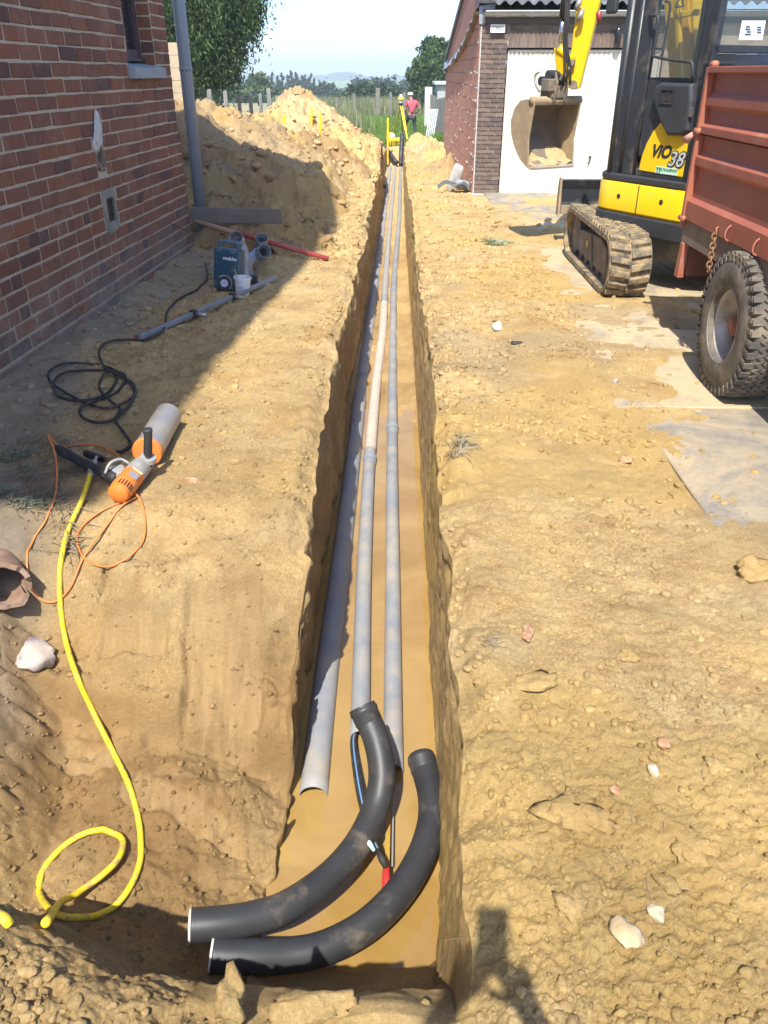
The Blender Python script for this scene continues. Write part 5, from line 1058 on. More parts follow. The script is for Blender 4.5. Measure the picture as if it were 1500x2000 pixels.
slab([([(p[0]*.98-.02, p[1]*.97) for p in foot(.0, -.86, -.40, -.76, .735, .08, .34)], .941), ([(p[0]*.98-.02, p[1]*.97) for p in foot(.0, -.86, -.40, -.76, .735, .08, .34)], zr-.13), ([(p[0]*.96-.02, p[1]*.95) for p in foot(.03, -.84, -.40, -.74, .72, .08, .3)], zr-.075), ([(p[0]*.93-.03, p[1]*.9) for p in foot(.06, -.80, -.40, -.70, .68, .08, .25)], zr-.06)]).build('engine_hood', pm('gloss_black', (.018,.02,.024), rough=.22, dirt=(.16,.14,.11), dscale=5, damt=(.64,.9)), exc, 40)
yp = [LF(*p) for p in ((1248,332),(1254,305),(1263,281),(1276,257),(1291,239),(1312,258),(1350,262),(1340,347))]; mb = MB(); upoly(mb, yp, CYL-.03, CYL+.004); pan = mb.build('side_panel', M['yelbody'], exc, bevel=.003)
mb = MB(); upoly(mb, [(wx0+.0,1.0),(CX0+.05,1.0),(CX0+.05,wz0),(wx0+.0,wz0)], CYL-.06, CYL-.032); mb.build('door_lower', M['cabblack'], exc)
hb = [LF(*p) for p in ((1289,167),(1299,161),(1361,163),(1361,196),(1353,257),(1341,265),(1311,264),(1297,235),(1283,190))]; cxh = sum(p[0] for p in hb)/9; czh = sum(p[1] for p in hb)/9
mb = MB(); n = len(hb); lay = [(1.0, CYL-.005), (1.0, CYL+.045), (.90, CYL+.066)]; v = [(cxh+(p[0]-cxh)*s, y, czh+(p[1]-czh)*s) for s, y in lay for p in hb]; mb.add(v, [(g*n+k, g*n+(k+1)%n, (g+1)*n+(k+1)%n, (g+1)*n+k) for g in range(2) for k in range(n)] + [tuple(range(n)), tuple(range(2*n, 3*n))], UM); hbx = mb.build('door_pocket', M['plblack'], exc, bevel=.010, seg=3)
q = LF(1301, 189, CYL+.066); q2 = LF(1333, 180, CYL+.066)
mb = MB(); 
for dx_, dz_, w_, h_ in ((-.065,0,.012,.10),(.065,0,.012,.10),(0,.05,.14,.012),(0,-.05,.14,.012),(-.01,0,.03,.07)): mb.box((q[0]-.01+dx_, CYL+.070, q[1]+dz_), (w_, .014, h_), None, UM)
mb.build('door_latch', M['cabblack'], hbx, bevel=.002); MB().box((q[0]-.01, CYL+.0655, q[1]), (.12, .004, .09), None, UM).build('latch_recess', M['dark'], hbx)
q = LF(1349, 219, CYL+.07); MB().box((q[0], CYL+.062, q[1]), (.03, .02, .07), None, UM).build('hinge', M['chrome'], hbx, bevel=.003)
LT = UM @ Matrix.Rotation(R(180), 4, 'Z')  # reads from the left side
def ltext(name, txt, size, m, px, py, dy, par, shear=0.25, bold=0.004, sp=1.0):
    q = LF(px, py, CYL+dy); return text_part(name, txt, size, m, par, UM @ Matrix.Translation((q[0], CYL+dy, q[1])) @ Matrix.Rotation(R(180), 4, 'Z') @ Matrix.Rotation(R(90), 4, 'X'), shear, .001, sp, bold)
M['letterblack'] = pm('letter_black', (.03,.03,.03), rough=.4); M['lettergrey'] = pm('letter_grey', (.45,.48,.50), rough=.4); M['lettergreen'] = pm('letter_green', (.05,.22,.12), rough=.5); M['mint'] = pm('mint_sticker', (.50,.72,.58), rough=.5)
ltext('lettering', 'ViO', .135, M['letterblack'], 1290, 297, .006, pan, .3, .006); ltext('numerals', '38', .165, M['letterblack'], 1319.5, 313, .006, pan, .3, .012); ltext('numerals', '38', .165, M['lettergrey'], 1319, 312.5, .009, pan, .3, .001)
q0_, q1_ = LF(1279, 342, CYL+.005), LF(1324, 330, CYL+.005); MB().box(((q0_[0]+q1_[0])/2, CYL+.005, (q0_[1]+q1_[1])/2+.01), (abs(q0_[0]-q1_[0]), .003, .055), None, UM).build('sticker', M['mint'], pan)
ltext('sticker_print', 'TP', .058, M['lettergreen'], 1286, 333, .008, pan, .1, .002); ltext('sticker_print', 'TRANSPORT', .030, M['lettergreen'], 1308, 333, .008, pan, .1, .0005)
# paper behind the rear glass (its printed code is left out, the lines stay)
pa = [RF(*p, CX0-.0) for p in ((1446,78),(1453,40),(1499,40),(1492,78))]; mb = MB(); mb.prism(pa, CX0+.015, CX0+.019, UM, 'yz'); pp = mb.build('paper', pm('paper_white', (.82,.83,.84), rough=.6), exc)
for px, py, w_ in ((1461,52,.05),(1461,57,.06),(1463,62,.05),(1461,67,.07),(1483,53,.05),(1483,58,.05),(1483,63,.05)): q = RF(px, py, CX0+.012); MB().box((CX0+.013, q[0], q[1]), (.002, w_, .009), None, UM).build('print_line', M['darkprint'], pp)
# inside: seat, levers
mb = MB(); mb.bx((-.42, .0, 1.12), (.02, .46, 1.25), UM); mb.box((-.42, .23, 1.55), (.12, .44, .65), (0, -.12, 0), UM); mb.build('seat', M['blackrub'], exc, bevel=.04, seg=3)
mb = MB(); mb.bx((.0, .50, 1.05), (.22, .60, 1.30), UM); mb.bx((.0, -.14, 1.05), (.22, -.04, 1.30), UM); mb.bx((-.55, -.2, .94), (.52, .66, .99), UM); mb.build('console', M['plblack'], exc, bevel=.02)
for y in (.55, -.09): ucyl('lever', [(.12, y, 1.28), (.16, y, 1.44)], .014, M['plblack']); 
mb = MB(); v, f = lump(ICO2, 3, .2, (.05,.06,.10)); mb.add([UM @ Vector((p[0]+.05, p[1]+.30, p[2]+1.62)) for p in v], [tuple(t_) for t_ in f])
# rails on the door, grab rail with mirror at the front post
def LP(px, py, dy): q = LF(px, py, CYL+dy); return (q[0], CYL+dy, q[1])
ucyl('door_rail', catmull([LP(1270,29,.0), LP(1276,30,.05), LP(1285,33,.06), LP(1283,60,.06), LP(1276,105,.06), LP(1277,110,.06), LP(1310,117,.06), LP(1345,121,.06), LP(1352,126,.06), LP(1352,150,.05), LP(1352,156,.0)], 4), .012, M['plblack'])
ucyl('inner_rail', catmull([LP(1300,2,-.06), LP(1309,12,-.06), LP(1300,70,-.06), LP(1292,108,-.06), LP(1284,112,-.06)], 5), .010, M['plblack'])
def LPX(px, py): q = LF(px, py, CYL-.05); return (q[0], CYL-.05, q[1])
ucyl('grab_rail', catmull([LPX(1246,8), LPX(1236,9), LPX(1228,22), LPX(1222,90), LPX(1214,160), LPX(1209,196), LPX(1212,206), LPX(1224,207)], 5), .013, M['plblack'])
mi = MB(); c_ = LPX(1199, -12); mi.box((c_[0], c_[1], c_[2]), (.13, .05, .30), None, UM); mi.build('mirror', M['plblack'], exc, bevel=.03, seg=3); ucyl('mirror_arm', [LPX(1212,-40), LPX(1240,-20)], .01, M['plblack'])
# --- boom, arm, links, bucket
def wp_(p): return Vector(p) - EC
bz0, bz1 = wp_(V(1343, 175, 8.95)), wp_(V(1333, -40, 9.0)); el = wp_((2.15, 9.35, 3.30)); at_, ab = wp_(V(1152, 0, 9.62)), wp_(V(1121, 172, 9.66))
bdir = (ab-at_).normalized(); atop = at_ - bdir*.95
mb = MB()
def taper(mb, P, dirw, ws, th): # ribbon box along P, in plane direction dirw
    n = len(P); v = []
    for k, p in enumerate(P):
        d = (P[min(k+1,n-1)] - P[max(k-1,0)]).normalized(); w = dirw.cross(d).normalized()
        for a, b_ in ((-1,-1),(1,-1),(1,1),(-1,1)): v.append(p + w*(a*ws[k]/2) + dirw*(b_*th/2))
    f = [(k*4+j, k*4+(j+1)%4, (k+1)*4+(j+1)%4, (k+1)*4+j) for k in range(n-1) for j in range(4)] + [(3,2,1,0), tuple((n-1)*4+j for j in range(4))]; return mb.add(v, f)
SIDE = Vector((-.66, -.75, 0)).normalized()      # across the boom plane, towards the camera
AW = Vector((-.30, -.95, 0)).normalized()
taper(mb, [bz0-Vector((0,0,.35)), bz0, bz1, bz1.lerp(el, .6), el], UL*1.0, [.24,.27,.30,.30,.22], .20).build('boom', M['yelbody'], exc, bevel=.012)
mb = MB(); 
for k, (px, w_) in enumerate(((1322, .03), (1352, .03))): taper(mb, [wp_(V(px+8, 165, 8.80)), wp_(V(px, -30, 8.82))], UL, [.05,.05], .05)
mb.build('boom_hose', M['yelbody'], exc, bevel=.01)
mb = MB(); c_ = wp_(V(1335, 28, 8.78)); mb.box(c_, (.34, .06, .05), Euler((0, .05, math.atan2(UF.y, UF.x))).to_matrix()); mb.build('boom_bracket', M['yelbody'], exc, bevel=.008)
tr_ = MB(); c_ = wp_(V(1328, 6, 8.74)); R3 = Matrix((UF*-1, Vector((0,0,1)), UL*1.0)).transposed()
for a in range(3): b0_, b1_ = [Vector((math.sin(2*math.pi*k/3)*.06, math.cos(2*math.pi*k/3)*.06, 0)) for k in (a, a+1)]; tr_.beam(c_ + R3 @ b0_, c_ + R3 @ b1_, .012, .008, UL)
tr_.build('warning_triangle', M['letterblack'], exc)
taper(MB(), [atop, at_, at_.lerp(ab, .45), ab], AW, [.24,.225,.19,.13], .17).build('arm', M['yelbody'], exc, bevel=.012)
def pin(p, r=.035, L=.22, m='frame', name='pin'): return MB().tube([p-AW*L/2, p+AW*L/2], r, 14).build(name, M[m], exc, 40)
pin(ab + Vector((0,0,.03)), .045, .24); l0, l1, l2 = wp_(V(1093, 92, 9.64)), wp_(V(1120, 122, 9.65)), wp_(V(1100, 152, 9.68))
for s_ in (-.07, .07): MB().tube([l0+AW*s_, l0.lerp(l1,.5)+AW*s_-Vector((0,0,.01)), l1+AW*s_], [.045,.034,.05], 10).build('link', M['yelbody'], exc, True); taper(MB(), [l0+AW*s_, l2+AW*s_], AW, [.10,.10], .03).build('link', M['yelbody'], exc, bevel=.01)
pin(l0, .028, .2); pin(l1, .03, .26, 'frame'); pin(l2, .03, .2)
cy0, cy1 = wp_(V(1112, -60, 9.62)), l0; MB().tube([cy0, cy0.lerp(cy1, .62)], .045, 16).build('bucket_cylinder', M['cabblack'], exc, True); MB().tube([cy0.lerp(cy1, .60), cy1], .022, 12).build('cylinder_rod', M['chrome'], exc, True)
for k in range(3): ucyl_ = MB().tube(catmull([wp_(V(1106+k*4, -20, 9.52)), wp_(V(1104+k*3, 40, 9.50)), wp_(V(1101+k*3, 80, 9.52)), wp_(V(1104+k*5, 130, 9.52)), wp_(V(1096+k*9, 160, 9.54))], 5), .011, 8).build('hydraulic_hose', M['blackrub'], exc, True)
for px, py in ((1130, 8), (1134, 30)): MB().tube([wp_(V(px-6, py+12, 9.50)), wp_(V(px, py, 9.48)), wp_(V(px+5, py-12, 9.50))], [.02,.03,.02], 10).build('hose_coupling', steel, exc, True)
MB().tube([wp_(V(1170, 22, 9.5)), wp_(V(1170, 44, 9.5))], [.03,.022], 10).build('work_lamp', pm('dull_red_lens', (.30,.04,.045), rough=.35), exc, True)
BO = wp_(V(1082, 262, 9.62)); BR = Matrix((Vector((-.5,.866,0)), Vector((-.866,-.5,0)), Vector((0,0,1)))).transposed().to_4x4(); BM = Matrix.Translation(BO) @ BR @ Matrix.Rotation(R(-4), 4, 'Y')
bp_ = [(.00,.30),(.12,.335),(.24,.31),(.335,.22),(.37,.10),(.34,-.03),(.25,-.16),(.13,-.265),(-.03,-.335)]; bw = .315
for s_ in (-1, 1): MB().prism(bp_ + [(-.015,-.30),(.03,-.05),(.012,.18)], s_*bw-.010, s_*bw+.010, BM, 'xz').build('bucket_side', M['steelworn'], exc, bevel=.003)
mb = MB(); n = len(bp_); v = []
for s_ in (-1, 1):
    for off in (0, .016):
        for k, (x, z) in enumerate(bp_):
            a = bp_[max(k-1,0)]; b_ = bp_[min(k+1,n-1)]; nx, nz = (b_[1]-a[1]), -(b_[0]-a[0]); l = math.hypot(nx, nz); v.append((x + nx/l*off, s_*(bw-.011), z + nz/l*off))
f = []
for k in range(n-1): f += [(k, k+1, 2*n+k+1, 2*n+k), (n+k+1, n+k, 3*n+k, 3*n+k+1)]
f += [(0, 2*n, 3*n, n), (n-1, 2*n-1, 4*n-1, 3*n-1)]; mb.add(v, f, BM); mb.build('bucket_shell', M['bucketin'], exc)
MB().prism([(-.05,-.345),(.14,-.278),(.13,-.25),(-.05,-.325)], -bw+.012, bw-.012, BM, 'xz').build('bucket_lip', pm('worn_lip', (.42,.36,.28), (.34,.28,.2), scale=8, rough=.5, metal=.3), exc)
MB().tube([BM @ Vector((.04, -bw-.02, .325)), BM @ Vector((.04, bw+.02, .325))], .042, 16).build('bucket_tube', M['steelworn'], exc, True)
x = np.linspace(-bw+.015, bw-.015, 26); y = np.linspace(-.02, .25, 16); X_, Y_ = np.meshgrid(x, y); zb = np.interp(Y_, [-.02,.13,.25,.34], [-.325,-.262,-.158,-.03]); Zd = zb + .012 + .035*np.clip(fbm(X_*7, Y_*7, o=3, s=3)+.1, -.4, 1)*sst(.27, .12, Y_)
v = [BM @ Vector((b_, a, c)) for a, b_, c in zip(X_.ravel(), Y_.ravel(), Zd.ravel())]; i = np.arange(15)[:, None]*26 + np.arange(25)[None, :]; oo = link('clay_in_bucket', np_mesh('clay_in_bucket', np.array([p[:] for p in v]), np.stack([i, i+1, i+27, i+26], -1).reshape(-1, 4)), pm('bucket_clay', (.40,.28,.13), (.46,.33,.17), scale=12, rough=.9, bump=.6, bscale=60), exc, True)
mb = MB(); 
for s_ in (-.07, .07): mb.prism([(-.02,.31),(.20,.33),(.22,.42),(.16,.55),(.02,.60),(-.04,.50)], s_-.015, s_+.015, BM, 'xz')
mb.box(BM @ Vector((.09, 0, .40)), (.20,.22,.12), BR.to_3x3()); mb.box(BM @ Vector((.05, .12, .47)), (.14,.10,.12), BR.to_3x3()); mb.build('quick_coupler', M['frame'], exc, bevel=.012); 
for z, r_, s_ in ((.56,.05,.14),(.50,.045,.15)): MB().tube([BM @ Vector((.06 if z > .52 else .16, -s_, z)), BM @ Vector((.06 if z > .52 else .16, s_, z))], r_, 16).build('coupler_pin', M['cabblack'], exc, 40)
MB().tube(catmull([BM @ Vector((.10, .19, .40)), BM @ Vector((.14,.22,.47)), BM @ Vector((.17,.22,.55)), BM @ Vector((.12,.21,.59))], 4), .012, 8).build('coupler_hook', steel, exc, True)
# ================================================================== TIPPING TRAILER
def VX(px, py, X): d = ray(px, py); t = X/d.x; return Vector((X, d.y*t, CAMZ + d.z*t))
TX, TY0, TY1 = 2.0, 5.93, 2.5
def zy(py): return V(1340, py, TY0).z
M['trail'] = pm('faded_red_paint', (.36,.108,.06), (.30,.088,.052), scale=2.5, rough=.6, dirt=(.36,.22,.155), dscale=4, damt=(.50,.85), bump=.08, bscale=20)
M['trail2'] = pm('edge_lit_orange', (.40,.145,.08), (.34,.11,.065), scale=5, rough=.6, dirt=(.30,.22,.17), dscale=9, damt=(.55,.8))  # edge light on the corner post painted in as lighter orange; fittings share it
M['oldwood'] = pm('chassis_wood', (.17,.14,.11), (.24,.19,.15), scale=6, rough=.9, dirt=(.30,.10,.07), dscale=5, damt=(.55,.75))
trl = thing('trailer', 'faded red tipping trailer with ribbed dropside boards parked at the right edge', 'trailer', (TX, TY0, 0))
def side_board(name, zs):
    P = [(TX+o, z) for o, z in zs] + [(TX+.062, zs[-1][1]), (TX+.062, zs[0][1])]; mb = MB(); mb.prism(P, TY1, TY0-.045, plane='xz'); wpart(name, mb, M['trail'], trl, bevel=.004)
z = {k: zy(k) for k in (130,142,190,205,245,262,305,320,390,425,470)}
side_board('side_board', [(.0, z[425]), (.0, z[390]), (.030, z[390]+.025), (.034, z[320]-.02), (.006, z[320]), (.006, z[305]), (.034, z[305]+.03), (.034, z[262]-.004), (.0, z[262])])
side_board('side_board', [(.0, z[262]+.008), (.0, z[245]), (.034, z[245]+.02), (.034, z[205]-.02), (.008, z[205]), (.008, z[190]), (.034, z[190]+.03), (.034, z[142]), (-.012, z[142]), (-.012, z[130])])
wpart('corner_post', MB().bx((TX-.012, TY0-.044, z[425]-.06), (TX+.07, TY0+.0, z[130]-.004)), M['trail2'], trl, bevel=.006)
wpart('corner_post', MB().bx((TX+2.17, TY0-.044, z[425]-.06), (TX+2.25, TY0, z[130]-.004)), M['trail2'], trl, bevel=.006)
for yb in (4.35, 3.1): wpart('middle_post', MB().bx((TX-.008, yb-.04, z[425]), (TX+.066, yb+.04, z[130]-.004)), M['trail'], trl, bevel=.006)
wpart('far_board', MB().bx((TX+2.19, TY1, z[425]), (TX+2.25, TY0-.05, z[130])), M['trail'], trl); wpart('head_board', MB().bx((TX+.08, TY0-.04, z[425]), (TX+2.16, TY0, z[130])), M['trail'], trl); wpart('tail_board', MB().bx((TX+.08, TY1, z[425]), (TX+2.16, TY1+.04, z[130])), M['trail'], trl)
wpart('bed_floor', MB().bx((TX+.066, TY1, z[425]-.05), (TX+2.18, TY0-.05, z[425]+.01)), M['oldwood'], trl)
wpart('bed_rail', MB().bx((TX+.015, TY1, z[470]), (TX+.10, TY0-.02, z[425]-.006)), M['oldwood'], trl, bevel=.005); wpart('bed_rail', MB().bx((TX+2.14, TY1, z[470]), (TX+2.23, TY0-.02, z[425]-.055)), M['oldwood'], trl, bevel=.005)
for py, yy in ((250, 5.86), (252, 5.80)): pass
for zz in (z[253 if 253 in z else 262]+.02, z[425]-.0): wpart('hinge_pin', MB().tube([(TX-.005, TY0+.02, zz), (TX-.005, TY0-.07, zz)], .020, 10), M['trail2'], trl, True)
wpart('lock_lever', MB().tube([(TX-.02, TY0+.01, z[262]), (TX-.05, TY0+.05, z[262]-.04)], [.018,.028], 10), pm('primer_pink', (.5,.25,.2), rough=.6), trl, True)
wpart('hinge_pin', MB().tube([(TX+.02, TY0-.01, z[130]+.012), (TX+.02, TY0-.08, z[130]+.012)], .022, 10), M['trail2'], trl, True)
for px, py in ((1425, 455), (1480, 482)):
    p = VX(px, py, TX); wpart('hook', MB().tube(catmull([p+Vector((.01,0,.05)), p+Vector((-.02,0,.02)), p+Vector((-.022,0,-.03)), p+Vector((.006,0,-.05))], 4), .006, 8), M['trail2'], trl, True)
ch = VX(1398, 448, TX-.012); c_end = VX(1383, 530, TX-.012); chn = wpart('chain', MB().tube([ch+Vector((.02,0,.02)), ch], .007, 6), M['trail2'], trl, True); nlk = 9; rust = pm('rusty_chain', (.30,.17,.08), (.22,.12,.06), scale=20, rough=.8)
o_ = Vector(trl.location)
for k in range(nlk):
    c_ = ch.lerp(c_end, (k+.5)/nlk); d = (c_end-ch).normalized(); s_ = Vector((1,0,0)) if k % 2 else Vector((0,1,0)); L_ = (c_end-ch).length/nlk*.72; ring = [c_ + d*math.cos(2*math.pi*j/12)*L_ + s_*math.sin(2*math.pi*j/12)*.017 - o_ for j in range(13)]; MB().tube(ring, .0055, 6, False).build('chain_link', rust, chn, True)
wpart('support_leg', MB().prism([(TY0-.10, z[470]), (TY0-.04, z[470]), (TY0-.01, z[470]-.24), (TY0-.10, z[470]-.24)], TX+.005, TX+.05, plane='yz'), M['trail2'], trl, bevel=.006); wpart('rear_apron', MB().bx((TX+.06, TY0-.12, z[470]-.22), (TX+2.1, TY0-.08, z[470])), pm('brown_red_apron', (.16,.06,.045), (.20,.08,.06), scale=4, rough=.75), trl)
mb = MB(); mb.bx((TX+.45, TY1-.8, .52), (TX+.57, TY0-.2, .68)); mb.bx((TX+1.65, TY1-.8, .52), (TX+1.77, TY0-.2, .68)); mb.bx((TX+.2, 4.63, .38), (TX+1.95, 4.83, .52)); wpart('chassis', mb, M['oldwood'], trl, bevel=.006)
M['tyre'] = pm('dusty_tyre', (.075,.068,.06), (.10,.09,.075), scale=6, rough=.85, dirt=(.27,.225,.16), dscale=7, damt=(.45,.75), bump=.15, bscale=40)
M['rim'] = pm('silver_rim', (.42,.42,.41), (.33,.32,.30), scale=5, rough=.5, metal=.4, dirt=(.33,.27,.2), dscale=7, damt=(.5,.75))
def wheel(xc, sgn):
    c = Vector((xc, 4.73, .427)); ax = Vector((sgn, 0, 0)); w = thing('wheel', None, None, c - o_); w.parent = trl
    Rr, Wd = .427, .31
    pr = [(.205,-.03),(.225,.004),(.27,.014),(.33,.012),(.375,-.005),(.408,-.035),(.418,-.05),(.418,-Wd+.05),(.408,-Wd+.035),(.375,-Wd+.005),(.33,-Wd-.012),(.25,-Wd-.012),(.205,-Wd+.03)]
    mb = MB(); mb.lathe(pr, 60, (0,0,0), ax, closed=True); m3 = rotm(ax)
    nb = 42
    for k in range(nb):
        a = 2*math.pi*k/nb
        for h_, ww, rr_, tw in ((-.028,.055,.409,.0), (-Wd+.028,.055,.409,.0)):
            p = m3 @ Vector((rr_*math.cos(a), rr_*math.sin(a), h_)); rad = (m3 @ Vector((math.cos(a), math.sin(a), 0))); tan = ax.cross(rad).normalized(); mb.box(p, (.024, .032, ww), Matrix((rad, tan, ax)).transposed())
            if h_ > -.1: p = m3 @ Vector((.385*math.cos(a+.03), .385*math.sin(a+.03), -.004)); mb.box(p, (.040, .026, .016), Matrix((rad, tan, ax)).transposed())
    for h_ in (-.085,-.13,-.18,-.225):
        n = 120; v = []
        for k in range(n):
            a = 2*math.pi*k/n; zz = h_ + (.014 if (k//1) % 2 else -.014)
            for rr_, dz in ((.415,-.017),(.430,-.014),(.430,.014),(.415,.017)): v.append(m3 @ Vector((rr_*math.cos(a), rr_*math.sin(a), zz+dz)))
        mb.add(v, [(k*4+j, k*4+j+1, ((k+1)%n)*4+j+1, ((k+1)%n)*4+j) for k in range(n) for j in range(3)])
    mb.build('tyre', M['tyre'], w, 35)
    MB().lathe([(.224,.006),(.226,-.012),(.205,-.03),(.196,-.06),(.185,-.10),(.155,-.13),(.10,-.135),(.09,-.125),(.0,-.125),(.0,-.15),(.205,-.16),(.235,-.01)], 48, (0,0,0), ax, closed=True).build('rim', M['rim'], w, 35)
    MB().lathe([(.06,-.126),(.06,-.07),(.036,-.045),(.0,-.045),(.0,-.126)], 24, (0,0,0), ax).build('hub', pm('red_hub', (.30,.10,.07), (.22,.09,.07), scale=9, rough=.6), w, 40)
    mb = MB()
    for k in range(6): a = 2*math.pi*k/6; p = m3 @ Vector((.115*math.cos(a), .115*math.sin(a), -.12)); mb.lathe([(.0,0),(.013,0),(.013,.02),(.0,.02)], 6, p, ax)
    mb.build('wheel_nut', M['frame'], w)
wheel(1.945, -1); wheel(TX+2.30, 1)
# ================================================================== BACKGROUND: TREES, FENCES, FIELD, HILLS
def leafmat(name, a, b, tr=.25):
    m = NT(name); ge = m.n('ShaderNodeNewGeometry'); c = m.mix(ge.outputs['Random Per Island'], a, b); c = m.mix(m.ramp(m.noise(.9, 3), .38, .62), c, m.mix(1.0, c, (.72,.80,.75), 'MULTIPLY')); m.col(c); m.set(Roughness=.6, Specular_IOR_Level=.3)
    t = m.n('ShaderNodeBsdfTranslucent'); m.l(c, t.inputs[0]); mx = m.n('ShaderNodeMixShader'); mx.inputs[0].default_value = tr; m.l(m.b.outputs[0], mx.inputs[1]); m.l(t.outputs[0], mx.inputs[2]); m.l(mx.outputs[0], m.out.inputs[0]); return m.m
M['leafA'] = leafmat('willow_leaf', (.035,.072,.022), (.105,.16,.05)); M['leafB'] = leafmat('birch_leaf', (.045,.085,.022), (.095,.15,.04)); M['leafC'] = leafmat('oak_leaf', (.022,.048,.016), (.055,.09,.028)); M['leafD'] = leafmat('poplar_leaf', (.028,.055,.022), (.05,.085,.03)); M['leafE'] = leafmat('pale_leaf', (.08,.12,.03), (.13,.17,.055))
M['bark'] = pm('bark', (.07,.055,.04), (.11,.09,.07), scale=8, rough=.95, bump=.6, bscale=20)
def foliage(blobs, n, size, seed, droop=0.0, asp=.4, clump=.28, per=26):
    """leaf quads gathered into small sprays spread through and over each blob; offsets from the origin of the blobs"""
    rg = np.random.default_rng(seed); vol = np.array([b[3]**2 for b in blobs]); vol = vol/vol.sum(); V_ = []
    for b_, w in zip(blobs, vol):
        k = max(4, int(n*w/per)); d = rg.normal(size=(k, 3)); d /= np.linalg.norm(d, axis=1)[:, None]; r = b_[3]*(rg.random(k)**.38)*(1+.28*rg.normal(size=k)*.6)
        c = np.array(b_[:3]) + d*r[:, None]*np.array([1, 1, .9]); p = np.repeat(c, per, 0) + rg.normal(size=(k*per, 3))*clump*np.array([1, 1, .75])*b_[3]*.5
        if droop: p[:, 2] -= droop*np.abs(rg.normal(size=len(p)))*b_[3]*.5
        m = len(p); a = rg.normal(size=(m, 3)); a[:, 2] -= 1.6*droop; a /= np.linalg.norm(a, axis=1)[:, None]; s = np.cross(a, rg.normal(size=(m, 3))); s /= np.linalg.norm(s, axis=1)[:, None]
        L = size*rg.uniform(.6, 1.3, m)[:, None]; V_.append(np.stack([p-a*L, p+s*L*asp, p+a*L, p-s*L*asp], 1).reshape(-1, 3))
    v = np.concatenate(V_); return v, np.arange(len(v)).reshape(-1, 4)
def tree(name, label, base, blobs, n, size, m, seed, droop=0., asp=.4, clump=.28, group=None, trunk=.16, cat='tree'):
    t = thing(name, label, cat, base, group=group); v, q = foliage(blobs, n, size, seed, droop, asp, clump); link('crown', np_mesh('crown', v, q), m, t)
    rg = random.Random(seed); top = max(b[2] for b in blobs); mb = MB(); cx = sum(b[0] for b in blobs)/len(blobs)
    mb.tube(catmull([(0,0,-.3), (cx*.2,0,top*.3), (cx*.6,.1,top*.6), (cx,0,top*.95)], 4), [trunk*(1-.07*k) for k in range(13)], 8)
    for b_ in blobs: z0 = min(b_[2]*.6, top*.6); mb.tube([(cx*.4,0,z0), ((cx*.4+b_[0])/2+rg.uniform(-.2,.2), b_[1]*.5, (z0+b_[2])/2+.1), (b_[0],b_[1],b_[2])], [trunk*.45, trunk*.3, trunk*.08], 6)
    mb.build('trunk', M['bark'], t, True); return t
def pxblobs(lst, Y, base): return [tuple(V(px, py + (22 if Y > 50 else 0), Y+dy)-base)+(r*(.85 if Y > 50 else 1),) for px, py, dy, r in lst]
b_ = Vector((-7.4, 27, -.5)); tree('willow_tree', 'big dark willow drooping over the wire fence behind the brick house', b_, pxblobs([(330,60,0,1.6),(300,-40,0,1.9),(375,-30,0,1.5),(415,20,.5,1.1),(455,12,.3,.85),(478,18,0,.6),(435,80,.2,.75),(395,70,0,1.2),(350,120,0,1.2),(405,128,.4,.75),(428,138,.2,.55),(380,150,0,.8),(452,58,.4,.55),(446,142,.2,.28),(470,50,0,.4),(440,-40,0,1.2),(488,-20,0,.6),(310,140,0,1.2)], 27, b_), 60000, .075, M['leafA'], 3, .9, .30, .30, trunk=.22)
b_ = Vector((4.6, 62, -1.9)); tree('birch_tree', 'tall light green birch rising behind the grey panel fence', b_, pxblobs([(848,92,0,1.35),(842,70,0,.8),(868,105,0,1.4),(875,80,1,.9),(828,128,0,.95),(806,118,0,.55),(796,122,0,.3),(858,140,0,1.6),(838,160,0,1.1),(818,152,0,.8),(880,130,0,1.4),(870,165,0,1.2),(816,98,0,.45),(851,60,0,.5)], 62, b_), 26000, .15, M['leafB'], 5, .5, .42, .30, trunk=.2)
for k, (px, py, r, Y, sd) in enumerate([(702,166,1.9,92,11),(722,160,2.4,95,12),(746,157,2.3,90,13),(768,168,2.0,94,14),(688,172,1.5,98,15)]):
    c = V(px, py-16, Y); b_ = Vector((c.x, Y, float(far_z(0, Y)))); hh = c.z - b_.z - 1.45*r; rg = random.Random(sd)
    bl = [(0,0,hh,r),( r*.6,0,hh-.5,r*.7),(-r*.6,.2,hh-.6,r*.7),(.2,0,hh+.7*r,r*.45),(-.3,.1,hh+.5*r,r*.5),(r*.5,0,hh-1.6,r*.8),(-r*.5,0,hh-1.6,r*.8),(0,0,hh-2.4,r)]
    tree('round_tree', ['dark bushy tree second from the left end of the clump behind the lawn', 'broad dark tree in the middle of the clump behind the lawn', 'highest rounded tree of the clump behind the lawn', 'dark tree at the right end of the clump, beside the birch', 'lowest tree at the left end of the clump behind the lawn'][k], b_, bl, 5200, .26, M['leafC'], sd, .1, .6, .3, 'trees in the clump behind the lawn', .16)
c = V(507, 172, 105); b_ = Vector((c.x, 105, float(far_z(0, 105)))); hh = c.z-b_.z; tree('round_tree', 'pale green rounded tree before the row of poplars', b_, [(0,0,hh,1.5),(1.1,0,hh-.5,1.1),(-1.2,0,hh-.6,1.1),(.2,0,hh+.8,.8),(0,0,hh-1.6,1.6)], 4200, .28, M['leafE'], 21, .1, .6, .3, None, .14)
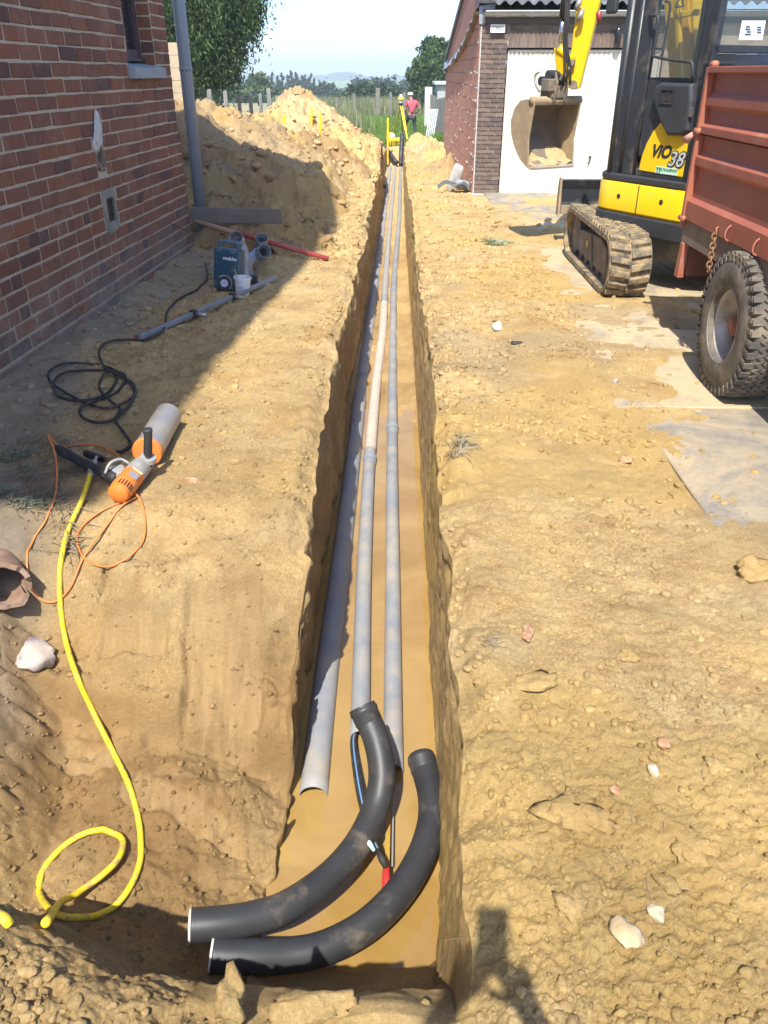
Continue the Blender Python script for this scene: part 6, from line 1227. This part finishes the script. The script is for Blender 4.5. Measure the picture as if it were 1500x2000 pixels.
# poplars: three crowns, copied
def spire(h, w, seed): # crown rising from z=0 to h
    rg = random.Random(seed); return [(rg.uniform(-.2,.2)*w, rg.uniform(-.2,.2)*w, h*(.14+.78*k/13), w*(.9+.6*math.sin(math.pi*min(1,(k+1.6)/14.6)))*(1-.048*k)) for k in range(14)]
pme = []
for k in range(3):
    v, q = foliage(spire(13.0, 1.6+.25*k, 40+k), 6500, .30, 50+k, .1, .55, .42); me = np_mesh('crown', v, q); me.materials.append(M['leafD']); tmb = MB().tube([(0,0,-1), (0,0,6), (0,0,11)], [.25,.18,.06], 6); o = tmb.build('trunk', M['bark']); pme.append((me, o.data)); bpy.data.objects.remove(o)
tops = [(470,146,.9),(482,141,1),(493,135,1),(501,142,.9),(508,137,1),(515,139,.95),(523,142,1),(531,136,1),(540,142,.9),(549,135,1.05),(559,141,.9),(570,133,1.1),(577,141,.9),(582,136,1),(589,142,1),(595,139,.95),(604,138.5,1.05),(613,147,.9),(623,150,.85),(460,150,.9)]
ORD = 'first second third fourth fifth sixth seventh eighth ninth tenth eleventh twelfth thirteenth fourteenth fifteenth sixteenth seventeenth eighteenth nineteenth twentieth'.split(); tops.sort()
for k, (px, py, s_) in enumerate(tops):
    Y = 205 + (k*37 % 30); c = V(px, py, Y); bz = float(far_z(0, Y)) - .3; h = (c.z - bz)/13.0
    t = thing('poplar_tree', 'slender hazy poplar, %s from the left in the far row beyond the field' % ORD[k], 'tree', (c.x, Y, bz), rz=k*1.3, group='poplars in the far row'); t.scale = (h*s_*.62, h*s_*.62, h)
    for nm, me in zip(('crown', 'trunk'), pme[k % 3]): o = bpy.data.objects.new(nm, me); COL.objects.link(o); o.parent = t
# far woods below the poplars: one mass
rg = np.random.default_rng(9); bl = []
for k in range(90):
    px = rg.uniform(380, 700); py = rg.uniform(171, 188) + 5*math.sin(px*.05); Y = rg.uniform(150, 235); c = V(px, py, Y); bl.append((c.x, Y, c.z - rg.uniform(0,1), rg.uniform(1.2, 2.2)))
    bl.append((c.x+rg.uniform(-2,2), Y-2, c.z-3.2, 2.6)); 
for k in range(40): px = rg.uniform(690, 880); Y = rg.uniform(150, 230); c = V(px, rg.uniform(172,186), Y); bl.append((c.x, Y, c.z, rg.uniform(1.6,3))); bl.append((c.x, Y-2, c.z-3.4, 3.2))
v, q = foliage(bl, 60000, .34, 71, .1, .6, .42); tagit(link('woodland', np_mesh('woodland', v, q), M['leafD']), 'mass of hazy woodland filling the valley below the poplars', kind='stuff')
# hills
hx = np.linspace(-1500, 1500, 400); def_ = [(300,152),(420,150),(470,149),(560,147),(620,148),(640,146),(655,142),(672,140.5),(686,142),(697,147),(712,150),(740,151),(770,149),(790,148),(805,151),(840,153),(1000,150)]
hp = [V(a, b__, 1350) for a, b__ in def_]; hz_ = np.interp(hx, [p.x for p in hp], [p.z for p in hp]); hz_ = hz_ + 1.1*np.abs(fbm(hx*.05, 1.0, o=4, s=5)); vv = []; 
for dy, zz in ((-260, None), (-60, -2.2), (0, 0), (90, 0), (400, None)): vv.append(np.stack([hx, 1350+dy + 30*vn(hx*.004, 2.0, s=6), (np.full_like(hx, -12.) if zz is None else hz_+zz)], 1))
n = len(hx); fq = [(r_*n+k, r_*n+k+1, (r_+1)*n+k+1, (r_+1)*n+k) for r_ in range(4) for k in range(n-1)]; tagit(link('hills', np_mesh('hills', np.concatenate(vv), fq), pm('hill_wood', (.03,.055,.022), (.05,.08,.03), scale=.03, rough=.95, bump=.8, bscale=.2), None, True), kind='structure')
# pale field beyond the wire fence
fy = np.linspace(50, 86, 12); fx = np.linspace(-70, -7.5, 20); X_, Y_ = np.meshgrid(fx, fy); Z_ = far_z(X_, Y_) + .30; i = np.arange(11)[:, None]*20 + np.arange(19)[None, :]
tagit(link('crop_field', np_mesh('crop_field', np.stack([X_, Y_, Z_], -1).reshape(-1, 3), np.stack([i, i+1, i+21, i+20], -1).reshape(-1, 4)), pm('pale_crop', (.36,.31,.17), (.28,.26,.12), scale=.6, rough=.95, bump=.5, bscale=6), None, True), kind='structure')
# --- lawn and tall weeds
def lz(x, y): return np.where(y < 30.4, zslope(y)-.02, far_z(x, y))
def grass(name, label, x, y, L, w, m, seed, lean=.35):
    rg = np.random.default_rng(seed); n = len(x); z = lz(x, y); a = rg.uniform(0, 2*np.pi, n); d = np.stack([np.cos(a), np.sin(a), 0*a], 1); s = np.stack([-np.sin(a), np.cos(a), 0*a], 1); L = L*rg.uniform(.5, 1.25, n); le = np.abs(rg.normal(0, lean, n)); b0 = np.stack([x, y, z], 1); V_ = []
    for t_, ww in ((0, 1.), (.55, .8), (1, .12)):
        c = b0 + d*(le*t_*t_*L)[:, None] + np.array([0,0,1])*(L*t_*(1-.25*le*t_))[:, None]; V_ += [c - s*w*ww, c + s*w*ww]
    v = np.stack(V_, 1).reshape(-1, 3); k = np.arange(n)[:, None]*6; q = np.concatenate([k+np.array([0,1,3,2]), k+np.array([2,3,5,4])]); return tagit(link(name, np_mesh(name, v, q), m), label, kind='stuff')
rg = np.random.default_rng(12); M['grass'] = leafmat('lawn_grass', (.13,.23,.035), (.26,.36,.08), .35); M['weed'] = leafmat('tall_weed', (.20,.23,.085), (.40,.36,.20), .3)
y = 30.1 + 33*rg.random(60000)**1.5; x = rg.uniform(-6.2, 1.58, 60000); kp = ~((np.abs(x+.1) < .5) & (y < 30.3)); grass('lawn_grass', 'long green grass of the garden beyond the trench', x[kp], y[kp], .19, .017, M['grass'], 3)
y = rg.uniform(60, 72, 5500); x = rg.uniform(-9, 3.4, 5500); grass('tall_weeds', 'tall seeding weeds along the back of the lawn', x, y, 1.0, .028, M['weed'], 4, .2)
y = rg.uniform(38, 46, 2600); x = rg.normal(-3.3, .7, 2600); grass('tall_weeds', 'clump of tall weeds beside the far soil heap', x, y, .95, .02, M['weed'], 5, .25)
x = rg.normal(1.35, .25, 1500); y = rg.uniform(29.7, 32.5, 1500); grass('tall_weeds', 'fresh green grass growing at the foot of the panel fence', x, y, .38, .014, M['grass'], 6, .3)
# --- fences
M['concpost'] = pm('concrete_post', (.30,.29,.255), (.24,.235,.205), scale=5, rough=.9, dirt=(.2,.2,.16), dscale=4, damt=(.55,.8)); M['wire'] = pm('fence_wire', (.10,.14,.13), rough=.6)
fe = thing('wire_fence', 'wire mesh fence on round topped concrete posts behind the soil heaps', 'fence', (-5.0, 21.4, 0))
for k in range(10):
    y = k*2.15; zg = float(far_z(0, 21.4+y)) - (.1 if k else 0); tall = .22 if k == 6 else 0; w_ = .055 if k != 6 else .075
    mb = MB(); mb.prism([(-w_, zg-.2), (w_, zg-.2), (w_, zg+1.68+tall), (w_*.7, zg+1.73+tall), (0, zg+1.75+tall), (-w_*.7, zg+1.73+tall), (-w_, zg+1.68+tall)], y-.05, y+.05, plane='xz'); mb.build('post', M['concpost'], fe, bevel=.008)
mb = MB()
for j in range(9): mb.tube([(0, y_, float(far_z(0, 21.4+y_)) + .12 + j*.19) for y_ in np.linspace(0, 19.3, 8)], .004, 4, False)
for j in range(97): y_ = j*.2; zg = float(far_z(0, 21.4+y_)); mb.tube([(0, y_, zg+.1), (0, y_, zg+1.65)], .003, 3, False)
mb.build('wire_mesh', M['wire'], fe)['kind'] = 'stuff'
pl = thing('plank_fence', 'cream concrete plank fence showing between the house corner and the downpipe', 'fence', (-5.0, 21.5, 0)); M['plank'] = pm('cream_plank', (.42,.35,.24), (.36,.30,.20), scale=3, rough=.9, dirt=(.28,.22,.13), dscale=2, damt=(.5,.75))
for k in range(9): MB().bx((-2.0, -.02, .0+k*.262), (-.06, .02 - .004*(k % 2), .257+k*.262)).build('plank', M['plank'], pl, bevel=.008)
MB().bx((-.06, -.06, -.2), (.06, .06, 2.40)).build('post', M['concpost'], pl, bevel=.01)
wf = thing('back_fence', 'old wooden posts strung with wire along the back of the lawn', 'fence', (0, 59, 0))
for px, h_ in ((658, 1.2), (692, 1.4), (738, 1.75), (763, 1.5), (789, 1.5)):
    X_ = V(px, 200, 59).x; zg = float(far_z(0, 59)); MB().bx((X_-.14 if px == 738 else X_-.08, -.08, zg-.2), (X_+.14 if px == 738 else X_+.08, .08, zg+h_)).build('post', pm('old_post', (.22,.20,.165), (.15,.135,.11), scale=4, rough=.95), wf, bevel=.02)
mb = MB(); 
for j in range(4): mb.tube([(-8, 0, float(far_z(0,59))+.3+j*.3), (2.4, 0, float(far_z(0,59))+.3+j*.3)], .006, 4)
mb.build('wire', M['wire'], wf)['kind'] = 'stuff'
pf = thing('panel_fence', 'weathered grey board fence running back from the garage corner', 'fence', (1.62, 30.0, 0)); M['greyboard'] = pm('grey_board', (.20,.18,.16), (.27,.245,.215), scale=2.5, rough=.95, dirt=(.12,.115,.10), dscale=3, damt=(.45,.7)); rr = random.Random(6); bc = [MB().bx((-.012,-.095,0),(.012,.095,1.0)).build('board', M['greyboard'], None, bevel=.004) for _ in range(1)]; bme = bc[0].data; bpy.data.objects.remove(bc[0])
for k in range(110):
    y = .15+k*.205; zg = float(far_z(0, 30+y)); o = bpy.data.objects.new('board', bme); COL.objects.link(o); o.parent = pf; h_ = 1.56+rr.uniform(-.03,.03) + (.12 if k > 45 else 0); o.location = (rr.uniform(-.012,.012), y, zg-.05); o.scale = (1, 1, h_); o.rotation_euler = (rr.uniform(-.01,.01), 0, 0)
mb = MB(); 
for zz in (.35, 1.2): mb.beam((.03, 0, -.5+zz), (.03, 22.5, -1.45+zz), .05, .07)
mb.build('fence_rail', M['greyboard'], pf)
gp = thing('grey_post', 'square grey post standing at the far corner of the garage', 'post', (1.58, 29.4, -.5)); MB().bx((-.07,-.07,-.2), (.07,.07,1.72)).build('post', pm('blue_grey_post', (.24,.27,.28), (.18,.20,.21), scale=4, rough=.9), gp, bevel=.01)
sh = thing('shed', 'low grey shed with a flat roof behind the panel fence', 'shed', (1.95, 46.0, float(far_z(0,46)))); MB().bx((0,0,-.1), (3.5,3,2.05)).build('wall', pm('shed_grey', (.40,.40,.37), (.33,.33,.31), scale=2, rough=.9), sh); MB().bx((-.15,-.2,2.053), (3.7,3.2,2.20)).build('roof', pm('shed_roof', (.42,.43,.41), rough=.9), sh, bevel=.02); MB().bx((-.62,.3,-.1), (-.25,.7,1.95)).build('pillar', pm('shed_pillar', (.50,.50,.46), rough=.9), sh); MB().bx((.5,-.03,1.2),(2.6,.0,1.9)).build('window', M['sill'], sh)
le0, le1 = V(838, 274, 30.7), V(848, 213, 31.1); lg = thing('metal_grate', 'long slatted grey metal grate leaning on the panel fence', 'grate', le0)
for k in range(5): s_ = Vector((.062*(k-2), 0, 0)); wpart('slat', MB().beam(le0+s_, le1+s_, .038, .02, (0,1,0)), pm('galvanised', (.33,.36,.38), rough=.5, metal=.3) if k == 0 else bpy.data.materials['galvanised'], lg)
for f_ in (.03, .5, .97): q = le0.lerp(le1, f_); wpart('cross_bar', MB().beam(q-Vector((.16,-.02,0)), q+Vector((.16,.02,0)), .03, .03), bpy.data.materials['galvanised'], lg)
# --- yellow stakes, black pipes at the end of the trench
def stake(label, px, y0, y1, Y, w_=.045):
    a, b__ = V(px[0], y0, Y), V(px[1], y1, Y); ob = MB().beam(Vector((0,0,0)), b__-a, w_, .02, (0,1,0)).build('marker_stake', M['yellow'], None, bevel=.003); ob.location = a; return tagit(ob, label, 'stake', 'yellow marker stakes')
stake('yellow stake standing at the far end of the trench', (757,757.5), 322, 230, 28.1, .055); stake('longer yellow stake on the right flank of the far soil heap', (625,625.5), 288, 221, 19.6, .05); stake('yellow stake next to the longer one, farther up the heap', (608,609), 252, 211, 20.4, .05); stake('short yellow stake end on the saddle between both soil heaps', (555,555), 242, 224, 19.2, .07)
def bpipe(label, pts, r, g_=None): P = [Vector(p) for p in pts]; ob = MB().tube([p-P[0] for p in catmull(P, 5)], r, 14).build('black_pipe', M['blackpe'], None, True); ob.location = P[0]; return tagit(ob, label, 'pipe', g_)
bpipe('black pipe rising upright out of the far trench end', [V(783,322,28.0), V(783.5,300,28.3), V(786,262,28.5)], .075); bpipe('black pipe slanting up to the left from the far trench end', [V(775,318,28.1), V(758,296,28.5), V(737,273,28.9)], .07)
sp_ = G(747, 366, -.93); bpipe('stub of black pipe poking from the left trench wall', [sp_+Vector((-.22,.3,.02)), sp_+Vector((-.05,.05,.01)), sp_+Vector((.02,-.06,0))], .085)
# --- rubble by the garage wall
HP2 = heap('soil_heap', 'low lumpy bank of soil along the side wall of the garage', [(.95,26.0,.30,.3),(1.05,22.5,.26,.3),(.75,28.4,.34,.3),(1.0,19.5,.20,.2),(.7,24.2,.22,.2),(1.15,17.0,.15,.2)], .22, 1.9, 15.5, 30.2, 90, 330, .55, 161)
def slabstone(name, label, cat, p, v3, m, rot, seed): v, f = lump(ICO3, seed, .25); v = np.sign(v)*np.abs(v)**.55*np.array(v3); o = link(name, np_mesh(name, v, None, f), m); o.location = p; o.rotation_euler = rot; return tagit(o, label, cat)
slabstone('concrete_slab', 'pale broken slab standing against the soil by the garage wall', 'slab', G(889,350,.12), (.10,.05,.24), M['plaster'], (.2,.25,.3), 81); slabstone('concrete_lump', 'grey lump of old footing below the garage corner', 'rubble', G(908,362,.05), (.17,.12,.07), M['sill'], (.1,.2,.4), 82)
n = 24; v = []; 
for k in range(n):
    t_ = k/(n-1); p = G(855+62*t_, 371-3*math.sin(t_*3.1)+2*t_, 0) ; p.z = .03 + .10*math.sin(t_*math.pi)*(.6+.4*math.sin(t_*9)); 
    for d in (-.10, .10): v.append((p.x, p.y+d*(1-.5*abs(t_-.6)), p.z + (.03 if d > 0 else 0)))
ob = link('membrane_strip', np_mesh('membrane_strip', v, [(2*k, 2*k+1, 2*k+3, 2*k+2) for k in range(n-1)]), pm('dark_membrane', (.07,.075,.08), (.13,.13,.13), scale=9, rough=.6), None, True); so = ob.modifiers.new('thick', 'SOLIDIFY'); so.thickness = .012; tagit(ob, 'crumpled dark membrane strip lying below the garage corner', 'membrane')
# ================================================================== PEOPLE
def skinned(name, chains, m, parent, sub=2):
    """chains of (point, radius); a chain whose first entry is an int starts at that vertex of the mesh"""
    vs_, rs, es = [], [], []
    for c in chains:
        prev = None
        for e in c:
            if isinstance(e, int): prev = e; continue
            p, r = e; vs_.append(tuple(p)); rs.append(r); k = len(vs_)-1
            if prev is not None: es.append((prev, k))
            prev = k
    me = bpy.data.meshes.new(name); me.from_pydata(vs_, es, []); o = link(name, me, m, parent); md = o.modifiers.new('skin', 'SKIN'); sv = me.skin_vertices[0].data if me.skin_vertices else None
    if sv is None:
        bm = bmesh.new(); bm.from_mesh(me); lay = bm.verts.layers.skin.verify(); bm.to_mesh(me); bm.free(); sv = me.skin_vertices[0].data
    for k, r in enumerate(rs): sv[k].radius = (r, r) if not isinstance(r, tuple) else r; sv[k].use_root = (k == 0)
    md.use_smooth_shade = True; s_ = o.modifiers.new('sub', 'SUBSURF'); s_.levels = s_.render_levels = sub; return o
M['skin'] = pm('skin', (.42,.24,.165), (.38,.21,.14), scale=8, rough=.55)
def hand(w, d, side): # palm and five fingers from wrist w along d
    d = Vector(d).normalized(); s = Vector(side).normalized(); n = d.cross(s); ch = []
    for k, (o, l) in enumerate(((-.030,.060),(-.010,.072),(.010,.078),(.030,.070))): b0 = w + d*.075 + s*o; ch.append([(b0, .0095), (b0+d*l*.5+n*.008, .0085), (b0+d*l*.85+n*.03, .0075)])
    ch.append([(w+d*.03+s*.03, .012), (w+d*.055+s*.055+n*.01, .010), (w+d*.085+s*.062+n*.025, .0085)]); return ch
def figure(name, label, loc, rz, J, shirt, pants, hat=None, hair=None, group=None):
    t = thing(name, label, 'person', loc, rz, group); P = {k: Vector(v) for k, v in J.items()}
    body = [[(P['pel'], .10), (P['waist'], .105), (P['chest'], .125), (P['neck'], .056), (P['jaw'], .070), (P['head'], .098), (P['crown'], .062)],
            [2, (P['shL'], .062), (P['elL'], .042), (P['wrL'], .028), (P['wrL']+(P['haL']-P['wrL'])*.6, .036)], [2, (P['shR'], .062), (P['elR'], .042), (P['wrR'], .028), (P['wrR']+(P['haR']-P['wrR'])*.6, .036)],
            [0, (P['hipL'], .088), (P['knL'], .058), (P['anL'], .040), (P['toL'], .036)], [0, (P['hipR'], .088), (P['knR'], .058), (P['anR'], .040), (P['toR'], .036)]]
    n0 = 11; hl, hr = 10, 14
    for idx, w, h, sd in ((hl, 'wrL', 'haL', 1), (hr, 'wrR', 'haR', -1)):
        d = P[h]-P[w]; side = Vector((0,0,1)).cross(d) if abs(d.normalized().z) < .8 else Vector((0,1,0)).cross(d); 
        for c in hand(P[w], d, side*sd): body.append([idx] + c)
    skinned('body', body, M['skin'], t)
    up_ = Vector((0,0,.03))
    skinned('shirt', [[(P['pel']+up_*1.2, (.165,.125)), (P['waist'], (.16,.12)), (P['chest'], (.178,.13)), (P['neck']-Vector((0,0,.035)), .075)], [2, (P['shL'], .082), (P['shL'].lerp(P['elL'], .75), .068)], [2, (P['shR'], .082), (P['shR'].lerp(P['elR'], .75), .068)]], shirt, t)
    skinned('trousers', [[(P['pel']+up_*.4, (.155,.12))], [0, (P['hipL'], .105), (P['knL'], .076), (P['anL']+up_*1.5, .062)], [0, (P['hipR'], .105), (P['knR'], .076), (P['anR']+up_*1.5, .062)]], pants, t)
    for s_ in 'LR': skinned('shoe', [[(P['an'+s_]+(P['an'+s_]-P['to'+s_])*.25-Vector((0,0,.03)), .045), (P['an'+s_].lerp(P['to'+s_], .5)-Vector((0,0,.01)), .048), (P['to'+s_]+(P['to'+s_]-P['an'+s_])*.2, .036)]], M['blackrub'], t)
    f = (P['nose']-P['head']).normalized()
    if hat: 
        c = P['head']+Vector((0,0,.02)); MB().lathe([(.112,0),(.113,.03),(.098,.075),(.06,.10),(.0,.108)], 20, c).build('cap', hat, t, True); v, fc = lump(ICO2, 2, .05, (.085,.085,.012)); MB().add([Vector(p)+c+f*.11-Vector((0,0,0)) for p in v], [tuple(q) for q in fc]).build('cap_peak', hat, t, True)
    if hair: v, fc = lump(ICO3, 6, .12, (.108,.112,.085)); MB().add([Vector(p)+P['head']-f*.018-Vector((0,0,.01)) for p in v], [tuple(q) for q in fc]).build('hair', hair, t, True)
    sd = f.cross(Vector((0,0,1))).normalized(); mb = MB()
    for s_ in (-1, 1): v, fc = lump(ICO1, 1, .05, (.016,.02,.032)); mb.add([Vector(p)+P['head']+sd*s_*.10-Vector((0,0,.02)) for p in v], [tuple(q) for q in fc])
    mb.build('ears', M['skin'], t, True); mb = MB(); v, fc = lump(ICO1, 2, .05, (.014,.02,.024)); mb.add([Vector(p)+P['head']+f*.10-Vector((0,0,.03)) for p in v], [tuple(q) for q in fc]); mb.build('nose', M['skin'], t, True)
    return t
zw = float(far_z(0, 36.5)); xw = V(803, 275, 36.5).x
figure('person', 'person in a faded red shirt and white cap seen from behind in the grass', (xw, 36.5, zw-.02), R(8), dict(pel=(0,0,.93), waist=(.01,.0,1.10), chest=(.02,.03,1.34), neck=(-.01,.06,1.52), jaw=(-.03,.10,1.58), head=(-.04,.11,1.65), crown=(-.04,.11,1.73), nose=(-.06,.25,1.60),
    shL=(-.17,.04,1.42), elL=(-.25,.06,1.14), wrL=(-.20,.24,.98), haL=(-.17,.33,.94), shR=(.20,.04,1.42), elR=(.33,-.02,1.17), wrR=(.24,.16,1.02), haR=(.18,.24,.99), hipL=(-.10,.01,.88), knL=(-.23,.26,.62), anL=(-.22,.22,.20), toL=(-.26,.36,.15), hipR=(.10,0,.88), knR=(.15,.03,.48), anR=(.17,-.02,.08), toR=(.20,.14,.035)),
    pm('faded_red_shirt', (.48,.085,.11), (.42,.07,.095), scale=8, rough=.85), pm('dark_trousers', (.045,.048,.055), (.065,.065,.07), scale=8, rough=.9), pm('white_cap', (.74,.74,.74), rough=.8))
# the person taking the picture stands on the near bank behind the lens; only the shadow of phone, hands and arms falls into view
cf = Vector(_f); cu_ = Vector(_u); ph = Vector((0,0,CAMZ)) - cf*.012 - cu_*.055
figure('person', 'person on the near bank holding up a phone in both hands', (0, -.42, 0), 0, dict(pel=(.0,-.06,.90), waist=(0,-.06,1.06), chest=(0,-.03,1.30), neck=(0,.0,1.47), jaw=(0,.04,1.53), head=(0,.05,1.60), crown=(0,.04,1.67), nose=(0,.2,1.57),
    shL=(-.18,0,1.38), elL=(-.25,.22,1.27), wrL=(-.085,.36,1.52), haL=(-.045,.385,1.62), shR=(.18,0,1.38), elR=(.25,.22,1.27), wrR=(.085,.36,1.52), haR=(.045,.385,1.62), hipL=(-.10,-.06,.86), knL=(-.12,-.03,.47), anL=(-.13,-.07,.08), toL=(-.15,.09,.035), hipR=(.10,-.06,.86), knR=(.12,-.03,.47), anR=(.13,-.07,.08), toR=(.15,.09,.035)),
    pm('work_shirt', (.10,.12,.16), rough=.9), pm('work_trousers', (.06,.06,.07), rough=.9), None, pm('brown_hair', (.05,.035,.025), rough=.8))
pho = thing('phone', 'dark phone held up over the near bank at head height', 'phone', ph); MBm = Matrix((_r, _u, -_f)).transposed(); MB().box((0,0,0), (.074, .155, .009), MBm).build('phone_body', pm('phone_black', (.02,.02,.022), rough=.3), pho, bevel=.003); MB().box(_f*-.0055, (.068,.148,.001), MBm).build('screen', M['glassdark'], pho)
# --- survey tripod with laser level, yellow case
tc = V(783, 204, 32.0); tri = thing('survey_tripod', 'yellow survey tripod with a rotating laser level on top', 'tripod', tc); hd_ = tc + Vector((0,0,.02))
for k, (p, w_) in enumerate(((V(798,279,31.2), .055), (V(763,247,33.0), .03), (V(788,262,33.3), .035))):
    p = Vector((p.x, p.y, float(lz(np.array([p.x]), np.array([p.y]))[0])-.03)); sdv = Vector((1,0,0)); q = hd_ + (p-hd_)*.06
    for s_ in (-1, 1): wpart('leg', MB().beam(q+sdv*s_*w_*.55, q.lerp(p, .62)+sdv*s_*w_*.45, w_*.6, .03), M['yellow'], tri, bevel=.003)
    wpart('leg', MB().beam(q.lerp(p, .48), p, w_*.95, .035), M['yellow'], tri, bevel=.003)
wpart('tripod_head', MB().lathe([(.0,-.05),(.06,-.04),(.085,.0),(.085,.02),(.0,.02)], 18, hd_), pm('tripod_black', (.04,.04,.045), rough=.5), tri, 40); wpart('level_base', MB().lathe([(.0,.02),(.075,.022),(.08,.08),(.07,.12),(.0,.12)], 18, hd_), pm('level_grey', (.35,.36,.37), rough=.5), tri, 40); wpart('level_body', MB().lathe([(.0,.12),(.10,.125),(.105,.19),(.085,.22),(.0,.22)], 18, hd_), M['yellow'], tri, 40); wpart('laser_head', MB().lathe([(.0,.22),(.06,.22),(.06,.30),(.0,.31)], 16, hd_), pm('laser_head', (.6,.58,.5), rough=.3), tri, 40)
yc_ = V(773, 277, 30.6); yc_.z = -.50; kc = thing('instrument_case', 'open yellow instrument case lying in the grass at the trench end', 'case', yc_, R(8)); MB().bx((-.26,-.16,0), (.26,.16,.24)).build('case_body', M['yellow'], kc, bevel=.02); MB().box((-.20,.10,.30), (.22,.04,.24), (.3,.0,.0)).build('case_lid', M['yellow'], kc, bevel=.015); MB().bx((-.20,-.165,.10), (.20,-.158,.15)).build('case_seam', pm('case_dark', (.3,.2,.02), rough=.6), kc)
hm = V(766, 262, 30.5); hel = MB().lathe([(.10,-.05),(.11,-.03),(.10,.04),(.06,.085),(.0,.10)], 20).build('helmet', pm('white_blue_plastic', (.62,.70,.80), (.75,.78,.8), scale=8, rough=.35), None, True); hel.location = Vector((hm.x, 30.52, -.20)); tagit(hel, 'white and pale blue plastic helmet resting on the yellow instrument case', 'helmet')
# ================================================================== HAZE
hb_ = MB().bx((-3300, -60, -16), (3300, 3800, 13.5)).build('haze', None); hm_ = bpy.data.materials.new('haze'); hm_.use_nodes = True; t_ = hm_.node_tree; t_.nodes.remove(t_.nodes['Principled BSDF']); pv = t_.nodes.new('ShaderNodeVolumePrincipled'); pv.inputs['Color'].default_value = (.84,.94,1.0,1); pv.inputs['Density'].default_value = .0009; pv.inputs['Anisotropy'].default_value = 0.0
t_.links.new(pv.outputs[0], t_.nodes['Material Output'].inputs['Volume']); hb_.data.materials.clear(); hb_.data.materials.append(hm_); hb_['kind'] = 'stuff'
